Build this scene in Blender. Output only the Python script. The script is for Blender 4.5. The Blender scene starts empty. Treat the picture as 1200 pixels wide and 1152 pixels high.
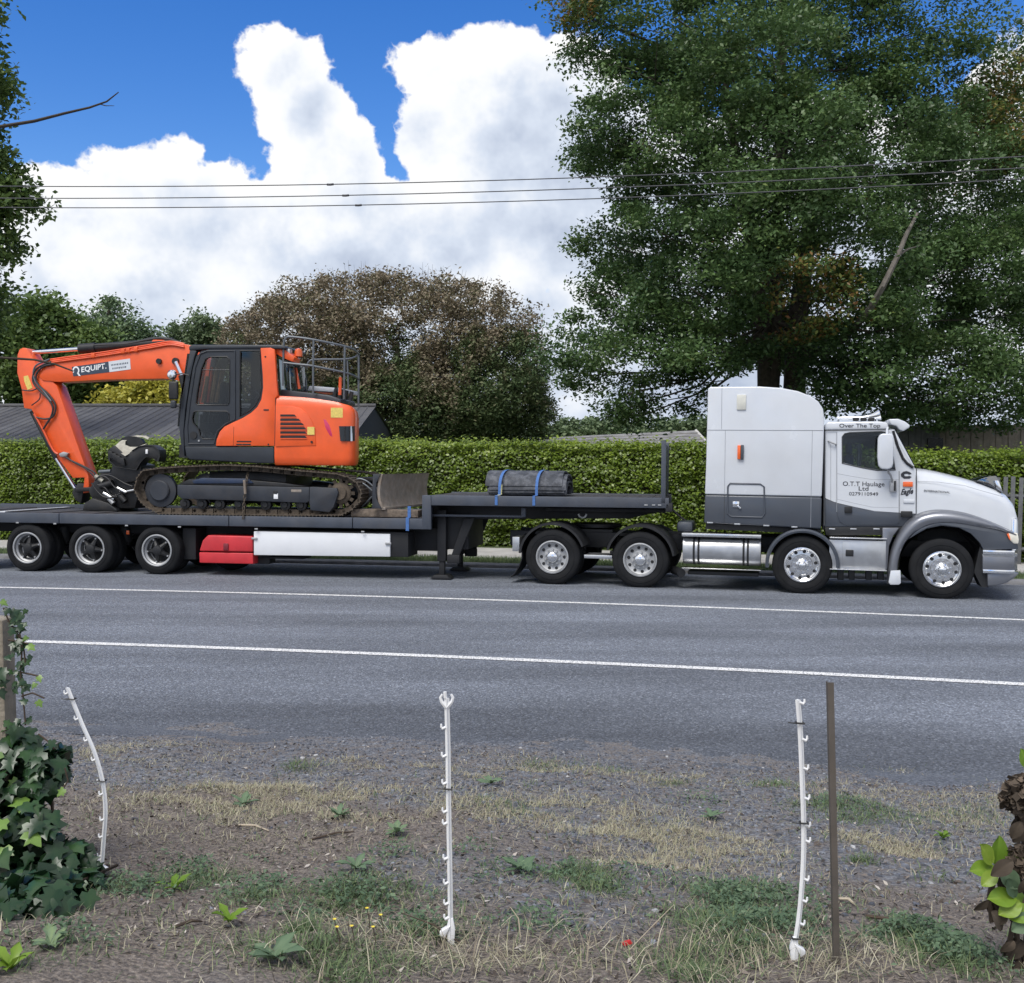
import bpy, bmesh, math, random
import numpy as np
from mathutils import Matrix, Vector

R_ = math.radians
scene = bpy.context.scene
COL = scene.collection

# ------------------------------------------------------------------ camera
CAM_H = 2.8
F_PX = 1250.0
PITCH = math.atan(76.0 / F_PX)
cam_data = bpy.data.cameras.new("camera")
cam_data.sensor_fit = 'HORIZONTAL'
cam_data.sensor_width = 36.0
cam_data.lens = 36.0 * F_PX / 1200.0
cam_data.clip_start = 0.05
cam_data.clip_end = 3000.0
cam = bpy.data.objects.new("camera", cam_data)
COL.objects.link(cam)
cam.location = (0, 0, CAM_H)
cam.rotation_euler = (math.pi / 2 - PITCH, 0, 0)
scene.camera = cam
scene.cycles.max_bounces = 6
scene.cycles.diffuse_bounces = 3
scene.cycles.glossy_bounces = 3
scene.cycles.transparent_max_bounces = 8

# ------------------------------------------------------------------ light
SUN_EL, SUN_AZ = R_(58), R_(-150)      # azimuth clockwise from +Y: behind the camera, to the left
SKY_STRENGTH = 0.06
scene.view_settings.view_transform = 'Standard'
scene.view_settings.look = 'None'
scene.view_settings.gamma = 1.0
scene.view_settings.exposure = 1.0
scene.view_settings.use_curve_mapping = False
sun_data = bpy.data.lights.new("sun", 'SUN')
sun_data.energy = 1.5
sun_data.angle = R_(30)
sun_data.color = (1.0, 0.96, 0.9)
sun = bpy.data.objects.new("sun", sun_data)
COL.objects.link(sun)
_sd = Vector((math.sin(SUN_AZ) * math.cos(SUN_EL), math.cos(SUN_AZ) * math.cos(SUN_EL), math.sin(SUN_EL)))
sun.rotation_euler = _sd.to_track_quat('Z', 'Y').to_euler()


def ray(u, v):
    xc, yc = (u - 600) / F_PX, -(v - 576) / F_PX
    c, s = math.cos(PITCH), math.sin(PITCH)
    return Vector((xc, c + yc * s, -s + yc * c))


def at(u, v, d):
    """point seen at photo pixel (u, v) on the upright plane d metres ahead"""
    r = ray(u, v)
    t = d / r.y
    return Vector((r.x * t, d, CAM_H + r.z * t))


def frame(x, y, heading, roll=0.0):
    a = R_(heading)
    ex = Vector((math.cos(a), -math.sin(a), 0))
    ey = Vector((math.sin(a), math.cos(a), -roll)).normalized()
    ez = ex.cross(ey).normalized()
    m = Matrix.Identity(4)
    for i in range(3):
        m[i][0], m[i][1], m[i][2] = ex[i], ey[i], ez[i]
    m[0][3], m[1][3], m[2][3] = x, y, 0
    return m


def picker(m):
    inv = m.inverted()
    o = inv @ Vector((0, 0, CAM_H))
    r3 = inv.to_3x3()

    def pick(u, v, ly=0.0):
        d = r3 @ ray(u, v)
        t = (ly - o.y) / d.y
        return (o.x + d.x * t, o.z + d.z * t)
    return pick


M_TRACTOR = frame(0.71, 18.82, 14.6, 0.035)
M_TRAILER = frame(0.71, 18.82, 9.6, 0.035)
M_WIRE = frame(0.71, 18.82, 11.5)
T = picker(M_TRACTOR)
R = picker(M_TRAILER)
W = picker(M_WIRE)

# ------------------------------------------------------------------ sky
def build_world():
    world = bpy.data.worlds.new("World")
    scene.world = world
    world.use_nodes = True
    world.cycles.sampling_method = 'MANUAL'
    world.cycles.sample_map_resolution = 256
    nt = world.node_tree
    nt.nodes.clear()
    N, L = nt.nodes, nt.links

    def azel(u, v):
        r = ray(u, v).normalized()
        return math.atan2(r.x, r.y), math.asin(r.z)

    TR = (N, L)

    def m_(op, a, b=None, c=None, clamp=False):
        n = N.new('ShaderNodeMath'); n.operation = op; n.use_clamp = clamp
        for i, x in enumerate((a, b, c)):
            if x is None:
                continue
            if isinstance(x, (int, float)):
                n.inputs[i].default_value = x
            else:
                L.new(x, n.inputs[i])
        return n.outputs[0]

    def vm(op, a, b=None, c=None):
        n = N.new('ShaderNodeVectorMath'); n.operation = op
        for i, x in enumerate((a, b, c)):
            if x is None:
                continue
            if isinstance(x, tuple):
                n.inputs[i].default_value = x
            else:
                L.new(x, n.inputs[i])
        return n

    def noise(vec, sc, det, rough=.5):
        n = N.new('ShaderNodeTexNoise'); L.new(vec, n.inputs['Vector'])
        n.inputs['Scale'].default_value = sc; n.inputs['Detail'].default_value = det; n.inputs['Roughness'].default_value = rough
        return n.outputs[0]
    tc = N.new('ShaderNodeTexCoord')
    vec = tc.outputs['Generated']
    sep = N.new('ShaderNodeSeparateXYZ'); L.new(vec, sep.inputs[0])
    az = m_('ARCTAN2', sep.outputs[0], sep.outputs[1])
    el = m_('ARCSINE', sep.outputs[2])
    cmb = N.new('ShaderNodeCombineXYZ'); L.new(az, cmb.inputs[0]); L.new(el, cmb.inputs[1])
    p2 = cmb.outputs[0]

    def relief(v):
        # billows: folded noise gives rounded heads with creases between them
        big = noise(v, 8.0, 5, .55)
        fold = m_('ABSOLUTE', m_('SUBTRACT', noise(v, 21.0, 5, .55), 0.5))
        return m_('ADD', m_('MULTIPLY_ADD', big, 1.7, -0.85 + 0.2), m_('MULTIPLY', fold, -2.0))
    n0 = relief(vec)
    up_ = vm('ADD', vec, (-0.014, 0, 0.024)).outputs[0]
    b0, b1 = noise(vec, 8.0, 5, .58), noise(up_, 8.0, 5, .58)
    # cumulus heads: (pixel centre, radii)
    blobs = [(340, 84, 46, 42), (365, 135, 52, 52), (392, 195, 60, 62),
             (508, 80, 48, 28), (590, 92, 110, 46), (505, 165, 46, 60), (665, 120, 70, 66), (610, 175, 110, 90),
             (440, 290, 190, 80), (700, 230, 160, 120),
             (150, 222, 56, 36), (205, 230, 64, 40), (110, 262, 120, 44), (250, 272, 100, 46), (40, 235, 60, 30),
             (211, 181, 10, 5), (900, 265, 240, 130), (1215, 170, 90, 110)]
    acc = None
    for (u, v, rx, ry) in blobs:
        a0, e0 = azel(u, v)
        q = vm('LENGTH', vm('MULTIPLY_ADD', p2, (F_PX / rx, F_PX / ry, 0.0), (-a0 * F_PX / rx, -e0 * F_PX / ry, 0.0)).outputs[0]).outputs['Value']
        k = min(rx, ry) / 42.0
        s = m_('MULTIPLY_ADD', q, -k, k)
        acc = s if acc is None else m_('SMOOTH_MAX', acc, s, 0.22)
    # a bank of cloud all round the horizon and scattered cumulus overhead and behind
    nb = m_('SUBTRACT', noise(vec, 2.6, 2), 0.5)
    bank = m_('MULTIPLY', m_('SUBTRACT', m_('MULTIPLY_ADD', nb, 0.2, 0.17), el), 11.0)
    far = m_('MULTIPLY', m_('SUBTRACT', m_('MAXIMUM', el, m_('MULTIPLY_ADD', m_('ABSOLUTE', az), 0.9, -0.45)), 0.48), 6.0, clamp=True)
    high = m_('MULTIPLY_ADD', m_('MULTIPLY_ADD', nb, 6.0, 1.7), far, -1.5)
    acc = m_('SMOOTH_MAX', acc, bank, 0.4)
    acc = m_('SMOOTH_MAX', acc, high, 0.4)
    acc = m_('MINIMUM', acc, 1.6)
    den = m_('ADD', acc, n0)
    mask = N.new('ShaderNodeMapRange'); mask.interpolation_type = 'SMOOTHSTEP'
    L.new(den, mask.inputs['Value']); mask.inputs['From Min'].default_value = -0.04; mask.inputs['From Max'].default_value = 0.14
    lit = m_('MULTIPLY', m_('SUBTRACT', b0, b1), 1.6)
    edge = m_('MULTIPLY', m_('MAXIMUM', m_('SUBTRACT', 0.75, den), 0.0), 0.30)
    sh = m_('ADD', m_('ADD', m_('MULTIPLY_ADD', acc, -0.17, m_('MULTIPLY_ADD', m_('MINIMUM', el, 0.45), 0.80, 0.68)), lit), edge)
    sh = m_('ADD', sh, m_('MULTIPLY_ADD', n0, 0.22, m_('MULTIPLY', nb, 0.5)))
    ramp = N.new('ShaderNodeValToRGB'); L.new(sh, ramp.inputs[0])
    e = ramp.color_ramp.elements
    e[0].position = 0.25; e[0].color = (0.47, 0.54, 0.68, 1)
    e[1].position = 1.0; e[1].color = (1.0, 1.0, 1.0, 1)
    x = e.new(0.58); x.color = (0.68, 0.75, 0.87, 1)
    x = e.new(0.82); x.color = (0.90, 0.93, 0.98, 1)
    cl = N.new('ShaderNodeVectorMath'); cl.operation = 'SCALE'; L.new(ramp.outputs[0], cl.inputs[0])
    cl.inputs['Scale'].default_value = 8.7
    sky = N.new('ShaderNodeTexSky'); sky.sky_type = 'NISHITA'; sky.sun_disc = False
    sky.sun_elevation = SUN_EL; sky.sun_rotation = SUN_AZ
    sky.air_density = 1.0; sky.dust_density = 0.15; sky.ozone_density = 3.0
    hs = N.new('ShaderNodeHueSaturation'); hs.inputs['Saturation'].default_value = 1.38; hs.inputs['Hue'].default_value = 0.515; hs.inputs['Value'].default_value = 1.32
    L.new(sky.outputs[0], hs.inputs['Color'])
    mix = N.new('ShaderNodeMix'); mix.data_type = 'RGBA'
    L.new(mask.outputs[0], mix.inputs['Factor']); L.new(hs.outputs[0], mix.inputs['A']); L.new(cl.outputs[0], mix.inputs['B'])
    bg = N.new('ShaderNodeBackground'); bg.inputs[1].default_value = SKY_STRENGTH
    L.new(mix.outputs['Result'], bg.inputs[0])
    out = N.new('ShaderNodeOutputWorld'); L.new(bg.outputs[0], out.inputs[0])


build_world()

# ------------------------------------------------------------------ materials
MATS = {}


def mat(name, color, rough=0.6, metal=0.0, var=0.12, scale=6.0, bump=0.0, bscale=60.0, coat=0.0, dirt=0.0, dirtcol=(0.12, 0.09, 0.06), spec=0.5):
    if name in MATS:
        return MATS[name]
    m = bpy.data.materials.new(name); m.use_nodes = True
    nt = m.node_tree; b = nt.nodes['Principled BSDF']
    N, L = nt.nodes, nt.links
    tc = N.new('ShaderNodeTexCoord')
    n = N.new('ShaderNodeTexNoise'); n.inputs['Scale'].default_value = scale; n.inputs['Detail'].default_value = 6
    L.new(tc.outputs['Object'], n.inputs['Vector'])
    rp = N.new('ShaderNodeValToRGB'); L.new(n.outputs[0], rp.inputs[0])
    c = Vector(color)
    rp.color_ramp.elements[0].position = 0.3; rp.color_ramp.elements[1].position = 0.7
    rp.color_ramp.elements[0].color = (*(c * (1 - var)), 1)
    rp.color_ramp.elements[1].color = (*[min(1, x * (1 + var)) for x in c], 1)
    colr = rp.outputs[0]
    if dirt > 0:
        n2 = N.new('ShaderNodeTexNoise'); n2.inputs['Scale'].default_value = scale * 0.6; n2.inputs['Detail'].default_value = 9
        n2.inputs['Roughness'].default_value = 0.7
        L.new(tc.outputs['Object'], n2.inputs['Vector'])
        mr = N.new('ShaderNodeMapRange'); L.new(n2.outputs[0], mr.inputs[0])
        mr.inputs['From Min'].default_value = 0.45; mr.inputs['From Max'].default_value = 0.75; mr.inputs['To Max'].default_value = dirt
        mx = N.new('ShaderNodeMix'); mx.data_type = 'RGBA'
        L.new(mr.outputs[0], mx.inputs['Factor']); L.new(colr, mx.inputs['A']); mx.inputs['B'].default_value = (*dirtcol, 1)
        colr = mx.outputs['Result']
    L.new(colr, b.inputs['Base Color'])
    b.inputs['Metallic'].default_value = metal
    b.inputs['Specular IOR Level'].default_value = spec
    b.inputs['Coat Weight'].default_value = coat
    b.inputs['Coat Roughness'].default_value = 0.1
    rr = N.new('ShaderNodeMapRange'); L.new(n.outputs[0], rr.inputs[0])
    rr.inputs['To Min'].default_value = max(0.02, rough - 0.1); rr.inputs['To Max'].default_value = min(1, rough + 0.1)
    L.new(rr.outputs[0], b.inputs['Roughness'])
    if bump > 0:
        nb = N.new('ShaderNodeTexNoise'); nb.inputs['Scale'].default_value = bscale; nb.inputs['Detail'].default_value = 5
        L.new(tc.outputs['Object'], nb.inputs['Vector'])
        bp = N.new('ShaderNodeBump'); bp.inputs['Strength'].default_value = bump; bp.inputs['Distance'].default_value = 0.02
        L.new(nb.outputs[0], bp.inputs['Height']); L.new(bp.outputs[0], b.inputs['Normal'])
    MATS[name] = m
    return m


def leaf_mat(name, stops, rough=0.5, trans=0.3, spec=0.4):
    m = bpy.data.materials.new(name); m.use_nodes = True
    nt = m.node_tree; b = nt.nodes['Principled BSDF']; N, L = nt.nodes, nt.links
    a = N.new('ShaderNodeAttribute'); a.attribute_name = 'tint'
    rp = N.new('ShaderNodeValToRGB'); L.new(a.outputs['Fac'], rp.inputs[0])
    els = rp.color_ramp.elements
    els[0].position = stops[0][0]; els[0].color = (*stops[0][1], 1)
    els[1].position = stops[-1][0]; els[1].color = (*stops[-1][1], 1)
    for p, c in stops[1:-1]:
        e = els.new(p); e.color = (*c, 1)
    L.new(rp.outputs[0], b.inputs['Base Color'])
    b.inputs['Roughness'].default_value = rough
    b.inputs['Specular IOR Level'].default_value = spec
    t = N.new('ShaderNodeBsdfTranslucent'); L.new(rp.outputs[0], t.inputs[0])
    mx = N.new('ShaderNodeMixShader'); mx.inputs[0].default_value = trans
    L.new(b.outputs[0], mx.inputs[1]); L.new(t.outputs[0], mx.inputs[2])
    L.new(mx.outputs[0], N['Material Output'].inputs[0])
    MATS[name] = m
    return m


def glass_mat(name, tint=(0.5, 0.55, 0.6), gloss=0.12):
    m = bpy.data.materials.new(name); m.use_nodes = True
    nt = m.node_tree; N, L = nt.nodes, nt.links
    N.remove(N['Principled BSDF'])
    tr = N.new('ShaderNodeBsdfTransparent'); tr.inputs[0].default_value = (*tint, 1)
    gl = N.new('ShaderNodeBsdfGlossy'); gl.inputs['Roughness'].default_value = 0.02
    fr = N.new('ShaderNodeFresnel'); fr.inputs[0].default_value = 1.5
    ad = N.new('ShaderNodeMath'); ad.operation = 'ADD'; L.new(fr.outputs[0], ad.inputs[0]); ad.inputs[1].default_value = gloss - 0.04
    mx = N.new('ShaderNodeMixShader'); L.new(ad.outputs[0], mx.inputs[0])
    L.new(tr.outputs[0], mx.inputs[1]); L.new(gl.outputs[0], mx.inputs[2])
    L.new(mx.outputs[0], N['Material Output'].inputs[0])
    MATS[name] = m
    return m


# ------------------------------------------------------------------ mesh helpers
class MB:
    def __init__(s):
        s.v, s.f = [], []

    def add(s, vs, fs):
        o = len(s.v); s.v += [tuple(p) for p in vs]; s.f += [tuple(i + o for i in f) for f in fs]
        return s

    def box(s, x0, x1, y0, y1, z0, z1):
        vs = [(x, y, z) for z in (z0, z1) for y in (y0, y1) for x in (x0, x1)]
        return s.add(vs, [(0, 2, 3, 1), (4, 5, 7, 6), (0, 1, 5, 4), (2, 6, 7, 3), (0, 4, 6, 2), (1, 3, 7, 5)])

    def prism(s, poly, y0, y1):
        n = len(poly)
        vs = [(x, y0, z) for x, z in poly] + [(x, y1, z) for x, z in poly]
        fs = [tuple(range(n)), tuple(range(2 * n - 1, n - 1, -1))]
        fs += [(i, i + n, (i + 1) % n + n, (i + 1) % n) for i in range(n)]
        return s.add(vs, fs)

    def ring_tube(s, pts, rad, n=8, cap=True):
        pts = [Vector(p) for p in pts]
        k = len(pts)
        rad = [rad] * k if isinstance(rad, (int, float)) else rad
        vs, fs = [], []
        t0 = (pts[1] - pts[0]).normalized()
        up = Vector((0, 0, 1)) if abs(t0.z) < 0.9 else Vector((1, 0, 0))
        a = t0.cross(up).normalized()
        for i, p in enumerate(pts):
            t = (pts[min(i + 1, k - 1)] - pts[max(i - 1, 0)])
            t = t.normalized() if t.length > 1e-9 else t0
            a = (a - t * a.dot(t))
            a = a.normalized() if a.length > 1e-6 else t.orthogonal().normalized()
            b = t.cross(a)
            for j in range(n):
                q = 2 * math.pi * j / n
                vs.append(p + (a * math.cos(q) + b * math.sin(q)) * rad[i])
        for i in range(k - 1):
            for j in range(n):
                j2 = (j + 1) % n
                fs.append((i * n + j, i * n + j2, (i + 1) * n + j2, (i + 1) * n + j))
        if cap:
            fs.append(tuple(range(n - 1, -1, -1))); fs.append(tuple((k - 1) * n + j for j in range(n)))
        return s.add(vs, fs)

    def cyl(s, p0, p1, r0, r1=None, n=16):
        return s.ring_tube([p0, p1], [r0, r0 if r1 is None else r1], n)

    def lathe(s, prof, c, n=40, closed=False):
        """profile (radius, y) turned about the local y axis through c"""
        vs, fs = [], []
        k = len(prof)
        for r, y in prof:
            for j in range(n):
                q = 2 * math.pi * j / n
                vs.append((c[0] + r * math.cos(q), c[1] + y, c[2] + r * math.sin(q)))
        for i in range(k - 1 + (1 if closed else 0)):
            i2 = (i + 1) % k
            for j in range(n):
                j2 = (j + 1) % n
                fs.append((i * n + j, i * n + j2, i2 * n + j2, i2 * n + j))
        if not closed:
            if prof[0][0] > 0.001: pass
        return s.add(vs, fs)

    def grid(s, rows):
        k, n = len(rows), len(rows[0])
        vs = [p for r in rows for p in r]
        fs = [(i * n + j, i * n + j + 1, (i + 1) * n + j + 1, (i + 1) * n + j) for i in range(k - 1) for j in range(n - 1)]
        return s.add(vs, fs)

    def panel(s, outer, holes, y0, y1):
        """flat panel with openings, outline given in (x, z)"""
        bm = bmesh.new()
        for loop in [outer] + list(holes):
            vv = [bm.verts.new((x, y0, z)) for x, z in loop]
            for i in range(len(vv)):
                bm.edges.new((vv[i], vv[(i + 1) % len(vv)]))
        bmesh.ops.triangle_fill(bm, use_beauty=True, edges=bm.edges[:], normal=(0, -1, 0))
        r = bmesh.ops.extrude_face_region(bm, geom=bm.faces[:])
        bmesh.ops.translate(bm, verts=[g for g in r['geom'] if isinstance(g, bmesh.types.BMVert)], vec=(0, y1 - y0, 0))
        bm.verts.index_update()
        s.add([v.co[:] for v in bm.verts], [[v.index for v in f.verts] for f in bm.faces])
        bm.free()
        return s

    def xf(s, m):
        s.v = [tuple(m @ Vector(p)) for p in s.v]
        return s

    def mesh(s, name, bevel=0.0, seg=2, smooth=True, angle=35):
        me = bpy.data.meshes.new(name)
        me.from_pydata(s.v, [], s.f)
        bm = bmesh.new(); bm.from_mesh(me)
        bmesh.ops.recalc_face_normals(bm, faces=bm.faces[:])
        if bevel > 0:
            ed = [e for e in bm.edges if len(e.link_faces) == 2 and e.calc_face_angle(0) > R_(30)]
            bmesh.ops.bevel(bm, geom=ed, offset=bevel, segments=seg, profile=0.5, affect='EDGES', clamp_overlap=True)
        bm.to_mesh(me); bm.free()
        if smooth:
            me.shade_smooth()
            me.set_sharp_from_angle(angle=R_(angle))
        return me

    def build(s, name, material, parent=None, bevel=0.0, seg=2, smooth=True, angle=35, label=None):
        o = bpy.data.objects.new(name, s.mesh(name, bevel, seg, smooth, angle))
        o.data.materials.append(MATS[material] if isinstance(material, str) else material)
        COL.objects.link(o)
        if parent is not None:
            o.parent = parent
        if label:
            o['label'] = label
        if name in STUFFY:
            o['kind'] = 'stuff'
        return o


STUFFY = {'lug_nuts', 'hand_holes', 'shoots', 'cross_members', 'headboard_bolts'}


def thing(name, label, cat, m=None, group=None):
    o = bpy.data.objects.new(name, None); COL.objects.link(o)
    o.empty_display_size = 0.2
    if m is not None:
        o.matrix_world = m if isinstance(m, Matrix) else Matrix.Translation(Vector(m))
    o['label'] = label; o['category'] = cat
    if group: o['group'] = group
    return o


def tag(o, label, cat, group=None):
    o['label'] = label; o['category'] = cat
    if group: o['group'] = group
    return o


def copy_child(o, parent, loc=None):
    c = o.copy(); COL.objects.link(c); c.parent = parent
    if loc is not None: c.location = loc
    for k in list(o.children):
        if k is not c: copy_child(k, c)
    return c


def text_part(body, name, material, parent, x, z, ly, height, width=None, slant=0.0, bold=0.0, align='CENTER', rise=0.0, depth=0.003):
    """flat lettering in a vehicle's side plane; x, z is the middle of the line"""
    cu = bpy.data.curves.new(name, 'FONT'); cu.body = body; cu.size = 1.0; cu.offset = bold; cu.shear = slant
    cu.resolution_u = 3; cu.extrude = 0.0
    ob = bpy.data.objects.new(name, cu); COL.objects.link(ob)
    bpy.context.view_layer.update()
    me = bpy.data.meshes.new_from_object(ob.evaluated_get(bpy.context.evaluated_depsgraph_get()))
    bpy.data.objects.remove(ob); bpy.data.curves.remove(cu)
    n = len(me.vertices); co = np.zeros(n * 3); me.vertices.foreach_get('co', co); co = co.reshape(-1, 3)
    lo, hi = co.min(0), co.max(0)
    sz = height / (hi[1] - lo[1]); sx = sz if width is None else width / (hi[0] - lo[0])
    out = np.zeros_like(co)
    px = (co[:, 0] - (lo[0] + hi[0]) / 2) * sx
    out[:, 0] = x + px
    out[:, 1] = ly
    out[:, 2] = z + (co[:, 1] - (lo[1] + hi[1]) / 2) * sz + px * rise
    me.vertices.foreach_set('co', out.ravel()); me.update()
    o = bpy.data.objects.new(name, me); COL.objects.link(o); me.materials.append(MATS[material]); o.parent = parent
    return o


rng = np.random.default_rng(7)
random.seed(7)


def leaf_mesh(name, pos, size, tint, material, up=0.4, length=1.6, nrm=None, fold=0.25):
    """many leaf-sized faces: pos (N,3), size (N,), tint (N,)"""
    n = len(pos)
    d = rng.normal(size=(n, 3)); d[:, 2] *= 0.8
    d /= np.linalg.norm(d, axis=1)[:, None]
    nv = rng.normal(size=(n, 3)); nv[:, 2] = np.abs(nv[:, 2]) + up
    if nrm is not None:
        nv = nv * 0.6 + nrm
    nv /= np.linalg.norm(nv, axis=1)[:, None]
    d -= nv * (d * nv).sum(1)[:, None]
    d /= np.linalg.norm(d, axis=1)[:, None] + 1e-9
    s = np.cross(nv, d)
    L = (size * length * 0.5)[:, None]; Wd = (size * 0.5)[:, None]
    v = np.empty((n, 4, 3))
    v[:, 0] = pos - d * L
    v[:, 1] = pos + s * Wd + nv * Wd * fold
    v[:, 2] = pos + d * L
    v[:, 3] = pos - s * Wd + nv * Wd * fold
    return quad_mesh(name, v, tint, material)


def quad_mesh(name, v, tint, material):
    n = len(v)
    me = bpy.data.meshes.new(name)
    me.vertices.add(n * 4); me.vertices.foreach_set('co', v.reshape(-1).astype(np.float32))
    me.loops.add(n * 4); me.loops.foreach_set('vertex_index', np.arange(n * 4, dtype=np.int32))
    me.polygons.add(n); me.polygons.foreach_set('loop_start', np.arange(0, n * 4, 4, dtype=np.int32))
    me.update(calc_edges=True)
    at_ = me.color_attributes.new('tint', 'FLOAT_COLOR', 'POINT')
    c = np.ones((n, 4, 4), dtype=np.float32); c[:, :, :3] = np.asarray(tint, dtype=np.float32)[:, None, None]
    at_.data.foreach_set('color', c.ravel())
    me.materials.append(MATS[material] if isinstance(material, str) else material)
    return me


def link(me, name, parent=None, kind=None):
    o = bpy.data.objects.new(name, me); COL.objects.link(o)
    if parent is not None: o.parent = parent
    if kind: o['kind'] = kind
    return o


# ------------------------------------------------------------------ the lie of the land
def dline(x):
    """depth of the line of the parked truck's near tyres (the road bends gently)"""
    t = np.clip(np.asarray(x, dtype=float) - 0.71, -16, 14)
    base = 18.82 - 0.205 * t - 0.0045 * t * t
    return base + (np.asarray(x, dtype=float) - 0.71 - t) * (-0.205 - 0.009 * t)


PW = [-60, -20, -15.4, -9.9, -6.8, -2.2, 0, 2.65]
PZ = [3.2, 1.75, 1.04, 0.06, 0.12, 0.06, 0.0, -0.095]


def road_z(w):
    return np.interp(w, PW, PZ)


def hash_noise(x, y, s, seed=0):
    """smooth value noise"""
    x = np.asarray(x) * s + seed * 17.3; y = np.asarray(y) * s + seed * 9.1
    xi, yi = np.floor(x), np.floor(y); fx, fy = x - xi, y - yi
    fx, fy = fx * fx * (3 - 2 * fx), fy * fy * (3 - 2 * fy)
    h = lambda a, b: np.modf(np.sin(a * 127.1 + b * 311.7 + seed) * 43758.5453)[0] % 1.0
    return (h(xi, yi) * (1 - fx) + h(xi + 1, yi) * fx) * (1 - fy) + (h(xi, yi + 1) * (1 - fx) + h(xi + 1, yi + 1) * fx) * fy


def verge_z(x, y):
    """height of the near verge"""
    w = y - dline(x)
    z = road_z(w)
    b = (hash_noise(x, y, 0.9, 1) - 0.5) * 0.09 + (hash_noise(x, y, 2.7, 2) - 0.5) * 0.06 + (hash_noise(x, y, 8, 3) - 0.5) * 0.025
    k = np.clip((-9.0 - w) / 1.6, 0, 1)
    edge = np.clip((-9.95 - w) / 0.9, -1, 1) * 0.03
    return z + b * k + edge + (hash_noise(x, y, 3.1, 5) - 0.5) * 0.035 * np.clip(1 - np.abs(w + 9.95), 0, 1)
# ------------------------------------------------------------------ surface materials
def asphalt_mat():
    m = bpy.data.materials.new("asphalt"); m.use_nodes = True
    nt = m.node_tree; N, L = nt.nodes, nt.links; b = N['Principled BSDF']
    tc = N.new('ShaderNodeTexCoord')
    uv = N.new('ShaderNodeAttribute'); uv.attribute_name = 'roadw'
    vo = N.new('ShaderNodeTexVoronoi'); vo.inputs['Scale'].default_value = 58
    L.new(tc.outputs['Object'], vo.inputs['Vector'])
    n1 = N.new('ShaderNodeTexNoise'); n1.inputs['Scale'].default_value = 45; n1.inputs['Detail'].default_value = 8; n1.inputs['Roughness'].default_value = 0.75
    L.new(tc.outputs['Object'], n1.inputs['Vector'])
    mp = N.new('ShaderNodeMapping'); mp.inputs['Scale'].default_value = (0.12, 0.8, 1); mp.inputs['Rotation'].default_value = (0, 0, R_(11.5))
    L.new(tc.outputs['Object'], mp.inputs[0])
    n2 = N.new('ShaderNodeTexNoise'); n2.inputs['Scale'].default_value = 1.6; n2.inputs['Detail'].default_value = 8; L.new(mp.outputs[0], n2.inputs['Vector'])
    # stone colour
    rs = N.new('ShaderNodeValToRGB'); L.new(vo.outputs['Color'], rs.inputs[0])
    rs.color_ramp.elements[0].color = (0.078, 0.087, 0.104, 1); rs.color_ramp.elements[1].color = (0.33, 0.36, 0.41, 1)
    x = rs.color_ramp.elements.new(0.7); x.color = (0.178, 0.197, 0.232, 1)
    r1 = N.new('ShaderNodeMapRange'); L.new(n1.outputs[0], r1.inputs[0]); r1.inputs['From Min'].default_value = .3; r1.inputs['From Max'].default_value = .7; r1.inputs['To Min'].default_value = .55; r1.inputs['To Max'].default_value = 1.35
    r2 = N.new('ShaderNodeMapRange'); L.new(n2.outputs[0], r2.inputs[0]); r2.inputs['From Min'].default_value = .3; r2.inputs['From Max'].default_value = .7; r2.inputs['To Min'].default_value = .70; r2.inputs['To Max'].default_value = 1.22
    # worn wheel paths across the carriageway: a polished darker seal
    wr = N.new('ShaderNodeValToRGB'); L.new(uv.outputs['Fac'], wr.inputs[0])
    el = wr.color_ramp.elements
    el[0].position = 0.0; el[0].color = (.62,) * 3 + (1,); el[1].position = 1.0; el[1].color = (1.02,) * 3 + (1,)
    for p, c in [(.09, .62), (.13, .7), (.17, .95), (.21, 1.06), (.26, .92), (.33, 1.08), (.38, 1.02), (.45, .88), (.52, 1.08), (.58, .9), (.66, 1.0), (.72, .98), (.78, 1.05), (.84, 1.12)]:
        e = el.new(p); e.color = (c, c, c, 1)
    mu = N.new('ShaderNodeMath'); mu.operation = 'MULTIPLY'; L.new(r1.outputs[0], mu.inputs[0]); L.new(r2.outputs[0], mu.inputs[1])
    mu2 = N.new('ShaderNodeVectorMath'); mu2.operation = 'SCALE'; L.new(rs.outputs[0], mu2.inputs[0]); L.new(mu.outputs[0], mu2.inputs['Scale'])
    mu3 = N.new('ShaderNodeVectorMath'); mu3.operation = 'MULTIPLY'; L.new(mu2.outputs[0], mu3.inputs[0]); L.new(wr.outputs[0], mu3.inputs[1])
    L.new(mu3.outputs[0], b.inputs['Base Color'])
    b.inputs['Roughness'].default_value = 0.85
    bp = N.new('ShaderNodeBump'); bp.inputs['Strength'].default_value = 0.8; bp.inputs['Distance'].default_value = 0.012
    L.new(vo.outputs['Distance'], bp.inputs['Height']); bp.invert = True
    L.new(bp.outputs[0], b.inputs['Normal'])
    MATS['asphalt'] = m


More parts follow.
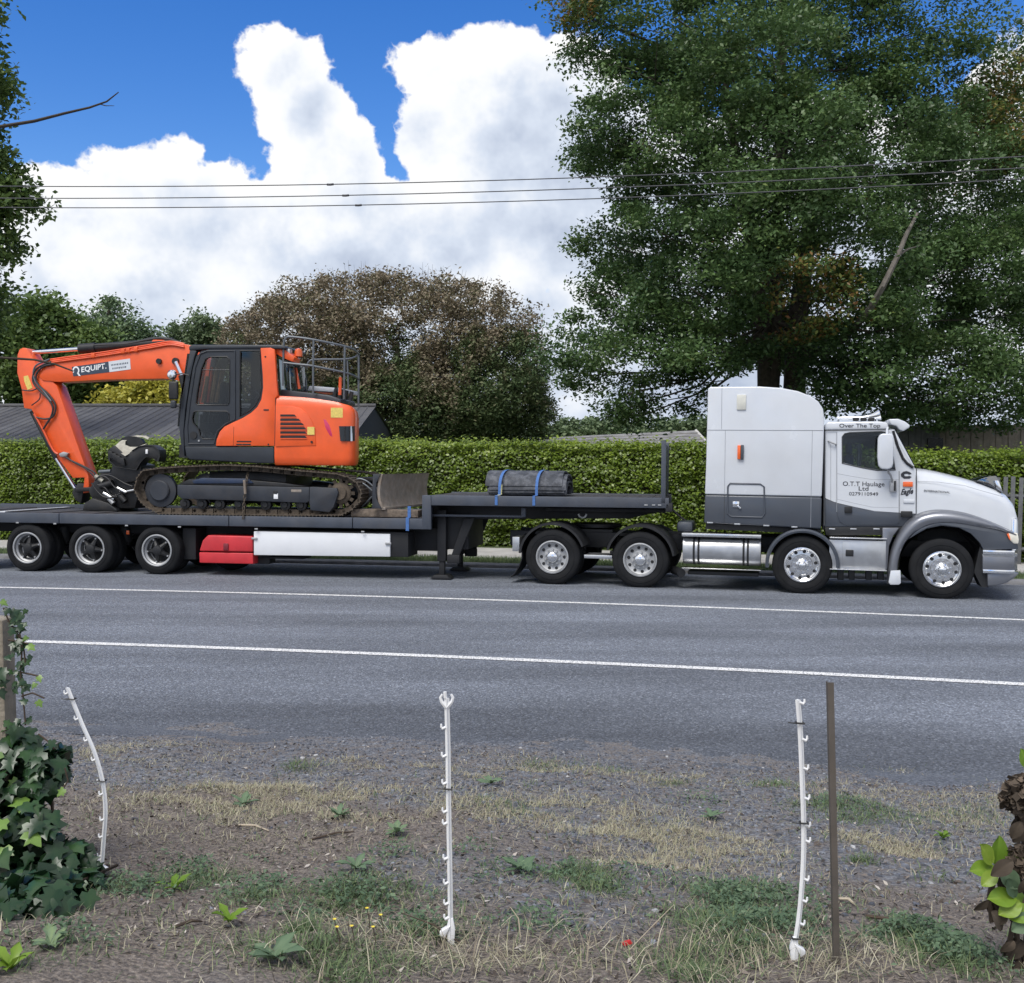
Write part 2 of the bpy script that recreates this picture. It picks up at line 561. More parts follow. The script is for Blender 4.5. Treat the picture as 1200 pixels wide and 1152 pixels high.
def verge_mat():
    m = bpy.data.materials.new("verge_soil"); m.use_nodes = True
    nt = m.node_tree; N, L = nt.nodes, nt.links; b = N['Principled BSDF']
    tc = N.new('ShaderNodeTexCoord')
    at_ = N.new('ShaderNodeAttribute'); at_.attribute_name = 'gravel'
    vo = N.new('ShaderNodeTexVoronoi'); vo.inputs['Scale'].default_value = 55; L.new(tc.outputs['Object'], vo.inputs['Vector'])
    rs = N.new('ShaderNodeValToRGB'); L.new(vo.outputs['Color'], rs.inputs[0])
    rs.color_ramp.elements[0].color = (0.042, 0.045, 0.052, 1); rs.color_ramp.elements[1].color = (0.26, 0.275, 0.305, 1)
    ns = N.new('ShaderNodeTexNoise'); ns.inputs['Scale'].default_value = 60; ns.inputs['Detail'].default_value = 9; ns.inputs['Roughness'].default_value = .72
    L.new(tc.outputs['Object'], ns.inputs['Vector'])
    so = N.new('ShaderNodeValToRGB'); L.new(ns.outputs[0], so.inputs[0])
    e = so.color_ramp.elements
    e[0].position = .3; e[0].color = (0.045, 0.037, 0.031, 1); e[1].position = .75; e[1].color = (0.44, 0.385, 0.325, 1)
    x = e.new(.52); x.color = (0.19, 0.16, 0.135, 1)
    mx = N.new('ShaderNodeMix'); mx.data_type = 'RGBA'
    nf = N.new('ShaderNodeTexNoise'); nf.inputs['Scale'].default_value = 9; nf.inputs['Detail'].default_value = 6; nf.inputs['Roughness'].default_value = .7
    L.new(tc.outputs['Object'], nf.inputs['Vector'])
    nr = N.new('ShaderNodeMapRange'); L.new(nf.outputs[0], nr.inputs[0]); nr.inputs['From Min'].default_value = .42; nr.inputs['From Max'].default_value = .58; nr.inputs['To Min'].default_value = .35; nr.inputs['To Max'].default_value = 1.0
    mg = N.new('ShaderNodeMath'); mg.operation = 'MULTIPLY'; L.new(nr.outputs[0], mg.inputs[0]); L.new(at_.outputs['Fac'], mg.inputs[1])
    L.new(mg.outputs[0], mx.inputs['Factor']); L.new(so.outputs[0], mx.inputs['A']); L.new(rs.outputs[0], mx.inputs['B'])
    L.new(mx.outputs['Result'], b.inputs['Base Color']); b.inputs['Roughness'].default_value = 0.95
    bp = N.new('ShaderNodeBump'); bp.inputs['Strength'].default_value = 0.9; bp.inputs['Distance'].default_value = 0.014
    ad = N.new('ShaderNodeMath'); ad.operation = 'SUBTRACT'; L.new(ns.outputs[0], ad.inputs[0]); L.new(vo.outputs['Distance'], ad.inputs[1])
    L.new(ad.outputs[0], bp.inputs['Height']); L.new(bp.outputs[0], b.inputs['Normal'])
    MATS['verge_soil'] = m


asphalt_mat(); verge_mat()
mat('concrete_path', (0.42, 0.41, 0.39), .9, var=.12, scale=3, bump=.3, bscale=40, dirt=.35, dirtcol=(.2, .18, .15))
mat('kerb_concrete', (0.21, 0.21, 0.215), .9, var=.2, scale=5, bump=.4, bscale=60, dirt=.5, dirtcol=(.08, .08, .08))
mat('lawn_soil', (0.05, 0.07, 0.02), .95, var=.3, scale=3)


def line_paint_mat():
    m = mat('road_paint', (0.72, 0.72, 0.70), .75, var=.08, scale=30)
    nt = m.node_tree; N, L = nt.nodes, nt.links; b = N['Principled BSDF']
    tc = N.new('ShaderNodeTexCoord')
    n = N.new('ShaderNodeTexNoise'); n.inputs['Scale'].default_value = 55; n.inputs['Detail'].default_value = 6; L.new(tc.outputs['Object'], n.inputs['Vector'])
    rp = N.new('ShaderNodeValToRGB'); L.new(n.outputs[0], rp.inputs[0])
    rp.color_ramp.elements[0].position = .40; rp.color_ramp.elements[0].color = (.2, .21, .24, 1)
    rp.color_ramp.elements[1].position = .50; rp.color_ramp.elements[1].color = (.76, .76, .74, 1)
    L.new(rp.outputs[0], b.inputs['Base Color'])


line_paint_mat()


def strip(name, ws, xs, material, zoff=0.0, zf=road_z, attr=None):
    ws = np.asarray(ws, float); xs = np.asarray(xs, float)
    X, Wg = np.meshgrid(xs, ws)
    Y = dline(X) + Wg
    Z = zf(Wg) + zoff
    k, n = X.shape
    v = np.stack([X, Y, Z], -1).reshape(-1, 3)
    idx = np.arange(k * n).reshape(k, n)
    f = np.stack([idx[:-1, :-1], idx[:-1, 1:], idx[1:, 1:], idx[1:, :-1]], -1).reshape(-1, 4)
    me = bpy.data.meshes.new(name)
    me.from_pydata(v.tolist(), [], f.tolist())
    me.shade_smooth()
    if attr:
        a = me.color_attributes.new(attr[0], 'FLOAT_COLOR', 'POINT')
        c = np.ones((k * n, 4), dtype=np.float32); c[:, :3] = attr[1](X, Y, Wg).reshape(-1, 1)
        a.data.foreach_set('color', c.ravel())
    me.materials.append(MATS[material])
    o = bpy.data.objects.new(name, me); COL.objects.link(o)
    return o


def structure(o):
    o['kind'] = 'structure'
    return o


XS = np.concatenate([[-260, -160, -100, -60, -40, -30], np.arange(-24, 22.1, 1.0), [28, 36, 50, 90, 160, 260]])
structure(strip('road', np.concatenate([[-10.8, -10.4], np.arange(-10, 2.66, .55), [2.65]]), XS, 'asphalt',
                attr=('roadw', lambda X, Y, w: np.clip((w + 10.8) / 13.45, 0, 1))))
structure(strip('road_marking', [-2.345, -2.225], XS, 'road_paint', 0.004))
structure(strip('road_marking', [-6.87, -6.73], XS, 'road_paint', 0.004))

# kerb, sealed strip, grass strip, footpath, ground behind
kz = lambda w: np.interp(w, [2.652, 2.66, 2.80, 3.05, 3.051], [-0.094, -0.035, -0.03, -0.03, -0.2])
structure(strip('kerb', [2.652, 2.66, 2.80, 3.05], XS, 'kerb_concrete', 0, kz))
structure(strip('grass_strip', [3.05, 3.3, 3.7, 4.0], XS, 'lawn_soil', -0.05, lambda w: w * 0))
structure(strip('footpath', [3.98, 4.4, 5.0, 5.9], XS, 'concrete_path', -0.043, lambda w: w * 0))
structure(strip('ground', [5.8, 7, 10, 20, 60, 200, 600, 1500], np.concatenate([[-1500, -600], XS, [600, 1500]]), 'lawn_soil', -0.06, lambda w: w * 0))
# kerb joints: expansion gaps cut the footpath into slabs
# near verge
xs_ = np.concatenate([[-260, -120, -60, -30, -18, -12], np.arange(-8, 7.01, 0.09), [10, 16, 30, 60, 120, 260]])
ys_ = np.concatenate([np.arange(-16, -9.0, 0.08)])
ys_ = np.concatenate([[-200, -60, -30, -20, -18], ys_, [-8.9]])


def gravel_of(X, Y, w):
    n = hash_noise(X, Y, 0.55, 11) * .6 + hash_noise(X, Y, 1.6, 12) * .4
    base = np.clip((w + 15.6) / 3.2, 0, 1)           # gravel towards the road, soil towards the garden
    g = np.clip((base + (n - 0.5) * 1.3 - 0.30) * 3.0, 0, 1)
    return g


def verge_sheet():
    X, Wg = np.meshgrid(xs_, ys_)
    Y = dline(X) + Wg
    Z = np.where(np.abs(X) < 11, verge_z(X, Y), road_z(Wg) - .02 + np.clip((-9.6 - Wg), 0, 1) * .03)
    k, n = X.shape
    v = np.stack([X, Y, Z], -1).reshape(-1, 3)
    idx = np.arange(k * n).reshape(k, n)
    f = np.stack([idx[:-1, :-1], idx[:-1, 1:], idx[1:, 1:], idx[1:, :-1]], -1).reshape(-1, 4)
    me = bpy.data.meshes.new('verge'); me.from_pydata(v.tolist(), [], f.tolist()); me.shade_smooth()
    a = me.color_attributes.new('gravel', 'FLOAT_COLOR', 'POINT')
    c = np.ones((k * n, 4), dtype=np.float32); c[:, :3] = gravel_of(X, Y, Wg).reshape(-1, 1)
    a.data.foreach_set('color', c.ravel())
    me.materials.append(MATS['verge_soil'])
    structure(link(me, 'verge'))


verge_sheet()
# ------------------------------------------------------------------ vehicle materials
mat('white_paint', (0.60, 0.63, 0.67), .24, var=.03, scale=2, coat=.5, dirt=.14, dirtcol=(.45, .43, .4))
mat('grey_paint', (0.055, 0.065, 0.083), .4, var=.1, scale=2, coat=.2, dirt=.15, dirtcol=(.12, .11, .10))
mat('silver_grey_paint', (0.20, 0.21, 0.235), .35, metal=.6, var=.06, scale=3, coat=.3)
mat('black_plastic', (0.010, 0.011, 0.013), .55, var=.25, scale=8, dirt=.2, dirtcol=(.03, .028, .026))
mat('seam_dark', (0.05, 0.055, 0.06), .7)
mat('tyre_rubber', (0.011, 0.012, 0.014), .85, spec=.25, var=.25, scale=5, bump=.2, bscale=80, dirt=.35, dirtcol=(.035, .034, .033))
mat('polished_alloy', (0.75, 0.755, 0.76), .24, metal=1.0, var=.08, scale=9, dirt=.25, dirtcol=(.3, .29, .28))
mat('chrome', (0.85, 0.86, 0.87), .14, metal=1.0, var=.03)
mat('brushed_alloy', (0.6, 0.61, 0.62), .38, metal=1.0, var=.1, scale=5, dirt=.3, dirtcol=(.3, .29, .28))
mat('dull_silver', (0.46, 0.47, 0.48), .55, metal=.7, var=.15, scale=7, dirt=.35, dirtcol=(.1, .09, .08))
mat('lettering_black', (0.02, 0.022, 0.03), .5)
mat('amber_lens', (0.8, 0.14, 0.03), .25, coat=.5)
mat('headlamp_lens', (0.75, 0.72, 0.62), .15, coat=.8, spec=.8)
mat('cab_interior', (0.035, 0.037, 0.042), .8)
mat('seat_blue', (0.10, 0.16, 0.30), .85, var=.2, scale=20)
glass_mat('cab_glass', (0.62, 0.66, 0.68), .045)
glass_mat('tinted_visor', (0.30, 0.31, 0.35), .30)

P = lambda pts, ly=0.0, pk=None: [(pk or T)(u, v, ly) for u, v in pts]


def arc(cx, cz, r, a0, a1, n):
    return [(cx + r * math.cos(R_(a0 + (a1 - a0) * i / n)), cz + r * math.sin(R_(a0 + (a1 - a0) * i / n))) for i in range(n + 1)]


def tyre_profile(r, w, rim):
    # (radius, y): outer sidewall at y = 0, tread across, inner sidewall at y = w
    return [(rim, .035), (rim + .02, .012), (rim + .05, .004), (r - .12, -.006), (r - .07, 0), (r - .03, .012), (r - .008, .03), (r, .045),
            (r, w * .28), (r - .012, w * .29), (r - .012, w * .32), (r, w * .33), (r, w * .48), (r - .012, w * .49), (r - .012, w * .51), (r, w * .52),
            (r, w * .67), (r - .012, w * .68), (r - .012, w * .71), (r, w * .72), (r, w - .045), (r - .03, w - .012), (r - .12, w), (rim, w - .03)]


def tread_blocks(mb, c, r, w, n=56):
    for j in range(n):
        q = 2 * math.pi * (j + .5) / n
        cs, sn = math.cos(q), math.sin(q)
        for y0, y1 in ((.006, w * .2), (w * .8, w - .006)):
            vs = []
            for rr in (r - .05, r + .003):
                for yy in (y0 if rr > r - .02 else y0 + .004, y1):
                    for s in (-1, 1):
                        t = s * math.pi * r / n * .62
                        vs.append((c[0] + rr * cs - t * sn, c[1] + yy, c[2] + rr * sn + t * cs))
            mb.add(vs, [(0, 1, 3, 2), (4, 6, 7, 5), (0, 4, 5, 1), (2, 3, 7, 6), (0, 2, 6, 4), (1, 5, 7, 3)])


def make_truck_wheel(r, w, style):
    """returns list of (part name, mesh, material): built about the origin, outer face at y = 0"""
    rim = r * (.575 if style != 'trailer' else .635)
    out = []
    t = MB(); t.lathe(tyre_profile(r, w, rim), (0, 0, 0), 56)
    # moulded ring on the sidewall
    t.lathe([(r - .10, -.0065), (r - .098, -.010), (r - .092, -.010), (r - .09, -.0045)], (0, 0, 0), 56)
    out.append(('tyre', t.mesh('tyre', angle=40), 'tyre_rubber'))
    if style in ('alloy', 'steer'):
        k = rim
        dish = .030 if style == 'alloy' else .010
        prof = [(k + .012, .02), (k + .012, -.002), (k - .008, -.006), (k - .022, .004), (k - .03, dish + .018), (k - .055, dish + .03),
                (k * .62, dish + .026), (k * .6, dish + .018), (k * .34, dish + .016), (k * .33, dish + .05), (0.001, dish + .05)]
        rm = MB(); rm.lathe(prof, (0, 0, 0), 48)
        out.append(('rim', rm.mesh('rim', angle=30), 'polished_alloy'))
        h = MB()
        for j in range(10):
            q = 2 * math.pi * (j + .5) / 10
            c = (k * .785 * math.cos(q), dish, k * .785 * math.sin(q))
            h.lathe([(.001, .0165), (.026, .0165), (.029, .028)], c, 12)
        out.append(('hand_holes', h.mesh('hand_holes'), 'black_plastic'))
        nut = MB()
        for j in range(10):
            q = 2 * math.pi * j / 10
            x, z = k * .49 * math.cos(q), k * .49 * math.sin(q)
            nut.cyl((x, dish + .02, z), (x, dish - .022, z), .019, .017, 10)
        out.append(('lug_nuts', nut.mesh('lug_nuts'), 'chrome'))
        hub = MB()
        hub.lathe([(.105, dish + .03), (.105, dish - .02), (.095, dish - .035), (.075, dish - .04), (.07, dish - .075), (.055, dish - .10), (.03, dish - .115), (.001, dish - .118)], (0, 0, 0), 24)
        out.append(('wheel', hub.mesh('wheel', angle=45), 'chrome'))
    elif style == 'drive':
        k = rim
        prof = [(k + .012, .02), (k + .012, -.002), (k - .008, -.005), (k - .02, .01), (k - .032, .05), (k - .06, .065),
                (k * .60, .07), (k * .58, .06), (k * .34, .055), (k * .33, .09), (.001, .09)]
        rm = MB(); rm.lathe(prof, (0, 0, 0), 48)
        out.append(('rim', rm.mesh('rim', angle=30), 'dull_silver'))
        h = MB()
        for j in range(10):
            q = 2 * math.pi * (j + .5) / 10
            h.lathe([(.001, .055), (.026, .055), (.030, .068)], (k * .74 * math.cos(q), 0, k * .74 * math.sin(q)), 12)
        out.append(('hand_holes', h.mesh('hand_holes'), 'black_plastic'))
        nut = MB()
        for j in range(10):
            q = 2 * math.pi * j / 10
            nut.cyl((k * .47 * math.cos(q), .06, k * .47 * math.sin(q)), (k * .47 * math.cos(q), .022, k * .47 * math.sin(q)), .02, .018, 8)
        out.append(('lug_nuts', nut.mesh('lug_nuts'), 'dull_silver'))
        hub = MB(); hub.lathe([(.10, .07), (.10, .0), (.085, -.02), (.06, -.03), (.03, -.035), (.001, -.036)], (0, 0, 0), 24)
        out.append(('wheel', hub.mesh('wheel', angle=45), 'chrome'))
    else:   # trailer: deep silver barrel round a black spoked spider
        k = rim
        rm = MB(); rm.lathe([(k + .012, .02), (k + .012, -.003), (k - .006, -.006), (k - .018, .0), (k - .022, .05), (k - .05, .075), (k - .055, .19), (k - .09, .21)], (0, 0, 0), 48)
        out.append(('rim', rm.mesh('rim', angle=30), 'dull_silver'))
        sp = MB()
        for j in range(5):
            q = 2 * math.pi * j / 5 + .5
            c, s = math.cos(q), math.sin(q)
            pts = [(.05 * c, .06, .05 * s), (k * .5 * c, .085, k * .5 * s), ((k - .06) * c, .12, (k - .06) * s)]
            sp.ring_tube(pts, [.06, .042, .04], 8)
        sp.lathe([(k - .06, .2), (.001, .2)], (0, 0, 0), 32)
        out.append(('spider', sp.mesh('spider'), 'black_plastic'))
        lug = MB()
        for j in range(5):
            q = 2 * math.pi * j / 5 + .5
            c, s = math.cos(q) * (k - .075), math.sin(q) * (k - .075)
            lug.cyl((c, .09, s), (c, .05, s), .018, .016, 8)
        out.append(('lug_nuts', lug.mesh('lug_nuts'), 'dull_silver'))
        hub = MB(); hub.lathe([(.10, .12), (.10, .03), (.08, .0), (.05, -.01), (.001, -.012)], (0, 0, 0), 20)
        out.append(('wheel', hub.mesh('wheel'), 'black_plastic'))
    return out


WHEELS = {}


def put_wheel(parent, kind, r, w, style, loc, flip=False, spin=0.0):
    key = (kind, style)
    if key not in WHEELS:
        WHEELS[key] = make_truck_wheel(r, w, style)
    parts = WHEELS[key]
    root = None
    for nm, me, mt in parts:
        if nm == 'wheel':
            root = bpy.data.objects.new('wheel', me)
            if not me.materials: me.materials.append(MATS[mt])
            COL.objects.link(root); root.parent = parent
            root.location = loc; root.rotation_euler = (0, spin, math.pi if flip else 0)
    for nm, me, mt in parts:
        if nm != 'wheel':
            o = bpy.data.objects.new(nm, me)
            if nm in STUFFY: o['kind'] = 'stuff'
            if not me.materials: me.materials.append(MATS[mt])
            COL.objects.link(o); o.parent = root
    return root


# ================================================================== the tractor unit
def tractor():
    t = thing('truck_tractor', 'white and grey bonneted truck tractor with tall sleeper cab and polished wheels', 'truck', M_TRACTOR)
    WR, WW = 0.492, 0.28
    # ---- wheels: near side and far side, drive axles doubled
    for i, (u, v, st) in enumerate([(647, 652, 'drive'), (750, 655, 'drive'), (940, 662, 'alloy'), (1104, 667, 'steer')]):
        x, _ = T(u, v, 0)
        z = WR - .004
        spin = [.3, 1.1, .15, .5][i]
        put_wheel(t, 'tractor', WR, WW, st, (x, 0.0, z), spin=spin)
        put_wheel(t, 'tractor', WR, WW, st, (x, 2.42, z), True, spin)
        if st == 'drive':
            for y, fl in ((WW + .05, False), (2.42 - WW - .05, True)):
                put_wheel(t, 'tractor', WR, WW, 'drive', (x, y, z), fl, spin)
        MB().cyl((x, .3, z), (x, 2.1, z), .07, n=10).build('axle', 'black_plastic', t)
    # ---- chassis rails
    x0, _ = T(598, 640, .8); x1, _ = T(1180, 640, .8)
    for y in (.78, 1.6):
        MB().box(x0, x1, y, y + .08, .62, .90).build('chassis_rail', 'black_plastic', t, .01)
    c = MB()
    for q in np.linspace(x0 + .1, x1 - .6, 7):
        c.box(q, q + .12, .86, 1.6, .66, .86)
    c.build('cross_members', 'black_plastic', t)
    # drive axle housings and springs: dark running gear between the guards
    for u in (647, 750):
        x, _ = T(u, 650, 1.0)
        g = MB(); g.box(x - .5, x + .5, .62, .74, .5, .58); g.box(x - .18, x + .18, .95, 1.5, .3, .66); g.cyl((x - .35, .68, .55), (x - .35, .68, .85), .11, n=14)
        g.build('suspension', 'black_plastic', t, .02)
    # fifth wheel
    x, _ = T(700, 610, 1.2)
    f = MB(); f.lathe([(.45, 0), (.45, .06), (.01, .06)], (0, 0, 0), 28); f.xf(Matrix.Translation((x, 1.25, .98)) @ Matrix.Rotation(R_(90), 4, 'X'))
    f.box(x - .35, x + .35, .8, 1.7, .88, .95)
    f.build('fifth_wheel', 'black_plastic', t)
    # ---- drive guards
    for (u, v, a0, a1) in ((647, 652, 20, 175), (750, 655, 8, 165)):
        x, _ = T(u, v, 0); z = WR
        rows = []
        for y, dr in ((-.03, .0), (-.03, .035), (0.0, .05), (.62, .05), (.62, .03), (.0, .03)):
            rows.append([(px, y, pz) for px, pz in arc(x, z, WR + .075 + dr, a0, a1, 24)])
        rows.append(rows[0])
        MB().grid(rows).build('mudguard', 'black_plastic', t)
    # rear flap, curved
    xf, zf = T(612, 648, 0)
    pts = [T(*p, 0) for p in ((612, 646), (612, 654), (609, 663), (604, 671), (598, 677))]
    rows = [[(px, y, pz) for px, pz in pts] for y in (.0, .60)] + [[(px - .015, y, pz) for px, pz in pts] for y in (.60, .0)]
    rows.append(rows[0]); MB().grid(rows).build('mud_flap', 'black_plastic', t)
    a, b = T(601, 629, .05), T(609, 646, .05)
    MB().box(a[0], b[0], .02, .5, b[1], a[1]).build('marker_box', 'brushed_alloy', t, .006)
    # bracket between the guards
    a, b = T(688, 650, .02), T(714, 655, .02)
    MB().box(a[0] - .05, b[0] + .05, .0, .5, b[1], a[1]).build('guard_bracket', 'brushed_alloy', t, .006)
    # ---- fuel tank
    a, b = T(800, 630, .0), T(891, 664, .0)
    cz, rr = (a[1] + b[1]) / 2, (a[1] - b[1]) / 2
    k = MB(); sec = [(rr * 1.02 * math.copysign(abs(math.cos(q)) ** .75, math.cos(q)), rr * 1.04 * math.copysign(abs(math.sin(q)) ** .75, math.sin(q))) for q in np.linspace(0, 2 * math.pi, 37)[:-1]]
    ring = lambda x, s: [(x, .03 + rr + p * s, cz + q * s) for p, q in sec]
    rows = [ring(a[0], .9), ring(a[0], .97), ring(a[0] + .03, 1), ring(b[0] - .03, 1), ring(b[0], .97), ring(b[0], .9)]
    rows = [r + [r[0]] for r in rows]
    k.grid(rows); k.f.append(tuple(range(36))); n = len(rows) - 1; k.f.append(tuple(n * 37 + i for i in range(36)))
    k.build('fuel_tank', 'brushed_alloy', t, angle=50)
    for u in (811.5, 817, 870, 875):
        x, _ = T(u, 650, 0)
        rows = [[(x + dx, .03 + rr + p * s, cz + q * s) for p, q in sec] for dx, s in ((0, 1.0), (0, 1.03), (.035, 1.03), (.035, 1.0))]
        rows = [r + [r[0]] for r in rows]
        MB().grid(rows).build('tank_strap', 'black_plastic', t)
    for v0, v1 in ((624.5, 631), (665, 669)):
        p, q = T(799, v0, -.02), T(892, v1, -.02)
        MB().box(p[0], q[0], -.03, .3, q[1], p[1]).build('tank_step', 'polished_alloy', t, .008)
    p, q = T(806, 669, .1), T(889, 676, .1)
    MB().box(p[0], q[0], .1, .5, q[1], p[1]).build('tank_bracket', 'black_plastic', t, .01)
    p = T(795, 671, .1)
    MB().cyl((p[0] - .1, .35, p[1] + .02), (p[0] + .06, .02, p[1]), .075, n=18).build('exhaust_pipe', 'black_plastic', t)
    # air line and battery box behind the sleeper
    p, q = T(793, 611, .5), T(812, 624, .5)
    MB().box(p[0], q[0], .5, 1.1, q[1], p[1]).build('air_tank', 'grey_paint', t, .05)
    pts = [T(*q, .9) for q in ((784, 593), (795, 604), (806, 612), (815, 620))]
    MB().ring_tube([(x, .9, z) for x, z in pts], .02, 8).build('air_line', 'black_plastic', t)
    # ---- third wheel guard
    x, _ = T(940, 662, 0); z = WR
    rows = []
    for y, dr in ((-.05, .0), (-.06, .03), (-.02, .06), (.3, .065), (.3, .04), (.0, .02)):
        rows.append([(px, y, pz) for px, pz in arc(x, z, WR + .05 + dr, -3, 186, 30)])
    rows.append(rows[0]); MB().grid(rows).build('mudguard', 'grey_paint', t)
    rows = [[(px, y, pz) for px, pz in arc(x, z, WR + .07, 5, 175, 24)] for y in (.3, .75)]
    MB().grid(rows).build('wheel_arch_liner', 'black_plastic', t)
    # ---- sleeper
    LY = .04
    up = [(826, 579.3), (827.5, 540), (829.5, 455.5), (832, 453.3), (890, 452.8), (915, 454.5), (935, 458.3), (950, 464), (959, 470.5), (964.5, 479), (966, 490), (964.5, 540), (963, 582.2)]
    MB().prism(P(up, LY), LY, 2.36).build('sleeper_shell', 'white_paint', t, .05, 4)
    lo = [(825, 613), (826, 579.8), (963, 582.7), (962.3, 620)]
    MB().prism(P(lo, LY), LY, 2.36).build('sleeper_skirt', 'grey_paint', t, .03, 3)
    fl = [(827, 613.5), (962, 620.5), (962, 626), (827, 620)]
    MB().prism(P(fl, .2), .2, 2.2).build('sleeper_floor', 'black_plastic', t)

    def seam(pts, ly, w=.010, name='panel_seam', m='seam_dark', d=.004, par=t):
        q = [T(u, v, ly) for u, v in pts]
        MB().ring_tube([(x, ly - d * .2, z) for x, z in q], w / 2, 6).build(name, m, par)
    mat('seam_grey', (.30, .32, .35), .6)
    seam([(829, 503.8), (964.5, 504.3)], LY, .012, m='seam_grey')
    seam([(850, 504.5), (849, 578)], LY, .008, m='seam_grey')
    seam([(846, 455), (845.5, 503)], LY, .008, m='seam_grey')
    seam([(849, 581), (848.5, 612)], LY, .010, m='seam_dark')
    seam([(952, 504.5), (950.5, 581), (950, 618)], LY, .008, m='seam_grey')
    # hatch with rounded rim, latch
    hp = [(853, 570), (855.5, 566.6), (891, 567.3), (895.5, 570.5), (896, 602), (893, 606.3), (857, 605.3), (852.6, 602), (853, 570)]
    q = [T(u, v, LY) for u, v in hp]
    h = MB(); h.ring_tube([(x, LY - .004, z) for x, z in q], .014, 8); h.build('locker_door_rim', 'grey_paint', t)
    p = T(862.5, 591, LY)
    l = MB(); l.box(p[0] - .055, p[0] + .055, LY - .02, LY + .01, p[1] - .05, p[1] + .05); l.cyl((p[0] + .03, LY - .03, p[1] - .02), (p[0] + .08, LY - .03, p[1] - .07), .018, n=8)
    l.build('locker_latch', 'chrome', t, .008)
    p = T(869.5, 471.5, LY)
    MB().box(p[0] - .085, p[0] + .07, LY - .025, LY + .01, p[1] - .13, p[1] + .13).build('vent_cover', mat('vent_cream', (.62, .62, .56), .5), t, .015)
    p = T(867, 530, LY)
    MB().box(p[0] - .04, p[0] + .015, LY - .05, LY + .01, p[1] - .12, p[1] + .12).build('marker_lamp', 'amber_lens', t, .012)
    MB().box(p[0] + .016, p[0] + .065, LY - .045, LY + .01, p[1] - .125, p[1] + .125).build('lamp_housing', 'grey_paint', t, .01)
    for u in (832, 864, 898, 931):
        p = T(u, 612.3 + (u - 826) * .052, LY)
        MB().box(p[0] - .05, p[0] + .05, LY - .012, LY + .01, p[1] - .012, p[1] + .012).build('skirt_fastener', 'brushed_alloy', t, .004)
    # ---- cab
    CY = .16                       # near face of the cab; the far face mirrors it
    CF = 2.24
    win = [(987, 512), (990, 508.2), (996, 507), (1033, 505.8), (1040, 507), (1044, 521), (1049, 551), (1028, 551.2), (1010, 548), (987, 543)]
    upper = [(966, 505), (1041, 503.8), (1046, 503), (1071, 547), (1073, 551), (1073, 602), (1053, 601), (1025, 599.3), (1000, 594), (978, 588.3), (968.5, 584.5), (966, 582)]
    for y0, y1, nm in ((CY, CY + .04, 'cab_side'), (CF - .04, CF, 'cab_side')):
        MB().panel(P(upper, CY), [P(win, CY)], y0, y1).build(nm, 'white_paint', t, smooth=False)
    low = [(966, 582.4), (968.5, 584.9), (978, 588.7), (1000, 594.4), (1025, 599.7), (1053, 601.4), (1073, 602.4), (1066, 610), (1058, 617), (966, 617.5)]
    MB().prism(P(low, CY), CY, CF).build('cab_skirt', 'grey_paint', t, .01)
    sill = [(966, 617.8), (1060, 617.3), (1056, 627), (968, 627.5)]
    MB().prism(P(sill, CY), CY - .02, CF).build('door_sill', 'black_plastic', t, .015)
    for u in (975, 1000, 1027):
        p = T(u, 619.8, CY)
        MB().box(p[0] - .05, p[0] + .05, CY - .03, CY, p[1] - .012, p[1] + .012).build('sill_fastener', 'brushed_alloy', t, .004)
    # white foot of the back pillar (lighter seam strip beside the sleeper)
    bp = [(966, 505), (969, 505), (969, 584), (966, 582)]
    # door skin, a little proud, with its own opening
    dsk = [(981, 506), (1041, 504.5), (1046.5, 507), (1053.5, 551), (1053.5, 600.6), (1025, 598.8), (1000, 593.6), (981, 589.3)]
    win2 = [(987.6, 512.4), (990.4, 508.8), (996, 507.7), (1033, 506.5), (1039.5, 507.6), (1043.5, 521), (1048.3, 550.4), (1028, 550.6), (1010, 547.4), (987.6, 542.4)]
    d = MB().panel(P(dsk, CY), [P(win2, CY)], CY - .014, CY - .002).build('door', 'white_paint', t, smooth=False)
    dlow = [(981, 589.8), (1000, 594.1), (1025, 599.3), (1053.5, 601.1), (1053.5, 612), (1050, 615), (990, 615), (984, 611), (981, 604)]
    MB().prism(P(dlow, CY), CY - .014, CY - .002).build('door_lower_skin', 'grey_paint', t, .004)
    p = T(994, 597, CY)
    MB().box(p[0] - .06, p[0] + .06, CY - .045, CY - .014, p[1] - .06, p[1] + .05).build('door_handle', 'black_plastic', t, .01)
    seam([(981, 555), (1000, 558.5), (1022, 562), (1053, 562)], CY - .012, .007, m='seam_grey')
    seam([(981, 585), (1000, 589.5), (1022, 594.3), (1053, 595)], CY - .012, .007, m='seam_grey')
    seam([(1053.5, 552), (1053.5, 613)], CY - .008, .014)
    seam([(980.6, 507), (980.6, 600)], CY - .008, .010, m='seam_grey')
    seam([(973.5, 520), (973.5, 586)], CY, .008, m='seam_grey')
    seam([(966.3, 505), (966, 616)], CY - .02, .03, m='seam_dark')
    MB().panel(P(win, CY), [], CY + .012, CY + .018).build('side_window', 'cab_glass', t, smooth=False)
    MB().panel(P(win, CY), [], CF - .018, CF - .012).build('side_window', 'cab_glass', t, smooth=False)
    # window rubber
    q = [T(u, v, CY) for u, v in win + [win[0]]]
    MB().ring_tube([(x, CY - .012, z) for x, z in q], .012, 6).build('window_seal', 'seam_dark', t)
    # back wall, roof, windscreen pillar
    xb = T(967, 540, CY)[0]; zb = T(967, 620, CY)[1]; zt = T(967, 500, CY)[1]
    MB().box(xb - .02, xb + .03, CY + .05, CF - .05, zb, zt).build('cab_back', 'cab_interior', t)
    roof = [(966, 504.3), (967, 496.5), (971, 494.3), (1030, 493.6), (1040, 495), (1042.5, 503.3)]
